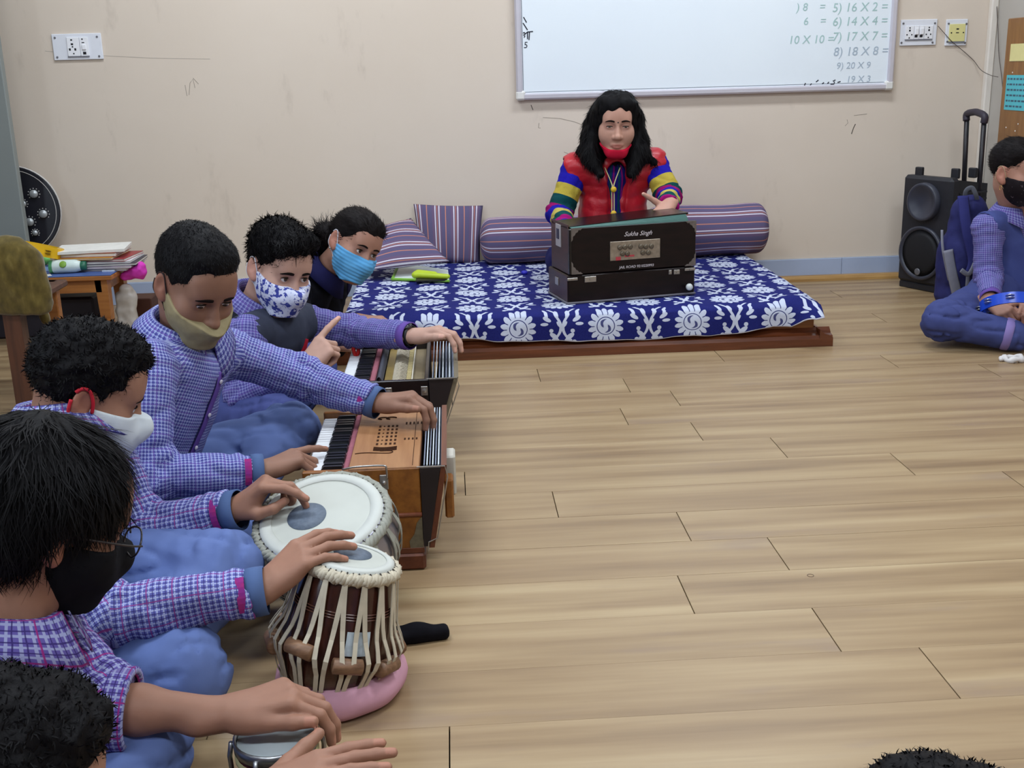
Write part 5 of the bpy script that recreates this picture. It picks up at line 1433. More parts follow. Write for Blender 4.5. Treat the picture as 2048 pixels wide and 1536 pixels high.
def hand_prims(wr, d, n, right, curls, thumb=(.75, .62, .25), tcurl=25, sc=1.0, spread=.10):
    """returns prims and fingertip info; d: wrist->knuckles, n: out of the palm"""
    d = unit(d); n = unit(np.asarray(n) - d * np.dot(n, d)); lat = np.cross(d, n) * (1 if right else -1)
    wr = np.asarray(wr, float); p = []; tips = []
    B = [(.090, .027), (.094, .008), (.089, -.011), (.081, -.028)]
    LEN = [(.043, .025, .021), (.047, .029, .022), (.044, .027, .022), (.034, .020, .019)]
    RAD = [(.0098, .0088, .0080, .0068), (.0100, .0090, .0082, .0070), (.0096, .0086, .0078, .0068), (.0086, .0076, .0068, .0060)]
    p.append(cap(wr - d * .03 * sc, wr + d * .02 * sc, .027 * sc, .027 * sc, .015, 'u', (n, .72)))
    for i, (bd, bl) in enumerate(B):
        kn = wr + (d * bd + lat * bl - n * .004) * sc
        p.append(cap(wr + (d * .012 + lat * bl * .55) * sc, kn, .0135 * sc, .0115 * sc, .012 * sc))
        c = curls[i]; dirv = unit(d + lat * spread * (bl / .027) * .9); ang = 0; q = kn
        axis = np.cross(n, dirv); axis = unit(axis); nn = unit(n - dirv * np.dot(n, dirv))
        for j in range(3):
            ang += math.radians(c[j]); dv = dirv * math.cos(ang) + nn * math.sin(ang)
            q2 = q + dv * LEN[i][j] * sc
            p.append(cap(q, q2, RAD[i][j] * sc, RAD[i][j + 1] * sc, .0035 * sc)); q = q2
        tips.append((q, dv, dirv * -math.sin(ang) + nn * math.cos(ang), RAD[i][3] * sc))
    p.append(ell(wr + (d * .050 + n * .006) * sc, np.array([.040, .034, .014]) * sc, np.stack([d, lat, n], 1), .012 * sc))
    td = unit(d * thumb[0] + lat * thumb[1] + n * thumb[2]); b0 = wr + (d * .018 + lat * .017 + n * .006) * sc
    fold = unit(d * .9 - lat * .45 + n * .1); fold = unit(fold - td * np.dot(fold, td))
    q = b0; ang = 0
    for L, ra, rb, cu in ((.044, .0155, .0125, 0), (.033, .0118, .0105, tcurl), (.027, .0104, .0080, tcurl * .8)):
        ang += math.radians(cu); dv = td * math.cos(ang) + fold * math.sin(ang); q2 = q + dv * L * sc
        p.append(cap(q, q2, ra * sc, rb * sc, .008 * sc if L > .04 else .004 * sc)); q = q2
    tips.append((q, dv, unit(n * .4 - lat * .6), .008 * sc))
    p.append(ell(wr + (d * .040 + lat * .020 + n * .010) * sc, np.array([.030, .018, .014]) * sc, np.stack([d, lat, n], 1), .012 * sc))
    return p, tips
def tube_uv(verts, quads, segs):
    """uv in metres: each face takes the nearest limb segment; returns uvs and segment index"""
    q = np.asarray(quads); fc = verts[q].mean(1)
    best = np.full(len(q), 1e9); idx = np.zeros(len(q), int); info = []
    for i, (a, b, r, off) in enumerate(segs):
        a, b = np.asarray(a, float), np.asarray(b, float); ax = b - a; L = np.linalg.norm(ax); ax = ax / L
        t = np.clip((fc - a) @ ax, 0, L); dd = np.linalg.norm(fc - a - t[:, None] * ax, axis=1) - r
        m_ = dd < best; best[m_] = dd[m_]; idx[m_] = i
        hint = V(0, 0, 1) if abs(ax[2]) < .8 else V(0, -1, 0)
        e1 = unit(hint - ax * hint.dot(ax)); info.append((a, ax, e1, np.cross(ax, e1), r, off))
    uv = np.zeros((len(q), 4, 2))
    for i, (a, ax, e1, e2, r, off) in enumerate(info):
        m_ = idx == i
        if not m_.any(): continue
        p = verts[q[m_]] - a
        ang = np.arctan2(p @ e2, p @ e1); ref = ang[:, :1]
        ang = ref + (ang - ref + math.pi) % (2 * math.pi) - math.pi
        uv[m_, :, 0] = ang * r; uv[m_, :, 1] = p @ ax + off
    return uv, idx
def ribs(verts, quads, hd, n, length, rnd, flow, width=.0016, lift=.35, region=None):
    """hair wisps: thin tapered ribbons growing from a hair surface"""
    q = np.asarray(quads); rs = np.random.RandomState(rnd)
    fn = np.cross(verts[q[:, 1]] - verts[q[:, 0]], verts[q[:, 2]] - verts[q[:, 0]]); fn /= np.maximum(np.linalg.norm(fn, axis=1, keepdims=True), 1e-9)
    fc = verts[q].mean(1)
    cand = np.arange(len(q)) if region is None else np.nonzero(region(fc))[0]
    ch = rs.choice(cand, n)
    p0 = fc[ch]; nr = fn[ch]
    fl = flow(p0, rs); fl = fl - nr * (fl * nr).sum(1, keepdims=True); fl /= np.maximum(np.linalg.norm(fl, axis=1, keepdims=True), 1e-9)
    L = length * rs.uniform(.6, 1.3, (n, 1)); side = np.cross(nr, fl)
    V_ = []; 
    for t, w_, up_ in ((0, 1, -.002), (.5, .9, lift * .5), (1, .15, lift)):
        c = p0 + fl * L * t + nr * (up_ * L * (1 if t else 0) + (.0008 if t else -.001)) + side * (L * .25 * t * t * rs.uniform(-1, 1, (n, 1)))
        V_.append(c - side * width * w_); V_.append(c + side * width * w_)
    V_ = np.stack(V_, 1)                       # n,6,3
    F_ = []
    b = np.arange(n)[:, None] * 6
    F_ = np.concatenate([b + np.array([[0, 1, 3, 2]]), b + np.array([[2, 3, 5, 4]])])
    return V_.reshape(-1, 3), F_
def build_hair(T, prims, res, disp, amp, mat, wisps=(), name='hair'):
    v0, q0 = sdf_mesh(prims, res, disp, amp=amp)
    v, q = v0, q0.tolist()
    for wsp in wisps:
        wv, wf = ribs(v0, q0, None, **wsp); q = q + (wf + len(v)).tolist(); v = np.concatenate([v, wv])
    return mesh_obj(name, v, q, mat, T, True)
def eyes(T, h, gaze, lids=1.0, look=(0, 0)):
    S = h.s
    for sx in (-1, 1):
        c = h.w(sx * .0315, .0745, .004); g = unit(h.d(look[0], 1, look[1])); e1 = unit(np.cross(g, h.M[:, 2])); e2 = np.cross(e1, g)
        r = .0138 * S; rings = []; fm = []
        angs = [0.02, .14, .26, .36, .52, .8, 1.1, 1.5, 2.0]
        n = 20; vs = []; fs = []
        for a in angs: vs += [c + r * (g * math.cos(a) + (e1 * math.cos(t) + e2 * math.sin(t)) * math.sin(a)) for t in np.linspace(0, 2 * math.pi, n, endpoint=False)]
        fs.append(tuple(range(n))); fm.append(2)
        for i in range(len(angs) - 1):
            for j in range(n): fs.append((i * n + j, i * n + (j + 1) % n, (i + 1) * n + (j + 1) % n, (i + 1) * n + j)); fm.append(2 if i < 1 else (1 if i < 4 else 0))
        mesh_obj('eye', vs, fs, None, T, True, mats=[M_EYEW, M_IRIS, M_PUPIL], fm=fm)
        # upper lash line along the lid opening
        pts = []
        for t in np.linspace(-1, 1, 9):
            x = sx * .0315 + .0150 * t; z = .0035 + .0064 * lids * math.sqrt(max(0, 1 - t * t)) + .0004
            y = .0745 + math.sqrt(max(.00001, .0158 ** 2 - (x - sx * .0315) ** 2 - (z - .004) ** 2))
            pts.append(h.w(x, y, z))
        MB().tube(pts, [.0007 * S + .0009 * S * math.sin(math.pi * k / 8) for k in range(9)], 5).build('eyelash', M_BROW, T, True)
def brows(T, h, prims, thick=.0040, arch=.004, z0=.0235, tilt=0.0):
    for sx in (-1, 1):
        pts = []
        for t in np.linspace(0, 1, 8):
            x = sx * (.0135 + .036 * t); z = z0 + arch * math.sin(t * 2.4) - .006 * t * t + tilt * t
            o = h.w(x, .13, z); dr = -h.M[:, 1]; tt = 0.0
            for _ in range(30):
                dd = float(sdf_eval(prims, (o + dr * tt)[None].astype(np.float32))[0])
                tt += dd
                if abs(dd) < .0004: break
            pts.append(o + dr * (tt - .0003))
        MB().tube(pts, [thick * h.s * f for f in (.75, 1, 1.05, 1, .9, .75, .55, .25)], 7, flat_=(h.M[:, 1], .35)).build('eyebrow', M_BROW, T, True)
def inflated(prims, off, c, r):
    return Pr(lambda p: sdf_eval(prims, p) - np.float32(off), c, r, 0, 'u')
def snap(prims, p, off=.0015):               # push a point onto a surface
    p = np.asarray(p, np.float32)
    for _ in range(8):
        e = np.float32(.002); q = np.stack([p] + [p + e * V(*np.eye(3)[k]).astype(np.float32) for k in range(3)] + [p - e * V(*np.eye(3)[k]).astype(np.float32) for k in range(3)])
        d = sdf_eval(prims, q); g = unit((d[1:4] - d[4:7]).astype(float))
        p = (p - (d[0] - off) * g).astype(np.float32)
    return p.astype(float)
def face_mask(T, h, hp, mat, top=0.0, slope=.20, strap=None, bot=-.122, strap_r=.0016, back=.004, off=.0042, tent=True, pleat=0.0, loops=2):
    S = h.s; w = h.w
    face = [q for k, q in enumerate(hp[:12])]
    pr = [inflated(face, off * S, w(0, .02, -.03), .14 * S)]
    if tent: pr += [cap(w(0, .100, -.012), w(0, .109, -.036), .0125 * S, .0165 * S, .026 * S), cap(w(0, .108, -.038), w(0, .084, -.100), .0175 * S, .022 * S, .035 * S), cap(w(-.03, .080, -.055), w(.03, .080, -.055), .020 * S, .020 * S, .03 * S)]
    pr.append(half(w(0, .10, top), h.d(0, -slope, 1))); pr.append(half(w(0, back, 0), h.d(0, -1, .25)))
    pr.append(half(w(0, .02, bot), h.d(0, .25, -1)))
    zf = h.M[:, 2].astype(np.float32); oc = h.c.astype(np.float32)
    dsp = lambda p: vnoise(p, 60, 9) * .0009 + (pleat * np.sin(((p - oc) @ zf) * np.float32(2 * math.pi / .012)) if pleat else 0)
    v, q = sdf_mesh(pr, .0026, dsp, amp=.002)
    o = mesh_obj('face_mask', v, q, mat, T, True)
    if strap is not None:
        for sx in (-1, 1):
            z1 = top + (.012 - .10) * slope - .006
            A = [(sx * .062, .010, z1), (sx * .072, .004, z1 * .5 + .012), (sx * .080, -.004, .026), (sx * .086, -.018, .030), (sx * .084, -.030, .020)]
            B = [(sx * .058, .008, -.060), (sx * .066, -.006, -.050), (sx * .076, -.016, -.038), (sx * .082, -.026, -.020), (sx * .084, -.031, .004)]
            for Q in (A, B)[:loops]:
                pts = [snap(hp, w(*k), strap_r * .8) for k in Q]
                MB().tube(smooth_path(pts, 4), strap_r, 6).build('ear_loop', strap, T, True)
    return o
def short_hair(h, top=.0, front=.0, thick=1.0):
    S = h.s; w = h.w
    pr = [ell(w(0, -.016, .043 + top), np.array([.0815 * thick, .101, .092]) * S, h.M, .0), ell(w(0, .030 + front, .098), np.array([.058, .048, .034]) * S, h.M, .03 * S)]
    pr += [ell(w(0, .118, .010), np.array([.072, .062, .066]) * S, h.M, .012 * S, 's')]
    pr += [half(w(0, 0, -.026), h.d(0, .48, -.88), .006)]
    for sx in (-1, 1): pr += [ell(w(sx * .082, -.004, -.006), np.array([.03, .027, .036]) * S, h.M, .008 * S, 's'), ell(w(sx * .075, .060, -.010), np.array([.03, .045, .05]) * S, h.M, .01 * S, 's')]
    return pr
def collar(T, nb, up, fw, mat, r=.060, hgt=.036, gap=.45, point=.030, tight=1.0):
    """folded shirt collar around the neck base; up = neck axis, fw = front"""
    up = unit(up); fw = unit(np.asarray(fw) - up * np.dot(fw, up)); rt = np.cross(fw, up)
    n = 30; rows = []; uvs = []
    for i in range(n + 1):
        a = gap * .5 + (2 * math.pi - gap) * i / n          # 0 at front
        c, s = math.cos(a), math.sin(a); dr = fw * c + rt * s
        front = max(0, math.cos(a)) ** 2
        p0 = nb + dr * r * .98 + up * (-.012 - .012 * front)
        p1 = nb + dr * r * 1.0 + up * (hgt * (1 - .35 * front))
        p2 = nb + dr * (r * 1.06 + .004) + up * (hgt * (1 - .35 * front) + .002)
        ln = .040 + point * max(0, math.cos(a)) ** 3
        p3 = p2 + dr * .020 - up * ln * .55 + fw * .004 * front
        p4 = p2 + dr * .036 - up * ln + fw * .010 * front
        rows.append([p0, p1, p2, p3, p4])
    vs = [p for r_ in rows for p in r_]; fs = []; uv_ = []
    vv_ = [0, .045, .05, .075, .10]
    for i in range(n):
        for j in range(4):
            fs.append((i * 5 + j, (i + 1) * 5 + j, (i + 1) * 5 + j + 1, i * 5 + j + 1))
            uv_ += [(i * .013, vv_[j]), ((i + 1) * .013, vv_[j]), ((i + 1) * .013, vv_[j + 1]), (i * .013, vv_[j + 1])]
    o = mesh_obj('collar', vs, fs, mat, T, True, uv_)
    md = o.modifiers.new('thickness', 'SOLIDIFY'); md.thickness = .003; md.offset = 0
    return o
def cuff(T, c, d, r, mat, patch=None, w=.030, patch_ang=0.0):
    d = unit(d)
    o = MB().lathe([(r * .90, w * .02), (r, 0), (r * 1.02, w * .5), (r, w), (r * .93, w)], c, d, 28, False, False).build('cuff', mat, T, True)
    if patch is not None:
        e1 = unit(V(0, -1, .4) - d * np.dot(V(0, -1, .4), d)); e2 = np.cross(d, e1); rg = []
        for a in np.linspace(-.75 + patch_ang, .75 + patch_ang, 8):
            rg.append([c - d * .014 + (e1 * math.cos(a) + e2 * math.sin(a)) * r * 1.05, c + d * .0 + (e1 * math.cos(a) + e2 * math.sin(a)) * r * 1.05])
        MB().rings(rg, closed=False, cap0=False, cap1=False).build('cuff_lining', patch, o)
    return o
def fold_disp(joints, amp=.005, base=.0035, seed=1, wl=.034, limbs=(), crease=.006):
    LB = [(np.asarray(a, np.float32), np.asarray(b, np.float32), unit(np.asarray(b) - np.asarray(a)).astype(np.float32), r_) for a, b, r_ in limbs]
    J = [(np.asarray(c, np.float32), unit(a).astype(np.float32), r_) for c, a, r_ in joints]
    def fn(p):
        o = base * (vnoise(p, 13, seed) + .5 * vnoise(p, 30, seed + 3)) + .0012 * vnoise(p, 75, seed + 5)
        n_ = vnoise(p, 16, seed + 8)
        for c, a, r_ in J:
            dd = p - c; w_ = np.exp(-(dd * dd).sum(-1) / (r_ * r_))
            o = o + amp * w_ * np.sin((dd @ a) * np.float32(2 * math.pi / wl) + 2.6 * n_)
        for a, b, ax, r_ in LB:
            q = p - a; tt = q @ ax; L = np.linalg.norm(b - a); rad = q - tt[..., None] * ax
            w_ = np.exp(-(np.maximum(np.linalg.norm(rad, axis=-1) - r_, 0) / .03) ** 2) * (tt > -.05) * (tt < L + .05)
            n2 = vnoise(rad + (tt * np.float32(.35))[..., None] * np.roll(ax, 1) + ax * (tt * np.float32(.22))[..., None], 21, seed + 11)
            o = o + crease * w_ * (np.maximum(0, 1 - 2.2 * np.abs(n2)) ** 2 - .25)
        return o
    return fn
def add_tone(o, fn):
    me = o.data; n = len(me.vertices); co = np.zeros(n * 3, np.float32); me.vertices.foreach_get('co', co)
    w = co.reshape(-1, 3) + np.array(origin_of(o)); col = np.ones((n, 4), np.float32); col[:, :3] = fn(w)
    at = me.color_attributes.new('tone', 'FLOAT_COLOR', 'POINT'); at.data.foreach_set('color', col.ravel())

SHIRT = {}
def person(J, label, skin, res=.003, head_kw=None, shirt_mat=None, torso_mat=None, trouser_mat=None, sleeveR=1.0, sleeveL=1.0, shirt_name='shirt', hands=None, shirt_fat=1.0, collar_kw=None, group=None, lips=None, seed=1, cell=.02, hem=None, leg_cut=.0, sleeve_fat=1.0):
    """J: dict of joints in world metres. Returns the body object (one continuous mesh) and its Head"""
    h = Head(J['hc'], J['f'], J['u'], J.get('s', 1.0)); S = J.get('b', 1.0)
    tf = unit(J['tf'])
    hp = head_prims(h, np.asarray(J['nb']), **(head_kw or {}))
    ch, pl = np.asarray(J['ch'], float), np.asarray(J['pl'], float)
    bp = list(hp)
    up = unit(ch - pl)
    nb = np.asarray(J['nb'], float)
    mid = (np.asarray(J['shR']) + np.asarray(J['shL'])) / 2
    bp += [cap(nb, mid - up * .05, .042 * S, .058 * S, .03), cap(J['shR'], J['shL'], .034 * S, .034 * S, .04), cap(mid - up * .07, pl, .100 * S, .100 * S, .05, 'u', (tf, .68))]
    fine = [(h.c, .17 * h.s)]; tips_all = []
    for sd in 'RL':
        el, wr = np.asarray(J['el' + sd], float), np.asarray(J['wr' + sd], float)
        bp += [cap(J['sh' + sd], el, .036 * S, .030 * S, .02), cap(el, el + (wr - el) * .3, .032 * S, .034 * S, .02), cap(el + (wr - el) * .3, wr, .034 * S, .0235 * S, .02)]
        hd = hands[sd]
        hpz, tips = hand_prims(wr, hd['d'], hd['n'], sd == 'R', hd['c'], hd.get('t', (.75, .62, .25)), hd.get('tc', 25), hd.get('s', .95), hd.get('spread', .10))
        bp += hpz; tips_all += tips
        fine += [(wr + unit(hd['d']) * .08, .14), (el * .35 + wr * .65, .09)]
        if (sleeveR if sd == 'R' else sleeveL) < .6: fine += [(el * .7 + wr * .3, .10), (el * .5 + wr * .5, .09)]
    for sd in 'RL':
        hpj, kn, an, to = [np.asarray(J[k + sd], float) for k in ('hp', 'kn', 'an', 'to')]
        bp += [cap(hpj, kn, .070 * S, .048 * S, .04), cap(kn, an, .046 * S, .032 * S, .03), cap(an, to, .034 * S, .026 * S, .02)]
    v, q = sdf_mesh(bp, res)
    fm_ = np.zeros(len(v), bool)
    for c, r in fine: fm_ |= ((v - c) ** 2).sum(1) < r * r
    v, q = cluster(v, q, fm_, cell)
    q = fill_holes(len(v), q)
    base = V(pl[0], pl[1], 0 if 'z0' not in J else J['z0'])
    ob = mesh_obj('person', v, q, skin, None, True, loc=base)
    tag(ob, label, 'person', group)
    def tone(p):
        c = np.ones((len(p), 3), np.float32)
        loc = (p - h.c) @ h.M / h.s
        if lips is not None:
            w_ = np.exp(-((loc[:, 0] / .022) ** 4) - ((loc[:, 2] + .0695) / .0085) ** 4) * (loc[:, 1] > .07); c = c * (1 - w_[:, None]) + w_[:, None] * np.array(lips)
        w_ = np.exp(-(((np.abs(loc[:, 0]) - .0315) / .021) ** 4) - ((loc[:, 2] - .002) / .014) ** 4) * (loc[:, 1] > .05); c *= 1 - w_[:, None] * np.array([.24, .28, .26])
        w_ = (np.abs(loc[:, 0]) > .070) * (np.abs(loc[:, 2]) < .045) * (np.abs(loc[:, 1] + .008) < .03); c *= 1 + w_[:, None] * np.array([.10, -.06, -.06])
        for (tp_, dv, nn, r) in tips_all:
            k = p - (tp_ - dv * .004 - nn * r * .9)
            a = k @ dv; b = k @ nn; l_ = np.sqrt(np.maximum((k * k).sum(1) - a * a - b * b, 0))
            w_ = (np.abs(a) < .0075) * (np.abs(b) < .0045) * (l_ < .0062); c = np.where(w_[:, None], np.array([1.30, 1.22, 1.25]), c)
        return c
    add_tone(ob, tone)
    # ---------------- shirt
    sp_ = []
    if shirt_mat is not None:
        fat = shirt_fat
        sp_ += [cap(mid - up * .105, pl + up * .02, .120 * S * fat, .140 * S * fat, .06, 'u', (tf, .72)), cap(J['shR'], J['shL'], .050 * S * fat, .050 * S * fat, .06, 'u'), cap(mid - up * .03, nb, .082 * S, .054 * S, .04)]
        joints = []; segs = [(mid, pl, .13 * S, 0.0)]; cuts = []
        for sd, sl in (('R', sleeveR), ('L', sleeveL)):
            sh_, el, wr = [np.asarray(J[k + sd], float) for k in ('sh', 'el', 'wr')]
            cf = el + (wr - el) * sl; d = unit(wr - el)
            f2 = sleeve_fat
            sp_ += [cap(sh_, el, .060 * S * f2, .053 * S * f2, .03), cap(el, cf, .053 * S * f2, (.053 - .011 * sl) * S * f2, .025)]
            segs += [(sh_, el, .055 * S, 0.0), (el, cf, .050 * S, np.linalg.norm(el - sh_))]
            ax = np.cross(d, V(0, 0, 1)); e1 = unit(ax if np.linalg.norm(ax) > .1 else V(1, 0, 0)); e2 = np.cross(e1, d)
            cuts.append(bx(cf + d * .050, (.050, .08, .08), np.stack([d, e1, e2], 1), 0, 0, 's'))
            joints += [(el, unit(el - sh_) * .6 + d * .4, .075), (cf - d * .02, d, .05), (sh_, unit(el - sh_), .06)]
        sp_ += cuts
        sp_ += [cap(nb + up * .01, h.w(0, -.03, -.06), .052 * S, .060 * S, .01, 's')]
        if hem is not None: sp_.append(half((0, 0, hem), (0, 0, -1)))
        v2, q2 = sdf_mesh(sp_, .0055, fold_disp(joints, .0048, .0045, seed, .034, [(x_[0], x_[1], .055) for x_ in segs[1:]], .0055), amp=.015)
        SHIRT[ob.name] = sp_
        uv, idx = tube_uv(v2, q2, segs)
        mesh_obj(shirt_name, v2, q2, None, ob, True, uv.reshape(-1, 2), mats=[shirt_mat, torso_mat or shirt_mat], fm=(idx == 0).astype(int))
    # ---------------- trousers
    if trouser_mat is not None:
        tp_ = [cap(J['hpR'], J['hpL'], .112 * S, .112 * S, .05), cap(pl, pl + up * .10, .12 * S, .115 * S, .05, 'u', (tf, .8))]
        joints = []; limbs = []
        for sd in 'RL':
            hpj, kn, an = [np.asarray(J[k + sd], float) for k in ('hp', 'kn', 'an')]
            limbs += [(hpj, kn, .085), (kn, an, .06)]
            tp_ += [cap(hpj, kn, .098 * S, .070 * S, .045), cap(kn, kn + (an - kn) * (1 - leg_cut), .068 * S, .056 * S, .04)]
            joints += [(kn, unit(kn - hpj), .11), (hpj, unit(kn - hpj), .12), (an, unit(an - kn), .08)]
        for sd in 'RL':
            kn, an = np.asarray(J['kn' + sd], float), np.asarray(J['an' + sd], float); d = unit(an - kn)
        tp_.append(half((0, 0, J.get('z0', 0) + .004), (0, 0, -1)))
        v3, q3 = sdf_mesh(tp_, .0065, fold_disp(joints, .0032, .0032, seed + 20, .050, limbs, .0085), amp=.014)
        mesh_obj('trousers', v3, q3, trouser_mat, ob, True)
    return ob, h, hp
M_TRS = cloth_mat('steel_blue_trouser', (104, 122, 172), (88, 106, 158), 9, .8, .15)
M_TRS2 = cloth_mat('slate_blue_trouser', (70, 78, 130), (54, 62, 112), 9, .8, .15)
CHK1 = check_mat('violet_fine_check', (98, 102, 170), (84, 86, 156), (184, 194, 226), (36, 36, 108), (110, 80, 160), .0075)
CHK2 = check_mat('lilac_check', (104, 108, 174), (90, 92, 160), (190, 198, 228), (48, 38, 104), (150, 60, 130), .0100)
CHK3 = check_mat('purple_red_check', (104, 92, 162), (86, 78, 150), (178, 186, 218), (50, 36, 100), (160, 40, 120), .0120)
CHK4 = check_mat('violet_soft_check', (94, 93, 156), (80, 78, 142), (152, 154, 200), (66, 54, 124), (110, 80, 160), .0080)
M_CUFF = cloth_mat('blue_cuff', (84, 104, 146), (70, 90, 130)); M_LINE = cloth_mat('red_cuff_lining', (176, 44, 84), (96, 44, 140), 60)
SK_A = skin_mat('skin_tan', (136, 98, 80)); SK_B = skin_mat('skin_light', (182, 143, 127)); SK_C = skin_mat('skin_medium', (166, 122, 104)); SK_D = skin_mat('skin_brown', (150, 108, 88)); SK_W = skin_mat('skin_warm', (190, 144, 126))
down = V(0, 0, -1.0)
def flow_down(p, rs): return np.tile(down, (len(p), 1)) + rs.normal(0, .25, (len(p), 3))
def flow_any(p, rs): return rs.normal(0, 1, (len(p), 3))

def front_line(ob, J, t0, t1, n=10, lat=0.0, off=.003, prims=None):
    """points down the front of the torso, lying on the shirt"""
    pr = prims or SHIRT[ob.name]; tf = unit(J['tf']); nb, pl = np.asarray(J['nb'], float), np.asarray(J['pl'], float)
    mid = (np.asarray(J['shR']) + np.asarray(J['shL'])) / 2; sx = unit(np.cross(tf, unit(nb - pl))); out = []
    for t in np.linspace(t0, t1, n):
        o = mid * (1 - t) + pl * t + sx * lat + tf * .30; tt = 0
        for _ in range(40):
            d = float(sdf_eval(pr, (o - tf * tt)[None].astype(np.float32))[0]); tt += d * .9
            if d < .0005: break
        out.append(o - tf * (tt - off))
    return out
def placket(ob, J, mat, t0=.02, t1=.80, buttons=4):
    pts = front_line(ob, J, t0, t1, 12, 0.0, .002)
    MB().tube(smooth_path(pts, 3), .011, 8, flat_=(J['tf'], .28)).build('placket', mat, ob, True)
    pts2 = front_line(ob, J, t0, t1, 12, .011, .003); MB().tube(smooth_path(pts2, 3), .0014, 5).build('placket_seam', cloth_mat('dark_seam', (44, 36, 84)), ob, True)
    for p_ in front_line(ob, J, t0 + .06, t1 - .05, buttons, 0.0, .006): MB().lathe([(.005, 0), (.0055, .002), (.002, .0025)], p_, J['tf'], 12).build('button', flat('shirt_button', (196, 190, 206), .4), ob, True)
# ------------------------------------------------------------------ pupil with tan mask at the orange harmonium
def cuffs(ob, J, fR, fL, r=.039, lining=M_LINE, mat=M_CUFF, w=.026):
    for sd, f in (('R', fR), ('L', fL)):
        el, wr = np.asarray(J['el' + sd]), np.asarray(J['wr' + sd]); d = unit(wr - el); cuff(ob, el + (wr - el) * f - d * .004, d, r, mat, lining, w)
JA = dict(hc=P(388, 568, 2.44), f=(.60, -.66, -.50), u=(.12, 0, 1), s=.98, nb=P(366, 690, 2.485), tf=(.90, -.38, -.2), ch=V(-.64, 2.46, .40), pl=V(-.78, 2.44, .115),
          shR=P(298, 735, 2.31), shL=P(458, 706, 2.62), elR=P(292, 955, 2.20), wrR=P(520, 944, 2.26), elL=P(603, 754, 2.64), wrL=P(752, 805, 2.565),
          hpR=V(-.76, 2.34, .12), hpL=V(-.76, 2.54, .12), knR=V(-.47, 2.17, .105), knL=V(-.432, 2.69, .186), anR=V(-.62, 2.50, .06), anL=V(-.60, 2.30, .06), toR=V(-.56, 2.62, .045), toL=V(-.54, 2.2, .045), b=.95)
obA, hA_, hpA = person(JA, 'boy in violet check shirt and tan mask pressing the bellows of the orange harmonium', SK_A, .0029, dict(lids=.85, mouth=False), CHK1, None, M_TRS,
    .93, .93, hands=dict(R=dict(d=(P(600, 915, 2.31) - P(520, 944, 2.26)), n=(.10, .1, -1), c=[(8, 10, 6), (38, 50, 30), (48, 55, 35), (50, 55, 35)], t=(.7, .55, .4), tc=25, s=.98),
                         L=dict(d=(P(848, 795, 2.535) - P(752, 805, 2.565)), n=(.05, -.10, -1), c=[(40, 42, 24), (38, 42, 24), (38, 42, 26), (40, 42, 26)], t=(.93, .40, .10), tc=6, s=1.02, spread=.12)), seed=3, shirt_fat=1.08)
eyes(obA, hA_, None, .8, (.2, -.45)); brows(obA, hA_, hpA, .0050, .003, .0225)
face_mask(obA, hA_, hpA, cloth_mat('tan_mask', (156, 144, 112), (130, 118, 88), 60, .9, .4, 300), -.036, -.30, flat('dark_strap', (40, 26, 28), .8), bot=-.126, back=.006)
NZ = lambda a, b, s1=130, s2=60: (lambda p: vnoise(p, s1, 3) * a + vnoise(p, s2, 4) * b)
build_hair(obA, short_hair(hA_, .003, .002), .003, NZ(.0015, .0012), .003, M_HAIR, [dict(n=3500, length=.006, rnd=2, flow=flow_down, width=.0007, lift=.35)])
ax_ = unit(JA['hc'] - JA['nb'] + V(0, 0, .05)); collar(obA, JA['nb'] + ax_ * .030, ax_, (.78, -.62, -.2), CHK1, .068, .040, .30, .050); placket(obA, JA, CHK1)
cuffs(obA, JA, .93, .93)

# ------------------------------------------------------------------ pupil with floral mask at the black harmonium
JB = dict(hc=P(556, 537, 3.12), f=(.60, -.74, -.30), u=(.22, 0, 1), s=1.0, nb=P(508, 622, 3.16), tf=(.90, -.35, -.25), ch=V(-.55, 3.14, .34), pl=V(-.72, 3.12, .115),
          shR=P(492, 672, 3.00), shL=P(606, 644, 3.30), elR=P(486, 792, 2.92), wrR=P(606, 742, 2.86), elL=P(706, 662, 3.33), wrL=P(822, 672, 3.19),
          hpR=V(-.70, 3.02, .12), hpL=V(-.70, 3.22, .12), knR=P(560, 845, 2.80), knL=P(645, 745, 3.16), anR=V(-.58, 3.15, .06), anL=V(-.56, 2.98, .06), toR=V(-.52, 3.25, .045), toL=V(-.5, 2.9, .045), b=.93)
JB['knL'][0] = -.425; JB['knR'][0] = min(JB['knR'][0], -.44)
obB, hB_, hpB = person(JB, 'boy in grey vest and white floral mask playing the black harmonium', SK_B, .0029, dict(lids=1.05, mouth=False), CHK4, None, M_TRS2,
    .86, .90, hands=dict(R=dict(d=(P(652, 690, 2.90) - P(606, 742, 2.86)), n=(.55, .62, .1), c=[(4, 8, 4), (62, 75, 40), (66, 80, 40), (68, 80, 40)], t=(.7, .45, .5), tc=40, s=1.0),
                         L=dict(d=(P(872, 664, 3.165) - P(822, 672, 3.19)), n=(.12, -.1, -1), c=[(28, 38, 26), (26, 38, 26), (26, 38, 26), (28, 40, 26)], t=(.95, .36, .05), tc=4, s=1.0, spread=.10)), seed=5)
eyes(obB, hB_, None, 1.0, (-.18, .10)); brows(obB, hB_, hpB, .0046, .004, .0225)
t = NT('floral_mask_cloth', .85, .15); fl_ = t.noise(t.coord(), 62, 2.0, .6); fl2 = t.noise(t.coord(), 150, 2.0, .5)
t.color(t.mix(t.sstep(fl_, .52, .56), t.mix(t.sstep(fl2, .62, .66), lin(206, 210, 232), lin(120, 128, 190)), lin(62, 70, 150))); M_FLORAL = t.m
face_mask(obB, hB_, hpB, M_FLORAL, -.016, -.12, flat('white_strap', (206, 206, 216), .8), bot=-.124, back=.004)
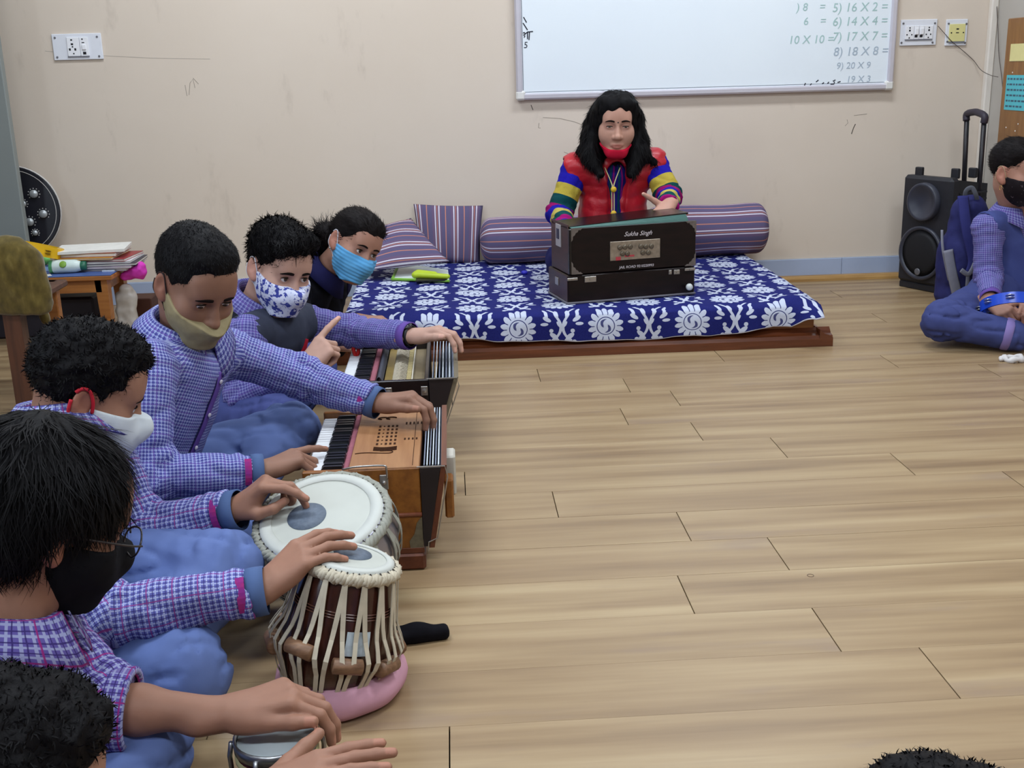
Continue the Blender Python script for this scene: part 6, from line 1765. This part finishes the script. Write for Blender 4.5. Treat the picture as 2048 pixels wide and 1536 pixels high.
build_hair(obB, short_hair(hB_, .008, .014, 1.03) + [cap(hB_.w(-.055, .048, .098), hB_.w(.060, .062, .082), .026, .022, .02)], .003, NZ(.002, .003, 110, 45), .004, M_HAIR,
    [dict(n=3500, length=.028, rnd=4, flow=lambda p, rs: np.tile(hB_.M[:, 1] + .5 * hB_.M[:, 0], (len(p), 1)) + rs.normal(0, .35, (len(p), 3)), width=.0011, lift=.12)])
ax_ = unit(JB['hc'] - JB['nb'] + V(0, 0, .05)); collar(obB, JB['nb'] + ax_ * .026, ax_, (.8, -.55, -.2), CHK4, .064, .036, .35, .034)
cuffs(obB, JB, .86, .90, .041, None, CHK4)
def vest(ob, J, mat, S, open_w=.05, name='vest', fat=1.0, amp=.003, quilt=0.0, cut=None, res=.006, v_neck=.09, z_lo=None, seed=2, arm=1.05, aoff=.045, shr=.064):
    up = unit(np.asarray(J['ch']) - np.asarray(J['pl'])); mid = (np.asarray(J['shR']) + np.asarray(J['shL'])) / 2; nb = np.asarray(J['nb'], float); pl = np.asarray(J['pl'], float); tf = unit(J['tf'])
    pr = [cap(mid - up * .105, pl + up * .04, .132 * S * fat, .152 * S * fat, .06, 'u', (tf, .75)), cap(J['shR'], J['shL'], shr * S * fat, shr * S * fat, .06, 'u'), cap(mid - up * .02, nb, .094 * S, .064 * S, .05)]
    for sd in 'RL':
        sh_, el = np.asarray(J['sh' + sd], float), np.asarray(J['el' + sd], float)
        out = unit(np.asarray(J['sh' + sd]) - mid)
        pr.append(cap(sh_ + out * aoff - up * .01, el + out * (aoff + .02), .066 * S * arm, .075 * S * arm, .006, 's'))
    lat = np.cross(tf, up)
    ftop = nb + tf * .04
    # front opening
    a_, b_ = ftop + up * .02, pl + tf * .20
    pr.append(cap(nb + up * .02, nb + tf * .12 - up * v_neck, .062 * S, .022 * S, .006, 's'))
    if open_w > 0: pr.append(cap(nb + tf * .10 - up * .02, pl + tf * .17, open_w, open_w * 1.1, .004, 's'))
    if z_lo is not None: pr.append(half((0, 0, z_lo), (0, 0, -1)))
    def dsp(p):
        o = amp * (vnoise(p, 15, seed) + .5 * vnoise(p, 40, seed + 1))
        if quilt:
            zz = (p - mid.astype(np.float32)) @ up.astype(np.float32); o = o - quilt * np.abs(np.sin(zz * np.float32(math.pi / .055) + vnoise(p, 9, seed + 4) * .8)) 
        return o
    v, q = sdf_mesh(pr, res, dsp, amp=amp * 2 + quilt + .002)
    SHIRT[ob.name + name] = pr
    return mesh_obj(name, v, q, mat, ob, True)
vest(obB, JB, cloth_mat('charcoal_vest', (62, 66, 82), (46, 50, 64), 20), .95, .026, v_neck=.13, res=.0042)
tie = front_line(obB, JB, .0, .62, 9, 0.0, .008, SHIRT[obB.name] + SHIRT[obB.name + 'vest'])
MB().tube(smooth_path(tie, 3), [.010 + .014 * min(1, k / 16) for k in range(len(smooth_path(tie, 3)))], 8, flat_=(JB['tf'], .22)).build('tie', cloth_mat('red_tie', (170, 24, 44), (130, 16, 34)), obB, True)
tie2 = front_line(obB, JB, .12, .62, 7, -.022, .007, SHIRT[obB.name] + SHIRT[obB.name + 'vest']); MB().tube(smooth_path(tie2, 3), .009, 8, flat_=(JB['tf'], .22)).build('tie_back', cloth_mat('white_tie_back', (204, 206, 206)), obB, True)
# wrist watch
el, wr = JB['elL'], JB['wrL']; d = unit(wr - el); c_ = wr - d * .006
wt = MB().lathe([(.0285, -.011), (.031, -.010), (.031, .010), (.0285, .011)], c_, d, 24, False, False).build('watch', flat('black_rubber', (24, 24, 28), .5, .4), obB, True)
u_ = unit(V(0, -.35, 1) - d * np.dot(V(0, -.35, 1), d)); MB().lathe([(.016, 0), (.017, .004), (.015, .007), (.002, .0075)], c_ + u_ * .029, u_, 20).build('watch_face', flat('dark_glass', (40, 42, 48), .1, .5), obB, True)

# ------------------------------------------------------------------ girl with pale blue mask by the platform
JC = dict(hc=P(706, 490, 3.84), f=(.56, -.78, -.28), u=(.52, 0, .9), s=1.0, nb=P(650, 540, 3.93), tf=(.85, -.4, -.2), ch=V(-.58, 3.86, .33), pl=V(-.74, 3.84, .115),
          shR=P(588, 584, 3.80), shL=P(668, 572, 4.05), elR=P(600, 690, 3.66), wrR=P(690, 690, 3.60), elL=P(640, 680, 3.98), wrL=P(716, 640, 3.72),
          hpR=V(-.72, 3.74, .12), hpL=V(-.72, 3.94, .12), knR=V(-.50, 3.62, .13), knL=V(-.52, 3.93, .12), anR=V(-.6, 3.9, .06), anL=V(-.6, 3.7, .06), toR=V(-.56, 3.98, .045), toL=V(-.54, 3.64, .045), b=.90)
M_JKT = cloth_mat('black_jacket', (22, 22, 32), (12, 12, 18), 12)
obC, hC_, hpC = person(JC, 'girl in black jacket and pale blue mask leaning forward beside the platform', SK_C, .003, dict(lids=1.0, mouth=False), M_JKT, None, M_TRS2,
    .92, .92, hands=dict(R=dict(d=(.8, -.2, -.1), n=(0, 0, -1), c=[(20, 25, 14)] * 4, s=.9), L=dict(d=(P(755, 640, 3.70) - P(716, 640, 3.72)), n=(.1, -.2, -1), c=[(24, 26, 14), (26, 28, 14), (28, 30, 16), (30, 30, 18)], t=(.9, .4, .1), tc=10, s=.92)), seed=7, shirt_name='jacket')
eyes(obC, hC_, None, .95, (-.15, .05)); brows(obC, hC_, hpC, .0034, .005, .0235)
face_mask(obC, hC_, hpC, cloth_mat('pale_blue_mask', (100, 168, 216), (80, 148, 200), 30), -.012, -.02, flat('white_strap', (206, 206, 216), .8), bot=-.124, pleat=.0008)
S = hC_.s; w = hC_.w
pr = [ell(w(0, -.016, .040), np.array([.079, .100, .090]), hC_.M, 0), ell(w(0, .034, .078), np.array([.068, .056, .046]), hC_.M, .02), ell(w(0, .124, -.022), np.array([.072, .058, .070]), hC_.M, .008, 's'), half(w(0, 0, -.040), hC_.d(0, .5, -.86), .006)]
for sx in (-1, 1): pr += [ell(w(sx * .082, -.002, -.008), np.array([.028, .024, .034]), hC_.M, .006, 's'), ell(w(sx * .075, .066, -.012), np.array([.03, .045, .055]), hC_.M, .01, 's')]
bun = P(655, 468, 3.90)
pr += [ell(bun, (.050, .045, .040), None, .015), cap(bun, bun + V(-.05, .03, -.06), .034, .020, .02)]
build_hair(obC, pr, .003, NZ(.001, .002, 140, 40), .003, M_HAIRB, [dict(n=2500, length=.030, rnd=6, flow=lambda p, rs: np.tile(-hC_.M[:, 1], (len(p), 1)) + rs.normal(0, .2, (len(p), 3)), width=.0009, lift=.06), dict(n=200, length=.035, rnd=7, flow=flow_any, width=.0008, lift=.7, region=lambda c: ((c - bun) ** 2).sum(1) < .05 ** 2)])
ear_ = hC_.w(-.086, -.006, -.036); 
for sx in (-1, 1): MB().sphere(hC_.w(sx * .084, .0, -.036), .0035, 8, 6).build('earring', M_STEEL, obC, True)
v_, q2 = sdf_mesh([ell(P(628, 520, 4.0), (.055, .05, .050), None, 0), cap(P(612, 545, 3.92), P(668, 540, 4.0), .048, .045, .03)], .005, lambda p: vnoise(p, 30, 2) * .004, amp=.004)
mesh_obj('hood', v_, q2, cloth_mat('navy_hood', (36, 36, 84), (24, 24, 60)), obC, True)

ax_ = unit(JC['hc'] - JC['nb'] + V(0, 0, .02)); collar(obC, JC['nb'] + ax_ * .022, ax_, JC['tf'], cloth_mat('navy_hood', (36, 36, 84), (24, 24, 60)), .064, .040, .3, .03)
# ------------------------------------------------------------------ tabla player
JD = dict(hc=P(172, 786, 2.02), f=(.86, .30, -.42), u=(.1, 0, 1), s=1.0, nb=V(-.735, 2.0, .425), tf=(.96, .1, -.2), ch=V(-.75, 2.0, .34), pl=V(-.86, 1.98, .115),
          shR=V(-.735, 1.84, .375), shL=V(-.725, 2.16, .375), elR=P(205, 1238, 1.66), wrR=P(522, 1182, 1.695), elL=P(280, 1062, 2.09), wrL=P(466, 1022, 2.05),
          hpR=V(-.84, 1.89, .12), hpL=V(-.84, 2.08, .12), knR=V(-.465, 1.63, .125), knL=V(-.455, 1.94, .165), anR=V(-.60, 1.95, .06), anL=V(-.58, 1.72, .06), toR=V(-.55, 2.04, .045), toL=V(-.50, 1.64, .045), b=.95)
obD, hD_, hpD = person(JD, 'boy in lilac check shirt and white mask with red loops playing the tabla pair', SK_D, .003, dict(lids=1.0, mouth=False), CHK2, None, M_TRS,
    .93, .95, hands=dict(R=dict(d=(P(592, 1122, 1.725) - P(522, 1182, 1.695)), n=(.25, .35, -1), c=[(22, 20, 10), (20, 20, 10), (20, 22, 12), (20, 24, 12)], t=(.85, .5, .15), tc=12, s=1.0, spread=.16),
                         L=dict(d=(P(522, 978, 2.045) - P(466, 1022, 2.05)), n=(.45, .0, -1), c=[(38, 22, 10), (46, 40, 20), (55, 60, 30), (58, 60, 30)], t=(.75, .45, .5), tc=30, s=1.0)), seed=9)
face_mask(obD, hD_, hpD, cloth_mat('white_mask', (214, 220, 224), (196, 204, 210), 30), -.010, -.05, flat('red_loop', (190, 24, 44), .7), bot=-.124, strap_r=.0034)
brows(obD, hD_, hpD); eyes(obD, hD_, None, .9, (0, -.2))
def curly(h, amp=.006, top=.006, thick=1.02):
    return short_hair(h, top, .010, thick)
build_hair(obD, curly(hD_), .003, NZ(.0035, .0035, 95, 50), .010, M_HAIR, [dict(n=3500, length=.009, rnd=11, flow=flow_any, width=.0010, lift=.6)])
ax_ = unit(JD['hc'] - JD['nb'] + V(-.05, 0, .06)); collar(obD, JD['nb'] + ax_ * .022, ax_, (1, .2, -.2), CHK2, .066, .036, .35, .03)
cuffs(obD, JD, .93, .95, .0405, M_LINE, M_CUFF, .030)

# ------------------------------------------------------------------ boy with glasses at the bongo drums
JE = dict(hc=P(92, 1036, 1.42), f=(.74, .54, -.46), u=(.15, 0, 1), s=1.02, nb=P(18, 1232, 1.365), tf=(.95, .1, -.25), ch=V(-.66, 1.33, .29), pl=V(-.80, 1.30, .115),
          shR=V(-.64, 1.16, .33), shL=P(78, 1278, 1.47), elR=V(-.50, 1.12, .215), wrR=P(505, 1592, 1.255), elL=P(205, 1415, 1.40), wrL=P(448, 1428, 1.395),
          hpR=V(-.78, 1.21, .12), hpL=V(-.78, 1.40, .12), knR=V(-.50, 1.02, .12), knL=P(285, 1500, 1.43), anR=V(-.58, 1.38, .06), anL=V(-.56, 1.15, .06), toR=V(-.52, 1.45, .045), toL=V(-.5, 1.06, .045), b=.93)
JE['knL'][2] = .115
obE, hE_, hpE = person(JE, 'boy with glasses and rolled up purple check sleeve tapping the bongo drums', SK_D, .0028, dict(lids=1.0, mouth=False), CHK3, None, M_TRS,
    .5, .22, hands=dict(R=dict(d=(P(600, 1560, 1.262) - P(505, 1592, 1.255)), n=(.0, .1, -1), c=[(6, 8, 4), (6, 8, 4), (6, 8, 5), (8, 10, 6)], t=(.66, .72, .0), tc=4, s=.98, spread=.10),
                        L=dict(d=(P(548, 1402, 1.405) - P(448, 1428, 1.395)), n=(.05, .0, -1), c=[(36, 36, 22), (38, 36, 22), (38, 38, 22), (40, 40, 24)], t=(.95, .40, .10), tc=6, s=1.04, spread=.10)), seed=11, sleeve_fat=1.15, cell=.016)
face_mask(obE, hE_, hpE, cloth_mat('black_mask', (22, 22, 26), (14, 14, 18)), -.010, .0, flat('black_loop', (20, 20, 22), .7), bot=-.124, loops=1)
brows(obE, hE_, hpE)
w = hE_.w; S = hE_.s
pr = [ell(w(0, -.020, .040), np.array([.093, .112, .100]) * S, hE_.M, 0), ell(w(0, -.050, -.010), np.array([.080, .066, .075]) * S, hE_.M, .03), ell(w(0, .132, -.010), np.array([.076, .064, .074]) * S, hE_.M, .010, 's'),
      half(w(0, 0, -.052), hE_.d(0, .46, -.88), .010)]
for sx in (-1, 1): pr += [ell(w(sx * .094, .004, -.022), np.array([.030, .026, .034]) * S, hE_.M, .008, 's'), ell(w(sx * .085, .075, -.020), np.array([.034, .05, .05]) * S, hE_.M, .01, 's')]
crown = w(-.01, -.05, .13)
def flow_crown(p, rs):
    r = p - crown; return r / np.linalg.norm(r, axis=1, keepdims=True) + np.tile(V(0, 0, -.6), (len(p), 1)) + rs.normal(0, .12, (len(p), 3))
build_hair(obE, pr, .0032, lambda p: vnoise(p * np.float32([1, 1, .35]), 110, 3) * .0022 + vnoise(p, 22, 4) * .003, .006, M_HAIR, [dict(n=6000, length=.05, rnd=13, flow=flow_crown, width=.0010, lift=.03)])
gm = flat('thin_metal_frame', (70, 66, 66), .3, .5, .7)
for sx in (-1, 1):
    MB().tube(smooth_path([w(sx * .080, -.020, .006), w(sx * .081, .02, .008), w(sx * .072, .085, .006), w(sx * .060, .112, .005)], 4), .0016, 6).build('glasses_temple', gm, obE, True)
    MB().tube([w(sx * .033 + .026 * math.cos(a), .114 - .004 * abs(math.cos(a)), .000 + .020 * math.sin(a)) for a in np.linspace(0, 2 * math.pi, 26, endpoint=False)], .0014, 6, closed=True).build('glasses_rim', gm, obE, True)
MB().tube([w(-.008, .115, .004), w(0, .117, .007), w(.008, .115, .004)], .0014, 6).build('glasses_bridge', gm, obE, True)
ax_ = unit(V(.25, .05, 1)); collar(obE, JE['nb'] + V(-.012, 0, -.004), ax_, (1, .2, -.2), CHK3, .068, .034, .35, .034)
el, wr = JE['elL'], JE['wrL']; d = unit(wr - el); c_ = el + (wr - el) * .22
rgm = MB().lathe([(.046, -.052), (.056, -.050), (.060, -.025), (.058, 0), (.050, .002), (.046, -.004)], c_ + d * .004, d, 30, False, False)
o_ = rgm.build('rolled_cuff', CHK3, obE, True)
me = o_.data; uvl = me.uv_layers.new(name='UVMap')
for p_ in me.polygons:
    for li in p_.loop_indices:
        co = np.array(me.vertices[me.loops[li].vertex_index].co) + origin_of(o_) - c_
        e1 = unit(V(0, 0, 1) - d * d[2]); e2 = np.cross(d, e1); uvl.data[li].uv = ((math.atan2(np.dot(co, e2), np.dot(co, e1)) % 6.283) * .056, np.dot(co, d))

# ------------------------------------------------------------------ dark-haired boy, near left corner
JF = dict(hc=P(-14, 1604, 1.0), f=(.82, .40, -.40), u=(.1, 0, 1), s=1.0, nb=V(-.56, .96, .30), tf=(.95, .1, -.2), ch=V(-.54, .86, .28), pl=V(-.66, .84, .115),
          shR=V(-.51, .71, .30), shL=V(-.52, 1.00, .29), elR=V(-.42, .64, .20), wrR=V(-.26, .76, .15), elL=V(-.50, 1.0, .16), wrL=V(-.36, .92, .13),
          hpR=V(-.64, .74, .12), hpL=V(-.64, .93, .12), knR=V(-.34, .62, .11), knL=V(-.36, .94, .09), anR=V(-.46, .9, .06), anL=V(-.46, .7, .06), toR=V(-.40, .98, .045), toL=V(-.4, .62, .045), b=.85)
obF, hF_, hpF = person(JF, 'dark haired boy whose head just shows in the near left corner', SK_D, .005, dict(mouth=True), CHK3, None, M_TRS, .93, .93,
    hands=dict(R=dict(d=(.9, .2, -.1), n=(0, 0, -1), c=[(20, 25, 14)] * 4, s=.9), L=dict(d=(.9, -.2, -.1), n=(0, 0, -1), c=[(20, 25, 14)] * 4, s=.9)), seed=13, cell=.03)
build_hair(obF, curly(hF_, .006, .006, 1.06), .0035, NZ(.004, .005, 90, 45), .010, M_HAIR, [dict(n=3500, length=.008, rnd=15, flow=flow_any, width=.0009, lift=.5)])
eyes(obF, hF_, None); brows(obF, hF_, hpF)
# ------------------------------------------------------------------ child, near right corner
gt = P(1950, 1494, .78)
JG = dict(hc=gt + V(.0, 0, -.158), f=(-.5, .80, -.30), u=(0, 0, 1), s=.92, nb=gt + V(.04, -.04, -.25), tf=(-.5, .85, -.1), ch=gt + V(.06, -.08, -.28), pl=V(gt[0] + .08, gt[1] - .10, .11),
          shR=gt + V(.17, .02, -.27), shL=gt + V(-.09, -.12, -.27), elR=V(gt[0] + .20, .80, .16), wrR=V(gt[0] + .06, .88, .10), elL=V(gt[0] - .14, .62, .16), wrL=V(gt[0] - .08, .80, .10),
          hpR=V(gt[0] + .14, .73, .11), hpL=V(gt[0] + .0, .63, .11), knR=V(gt[0] + .22, .90, .09), knL=V(gt[0] - .22, .70, .09), anR=V(gt[0] - .02, .90, .05), anL=V(gt[0] + .06, .84, .05), toR=V(gt[0] - .10, .88, .04), toL=V(gt[0] + .14, .86, .04), b=.8)
obG, hG_, hpG = person(JG, 'pupil whose black hair shows at the bottom right corner', SK_D, .005, dict(mouth=True), CHK3, None, M_TRS, .93, .93,
    hands=dict(R=dict(d=(-.9, .2, -.1), n=(0, 0, -1), c=[(20, 25, 14)] * 4, s=.8), L=dict(d=(.5, .8, -.1), n=(0, 0, -1), c=[(20, 25, 14)] * 4, s=.8)), seed=15, cell=.03)
build_hair(obG, short_hair(hG_, .004, .004, 1.05), .0035, NZ(.002, .003), .006, M_HAIR, [dict(n=2500, length=.007, rnd=17, flow=flow_any, width=.0009, lift=.4)])
eyes(obG, hG_, None); brows(obG, hG_, hpG)

# ------------------------------------------------------------------ girl with the blue tambourine
JH = dict(hc=P(2034, 345, 4.23), f=(.44, -.88, -.12), u=(-.02, 0, 1), s=1.03, nb=P(2030, 427, 4.27), tf=(.35, -.93, -.1), ch=P(2035, 490, 4.28), pl=V(2.25, 4.30, .12),
          shR=P(1976, 454, 4.23), shL=P(2096, 454, 4.33), elR=P(1976, 556, 4.20), wrR=P(1982, 602, 4.03), elL=P(2108, 570, 4.26), wrL=P(2066, 604, 4.02),
          hpR=V(2.15, 4.26, .12), hpL=V(2.34, 4.30, .12), knR=F(1884, 640, .105), knL=V(2.50, 4.08, .12), anR=F(2032, 672, .060), anL=V(2.18, 4.08, .06), toR=V(2.28, 4.00, .045), toL=V(2.06, 4.05, .045), b=.95)
obH, hH_, hpH = person(JH, 'girl in violet kurta, blue vest and black mask holding a blue tambourine', SK_C, .003, dict(lids=1.0, mouth=False), CHK4, None, M_TRS2,
    .84, .84, hands=dict(R=dict(d=(.25, -.75, -.35), n=(.55, .2, -.8), c=[(40, 60, 30)] * 4, t=(.8, .5, .3), tc=20, s=.92), L=dict(d=(-.55, -.75, -.05), n=(.0, .1, -1), c=[(40, 55, 30)] * 4, t=(.8, .6, -.1), tc=10, s=.92)), seed=17, shirt_name='kurta')
eyes(obH, hH_, None, .95, (.1, 0)); brows(obH, hH_, hpH, .0036, .005, .0235)
t = NT('black_spotted_mask', .8, .15); t.color(t.mix(t.sstep(t.noise(t.coord(), 110, 1.0), .70, .74), lin(26, 20, 24), lin(96, 84, 92)))
face_mask(obH, hH_, hpH, t.m, -.014, -.05, flat('tan_loop', (176, 150, 120), .8), bot=-.124)
w = hH_.w
pr = [ell(w(0, -.018, .042), np.array([.079, .100, .090]), hH_.M, 0), ell(w(0, .034, .078), np.array([.068, .056, .046]), hH_.M, .02), ell(w(0, .124, -.020), np.array([.072, .058, .072]), hH_.M, .008, 's'), half(w(0, 0, -.040), hH_.d(0, .5, -.86), .006)]
for sx in (-1, 1): pr += [ell(w(sx * .082, -.002, -.008), np.array([.028, .024, .034]), hH_.M, .006, 's'), ell(w(sx * .075, .066, -.012), np.array([.03, .045, .055]), hH_.M, .01, 's')]
build_hair(obH, pr, .003, NZ(.0008, .001, 140, 40), .002, M_HAIRB, [dict(n=2000, length=.030, rnd=19, flow=lambda p, rs: np.tile(-hH_.M[:, 1], (len(p), 1)) + rs.normal(0, .15, (len(p), 3)), width=.0009, lift=.03)])
for sx in (-1, 1): MB().tube([w(sx * .084, .004, -.040 - .009) + .009 * V(0, math.cos(a), math.sin(a)) for a in np.linspace(0, 2 * math.pi, 16, endpoint=False)], .001, 5, closed=True).build('earring', flat('gold', (200, 160, 90), .3, .5, .8), obH, True)
vest(obH, JH, cloth_mat('blue_vest', (74, 84, 140), (58, 66, 120), 20), .97, .040, v_neck=.10, res=.005)
ax_ = unit(JH['hc'] - JH['nb'] + V(0, .02, .05)); collar(obH, JH['nb'] + ax_ * .010, ax_, JH['tf'], CHK4, .062, .032, .9, .05)
cuffs(obH, JH, .84, .84, .041, None, CHK4)
kn, an = np.asarray(JH['knR']), np.asarray(JH['anR']); d = unit(an - kn)
MB().lathe([(.058, 0), (.061, .006), (.060, .026), (.056, .030)], an - d * .045, d, 26, False, False).build('trouser_cuff', cloth_mat('lilac_hem', (140, 124, 180), (118, 104, 160)), obH, True)
# blue tambourine in her hands
tc_ = P(2020, 614, 3.95)
Tm = thing('tambourine', tc_, 'blue tambourine with metal jingles held in the lap of the girl at right', 'tambourine')
MT = Matrix.Translation(tuple(tc_)) @ Matrix.Rotation(R(-32), 4, 'X') @ Matrix.Rotation(R(6), 4, 'Y')
autosmooth(hoop(MT, .105, .042, .006, flat('blue_plastic', (24, 70, 196), .3, .5), Tm), 50)
for a in np.linspace(0, 2 * math.pi, 8, endpoint=False) + .35:
    c, s = math.cos(a), math.sin(a)
    sl = MB(MT).box((c * .1 - .004, s * .1 - .004, -.008), (c * .1 + .004, s * .1 + .004, .008)).build('jingle_slot', M_DARK, Tm)
    for dz in (-.005, .005): MB(MT).lathe([(.002, 0), (.016, .001), (.016, .002)], (c * .104, s * .104, dz), (0, 0, 1), 14).build('jingle', flat('bright_jingle', (206, 204, 200), .25, .5, .8), Tm)

# ------------------------------------------------------------------ teacher
z0 = PZ + .016
JW = dict(hc=P(1231, 249, 4.72), f=(-.05, -1, -.10), u=(.03, 0, 1), s=1.05, nb=P(1229, 328, 4.80), tf=(0, -1, -.05), ch=P(1228, 380, 4.80), pl=V(.69, 4.84, z0 + .11), z0=z0,
          shR=P(1152, 338, 4.80), shL=P(1306, 330, 4.80), elR=P(1118, 428, 4.74), wrR=V(.47, 4.55, .40), elL=P(1338, 392, 4.70), wrL=P(1338, 410, 4.52),
          hpR=V(.60, 4.84, z0 + .11), hpL=V(.78, 4.84, z0 + .11), knR=V(.46, 4.64, z0 + .10), knL=V(.86, 4.64, z0 + .10), anR=V(.66, 4.62, z0 + .055), anL=V(.72, 4.66, z0 + .055), toR=V(.78, 4.60, z0 + .045), toL=V(.60, 4.64, z0 + .045), b=1.02)
t = NT('striped_sweater_sleeve', .9, .1); u, v, _ = t.sep(t.uv())
cols = [(.0, (36, 30, 170)), (.085, (200, 178, 70)), (.135, (14, 70, 72)), (.180, (150, 16, 100)), (.225, (36, 30, 160)), (.265, (196, 180, 90)), (.295, (18, 76, 76)), (.325, (160, 20, 110)), (.36, (38, 34, 166)), (.42, (196, 180, 90))]
c = lin(*cols[0][1])
for lim, rgb in cols[1:]: c = t.mix(v > lim, c, lin(*rgb))
kn_ = t.noise(t.mapv(t.uv(), (260, 260, 1)), 1.0, 2.0)
t.color(t.mix(kn_ * .25, c, lin(20, 16, 60))); t.bump(kn_, .6, .003); M_SWT = t.m
t = NT('sweater_front', .9, .1); u, v, _ = t.sep(t.uv()); w_ = (u / .060).fract()
c = t.mix((w_ > .30) * (w_ < .48), lin(34, 30, 120), lin(140, 22, 110)); c = t.mix((w_ > .62) * (w_ < .85), c, lin(20, 70, 84))
kn_ = t.noise(t.mapv(t.uv(), (260, 260, 1)), 1.0, 2.0); t.color(t.mix(kn_ * .3, c, lin(16, 14, 50))); t.bump(kn_, .5, .003); M_SWF = t.m
obW, hW_, hpW = person(JW, 'woman in red vest and striped sweater seated on the platform playing the dark harmonium', SK_W, .003, dict(lids=.35, mouth=True), M_SWT, M_SWF, cloth_mat('navy_trouser', (40, 40, 90)),
    .93, .93, hands=dict(R=dict(d=(.25, -.9, -.2), n=(0, -.1, -1), c=[(20, 25, 14)] * 4, s=.95), L=dict(d=(-.45, -.55, -.32), n=(-.20, .30, -.90), c=[(6, 14, 10), (14, 20, 12), (20, 24, 14), (26, 28, 16)], t=(.35, .80, -.55), tc=4, s=1.0, spread=.28)), seed=19, shirt_name='sweater', lips=(.82, .50, .52), shirt_fat=.98)
eyes(obW, hW_, None, .4, (0, -.6)); brows(obW, hW_, hpW, .0036, .005, .0240)
face_mask(obW, hW_, hpW, cloth_mat('red_mask', (206, 26, 60), (176, 18, 48), 20, .8), -.088, -.28, flat('white_strap', (206, 206, 216), .8), bot=-.150, back=.012, off=.006, tent=False)
w = hW_.w; S = hW_.s
pr = [ell(w(0, -.018, .040), np.array([.095, .104, .090]) * S, hW_.M, 0), ell(w(0, .034, .082), np.array([.076, .058, .046]) * S, hW_.M, .03)]
for sx in (-1, 1):
    pr += [cap(w(sx * .066, -.010, .030), w(sx * .092, -.012, -.06), .030 * S, .036 * S, .03), cap(w(sx * .092, -.012, -.06), w(sx * .096, .012, -.12), .038 * S, .040 * S, .03), cap(w(sx * .096, .012, -.12), w(sx * .060, .064, -.185), .042 * S, .016 * S, .03), cap(w(sx * .07, -.05, 0), w(sx * .075, -.05, -.14), .05 * S, .055 * S, .04)]
pr += [cap(w(0, -.07, .0), w(0, -.07, -.15), .07 * S, .07 * S, .04), cap(w(-.115, -.0, -.12), w(-.165, .0, -.150), .022, .012, .02), cap(w(.115, .0, -.10), w(.150, .0, -.110), .020, .010, .02)]
pr += [ell(w(-.004, .118, -.026), np.array([.056, .095, .078]) * S, hW_.M, .008, 's'), cap(w(-.004, .105, .010), w(-.012, .100, .084), .054 * S, .008 * S, .008, 's'), cap(w(0, .13, -.10), w(0, .12, -.24), .040, .030, .01, 's')]
build_hair(obW, pr, .004, lambda p: vnoise(p * np.float32([1, 1, .4]), 70, 3) * .004 + vnoise(p, 26, 4) * .004, .010, M_HAIR, [dict(n=4500, length=.035, rnd=24, flow=flow_down, width=.0012, lift=.08, region=lambda c: (np.abs(((c - hW_.c) @ hW_.M)[:, 0]) > .068) | (((c - hW_.c) @ hW_.M)[:, 1] < .03))])
MB().sphere(snap(hpW, w(0, .10, .022), .0), .0030, 8, 6).build('bindi', M_DARK, obW, True)
for sx in (-1, 1): MB().sphere(w(sx * .084, .004, -.044), .0055, 10, 8, (.7, .7, 1.3)).build('earring', flat('gold', (200, 160, 90), .3, .5, .8), obW, True)
t = NT('red_quilted_nylon', .38, .5); t.color(t.mix(t.noise(t.coord(), 12, 3.0), lin(160, 14, 30), lin(206, 34, 50))); t.bump(t.noise(t.coord(), 60, 4.0), .4, .004)
vest(obW, JW, t.m, 1.02, .048, 'quilted_vest', 1.04, .005, .003, v_neck=.09, seed=6, res=.005, arm=.92, aoff=.064, shr=.069)
cA = [P(1221, 352, 4.70), P(1225, 378, 4.655), P(1226, 430, 4.64)]
for dx in (-.005, .005): MB().tube(smooth_path([q + V(dx, 0, 0) for q in (P(1212 if dx < 0 else 1238, 335, 4.705), P(1226, 368, 4.655), P(1226, 380, 4.645), P(1226, 428, 4.640))], 4), .0022, 6).build('cord', flat('cream_cord', (206, 196, 140), .7), obW, True)
for v_ in (379, 427): MB().lathe([(.011, 0), (.0125, .004), (.010, .008), (.002, .010)], P(1227, v_, 4.640), (0, -1, .1), 18).build('button', flat('yellow_button', (206, 168, 40), .4, .4), obW, True)
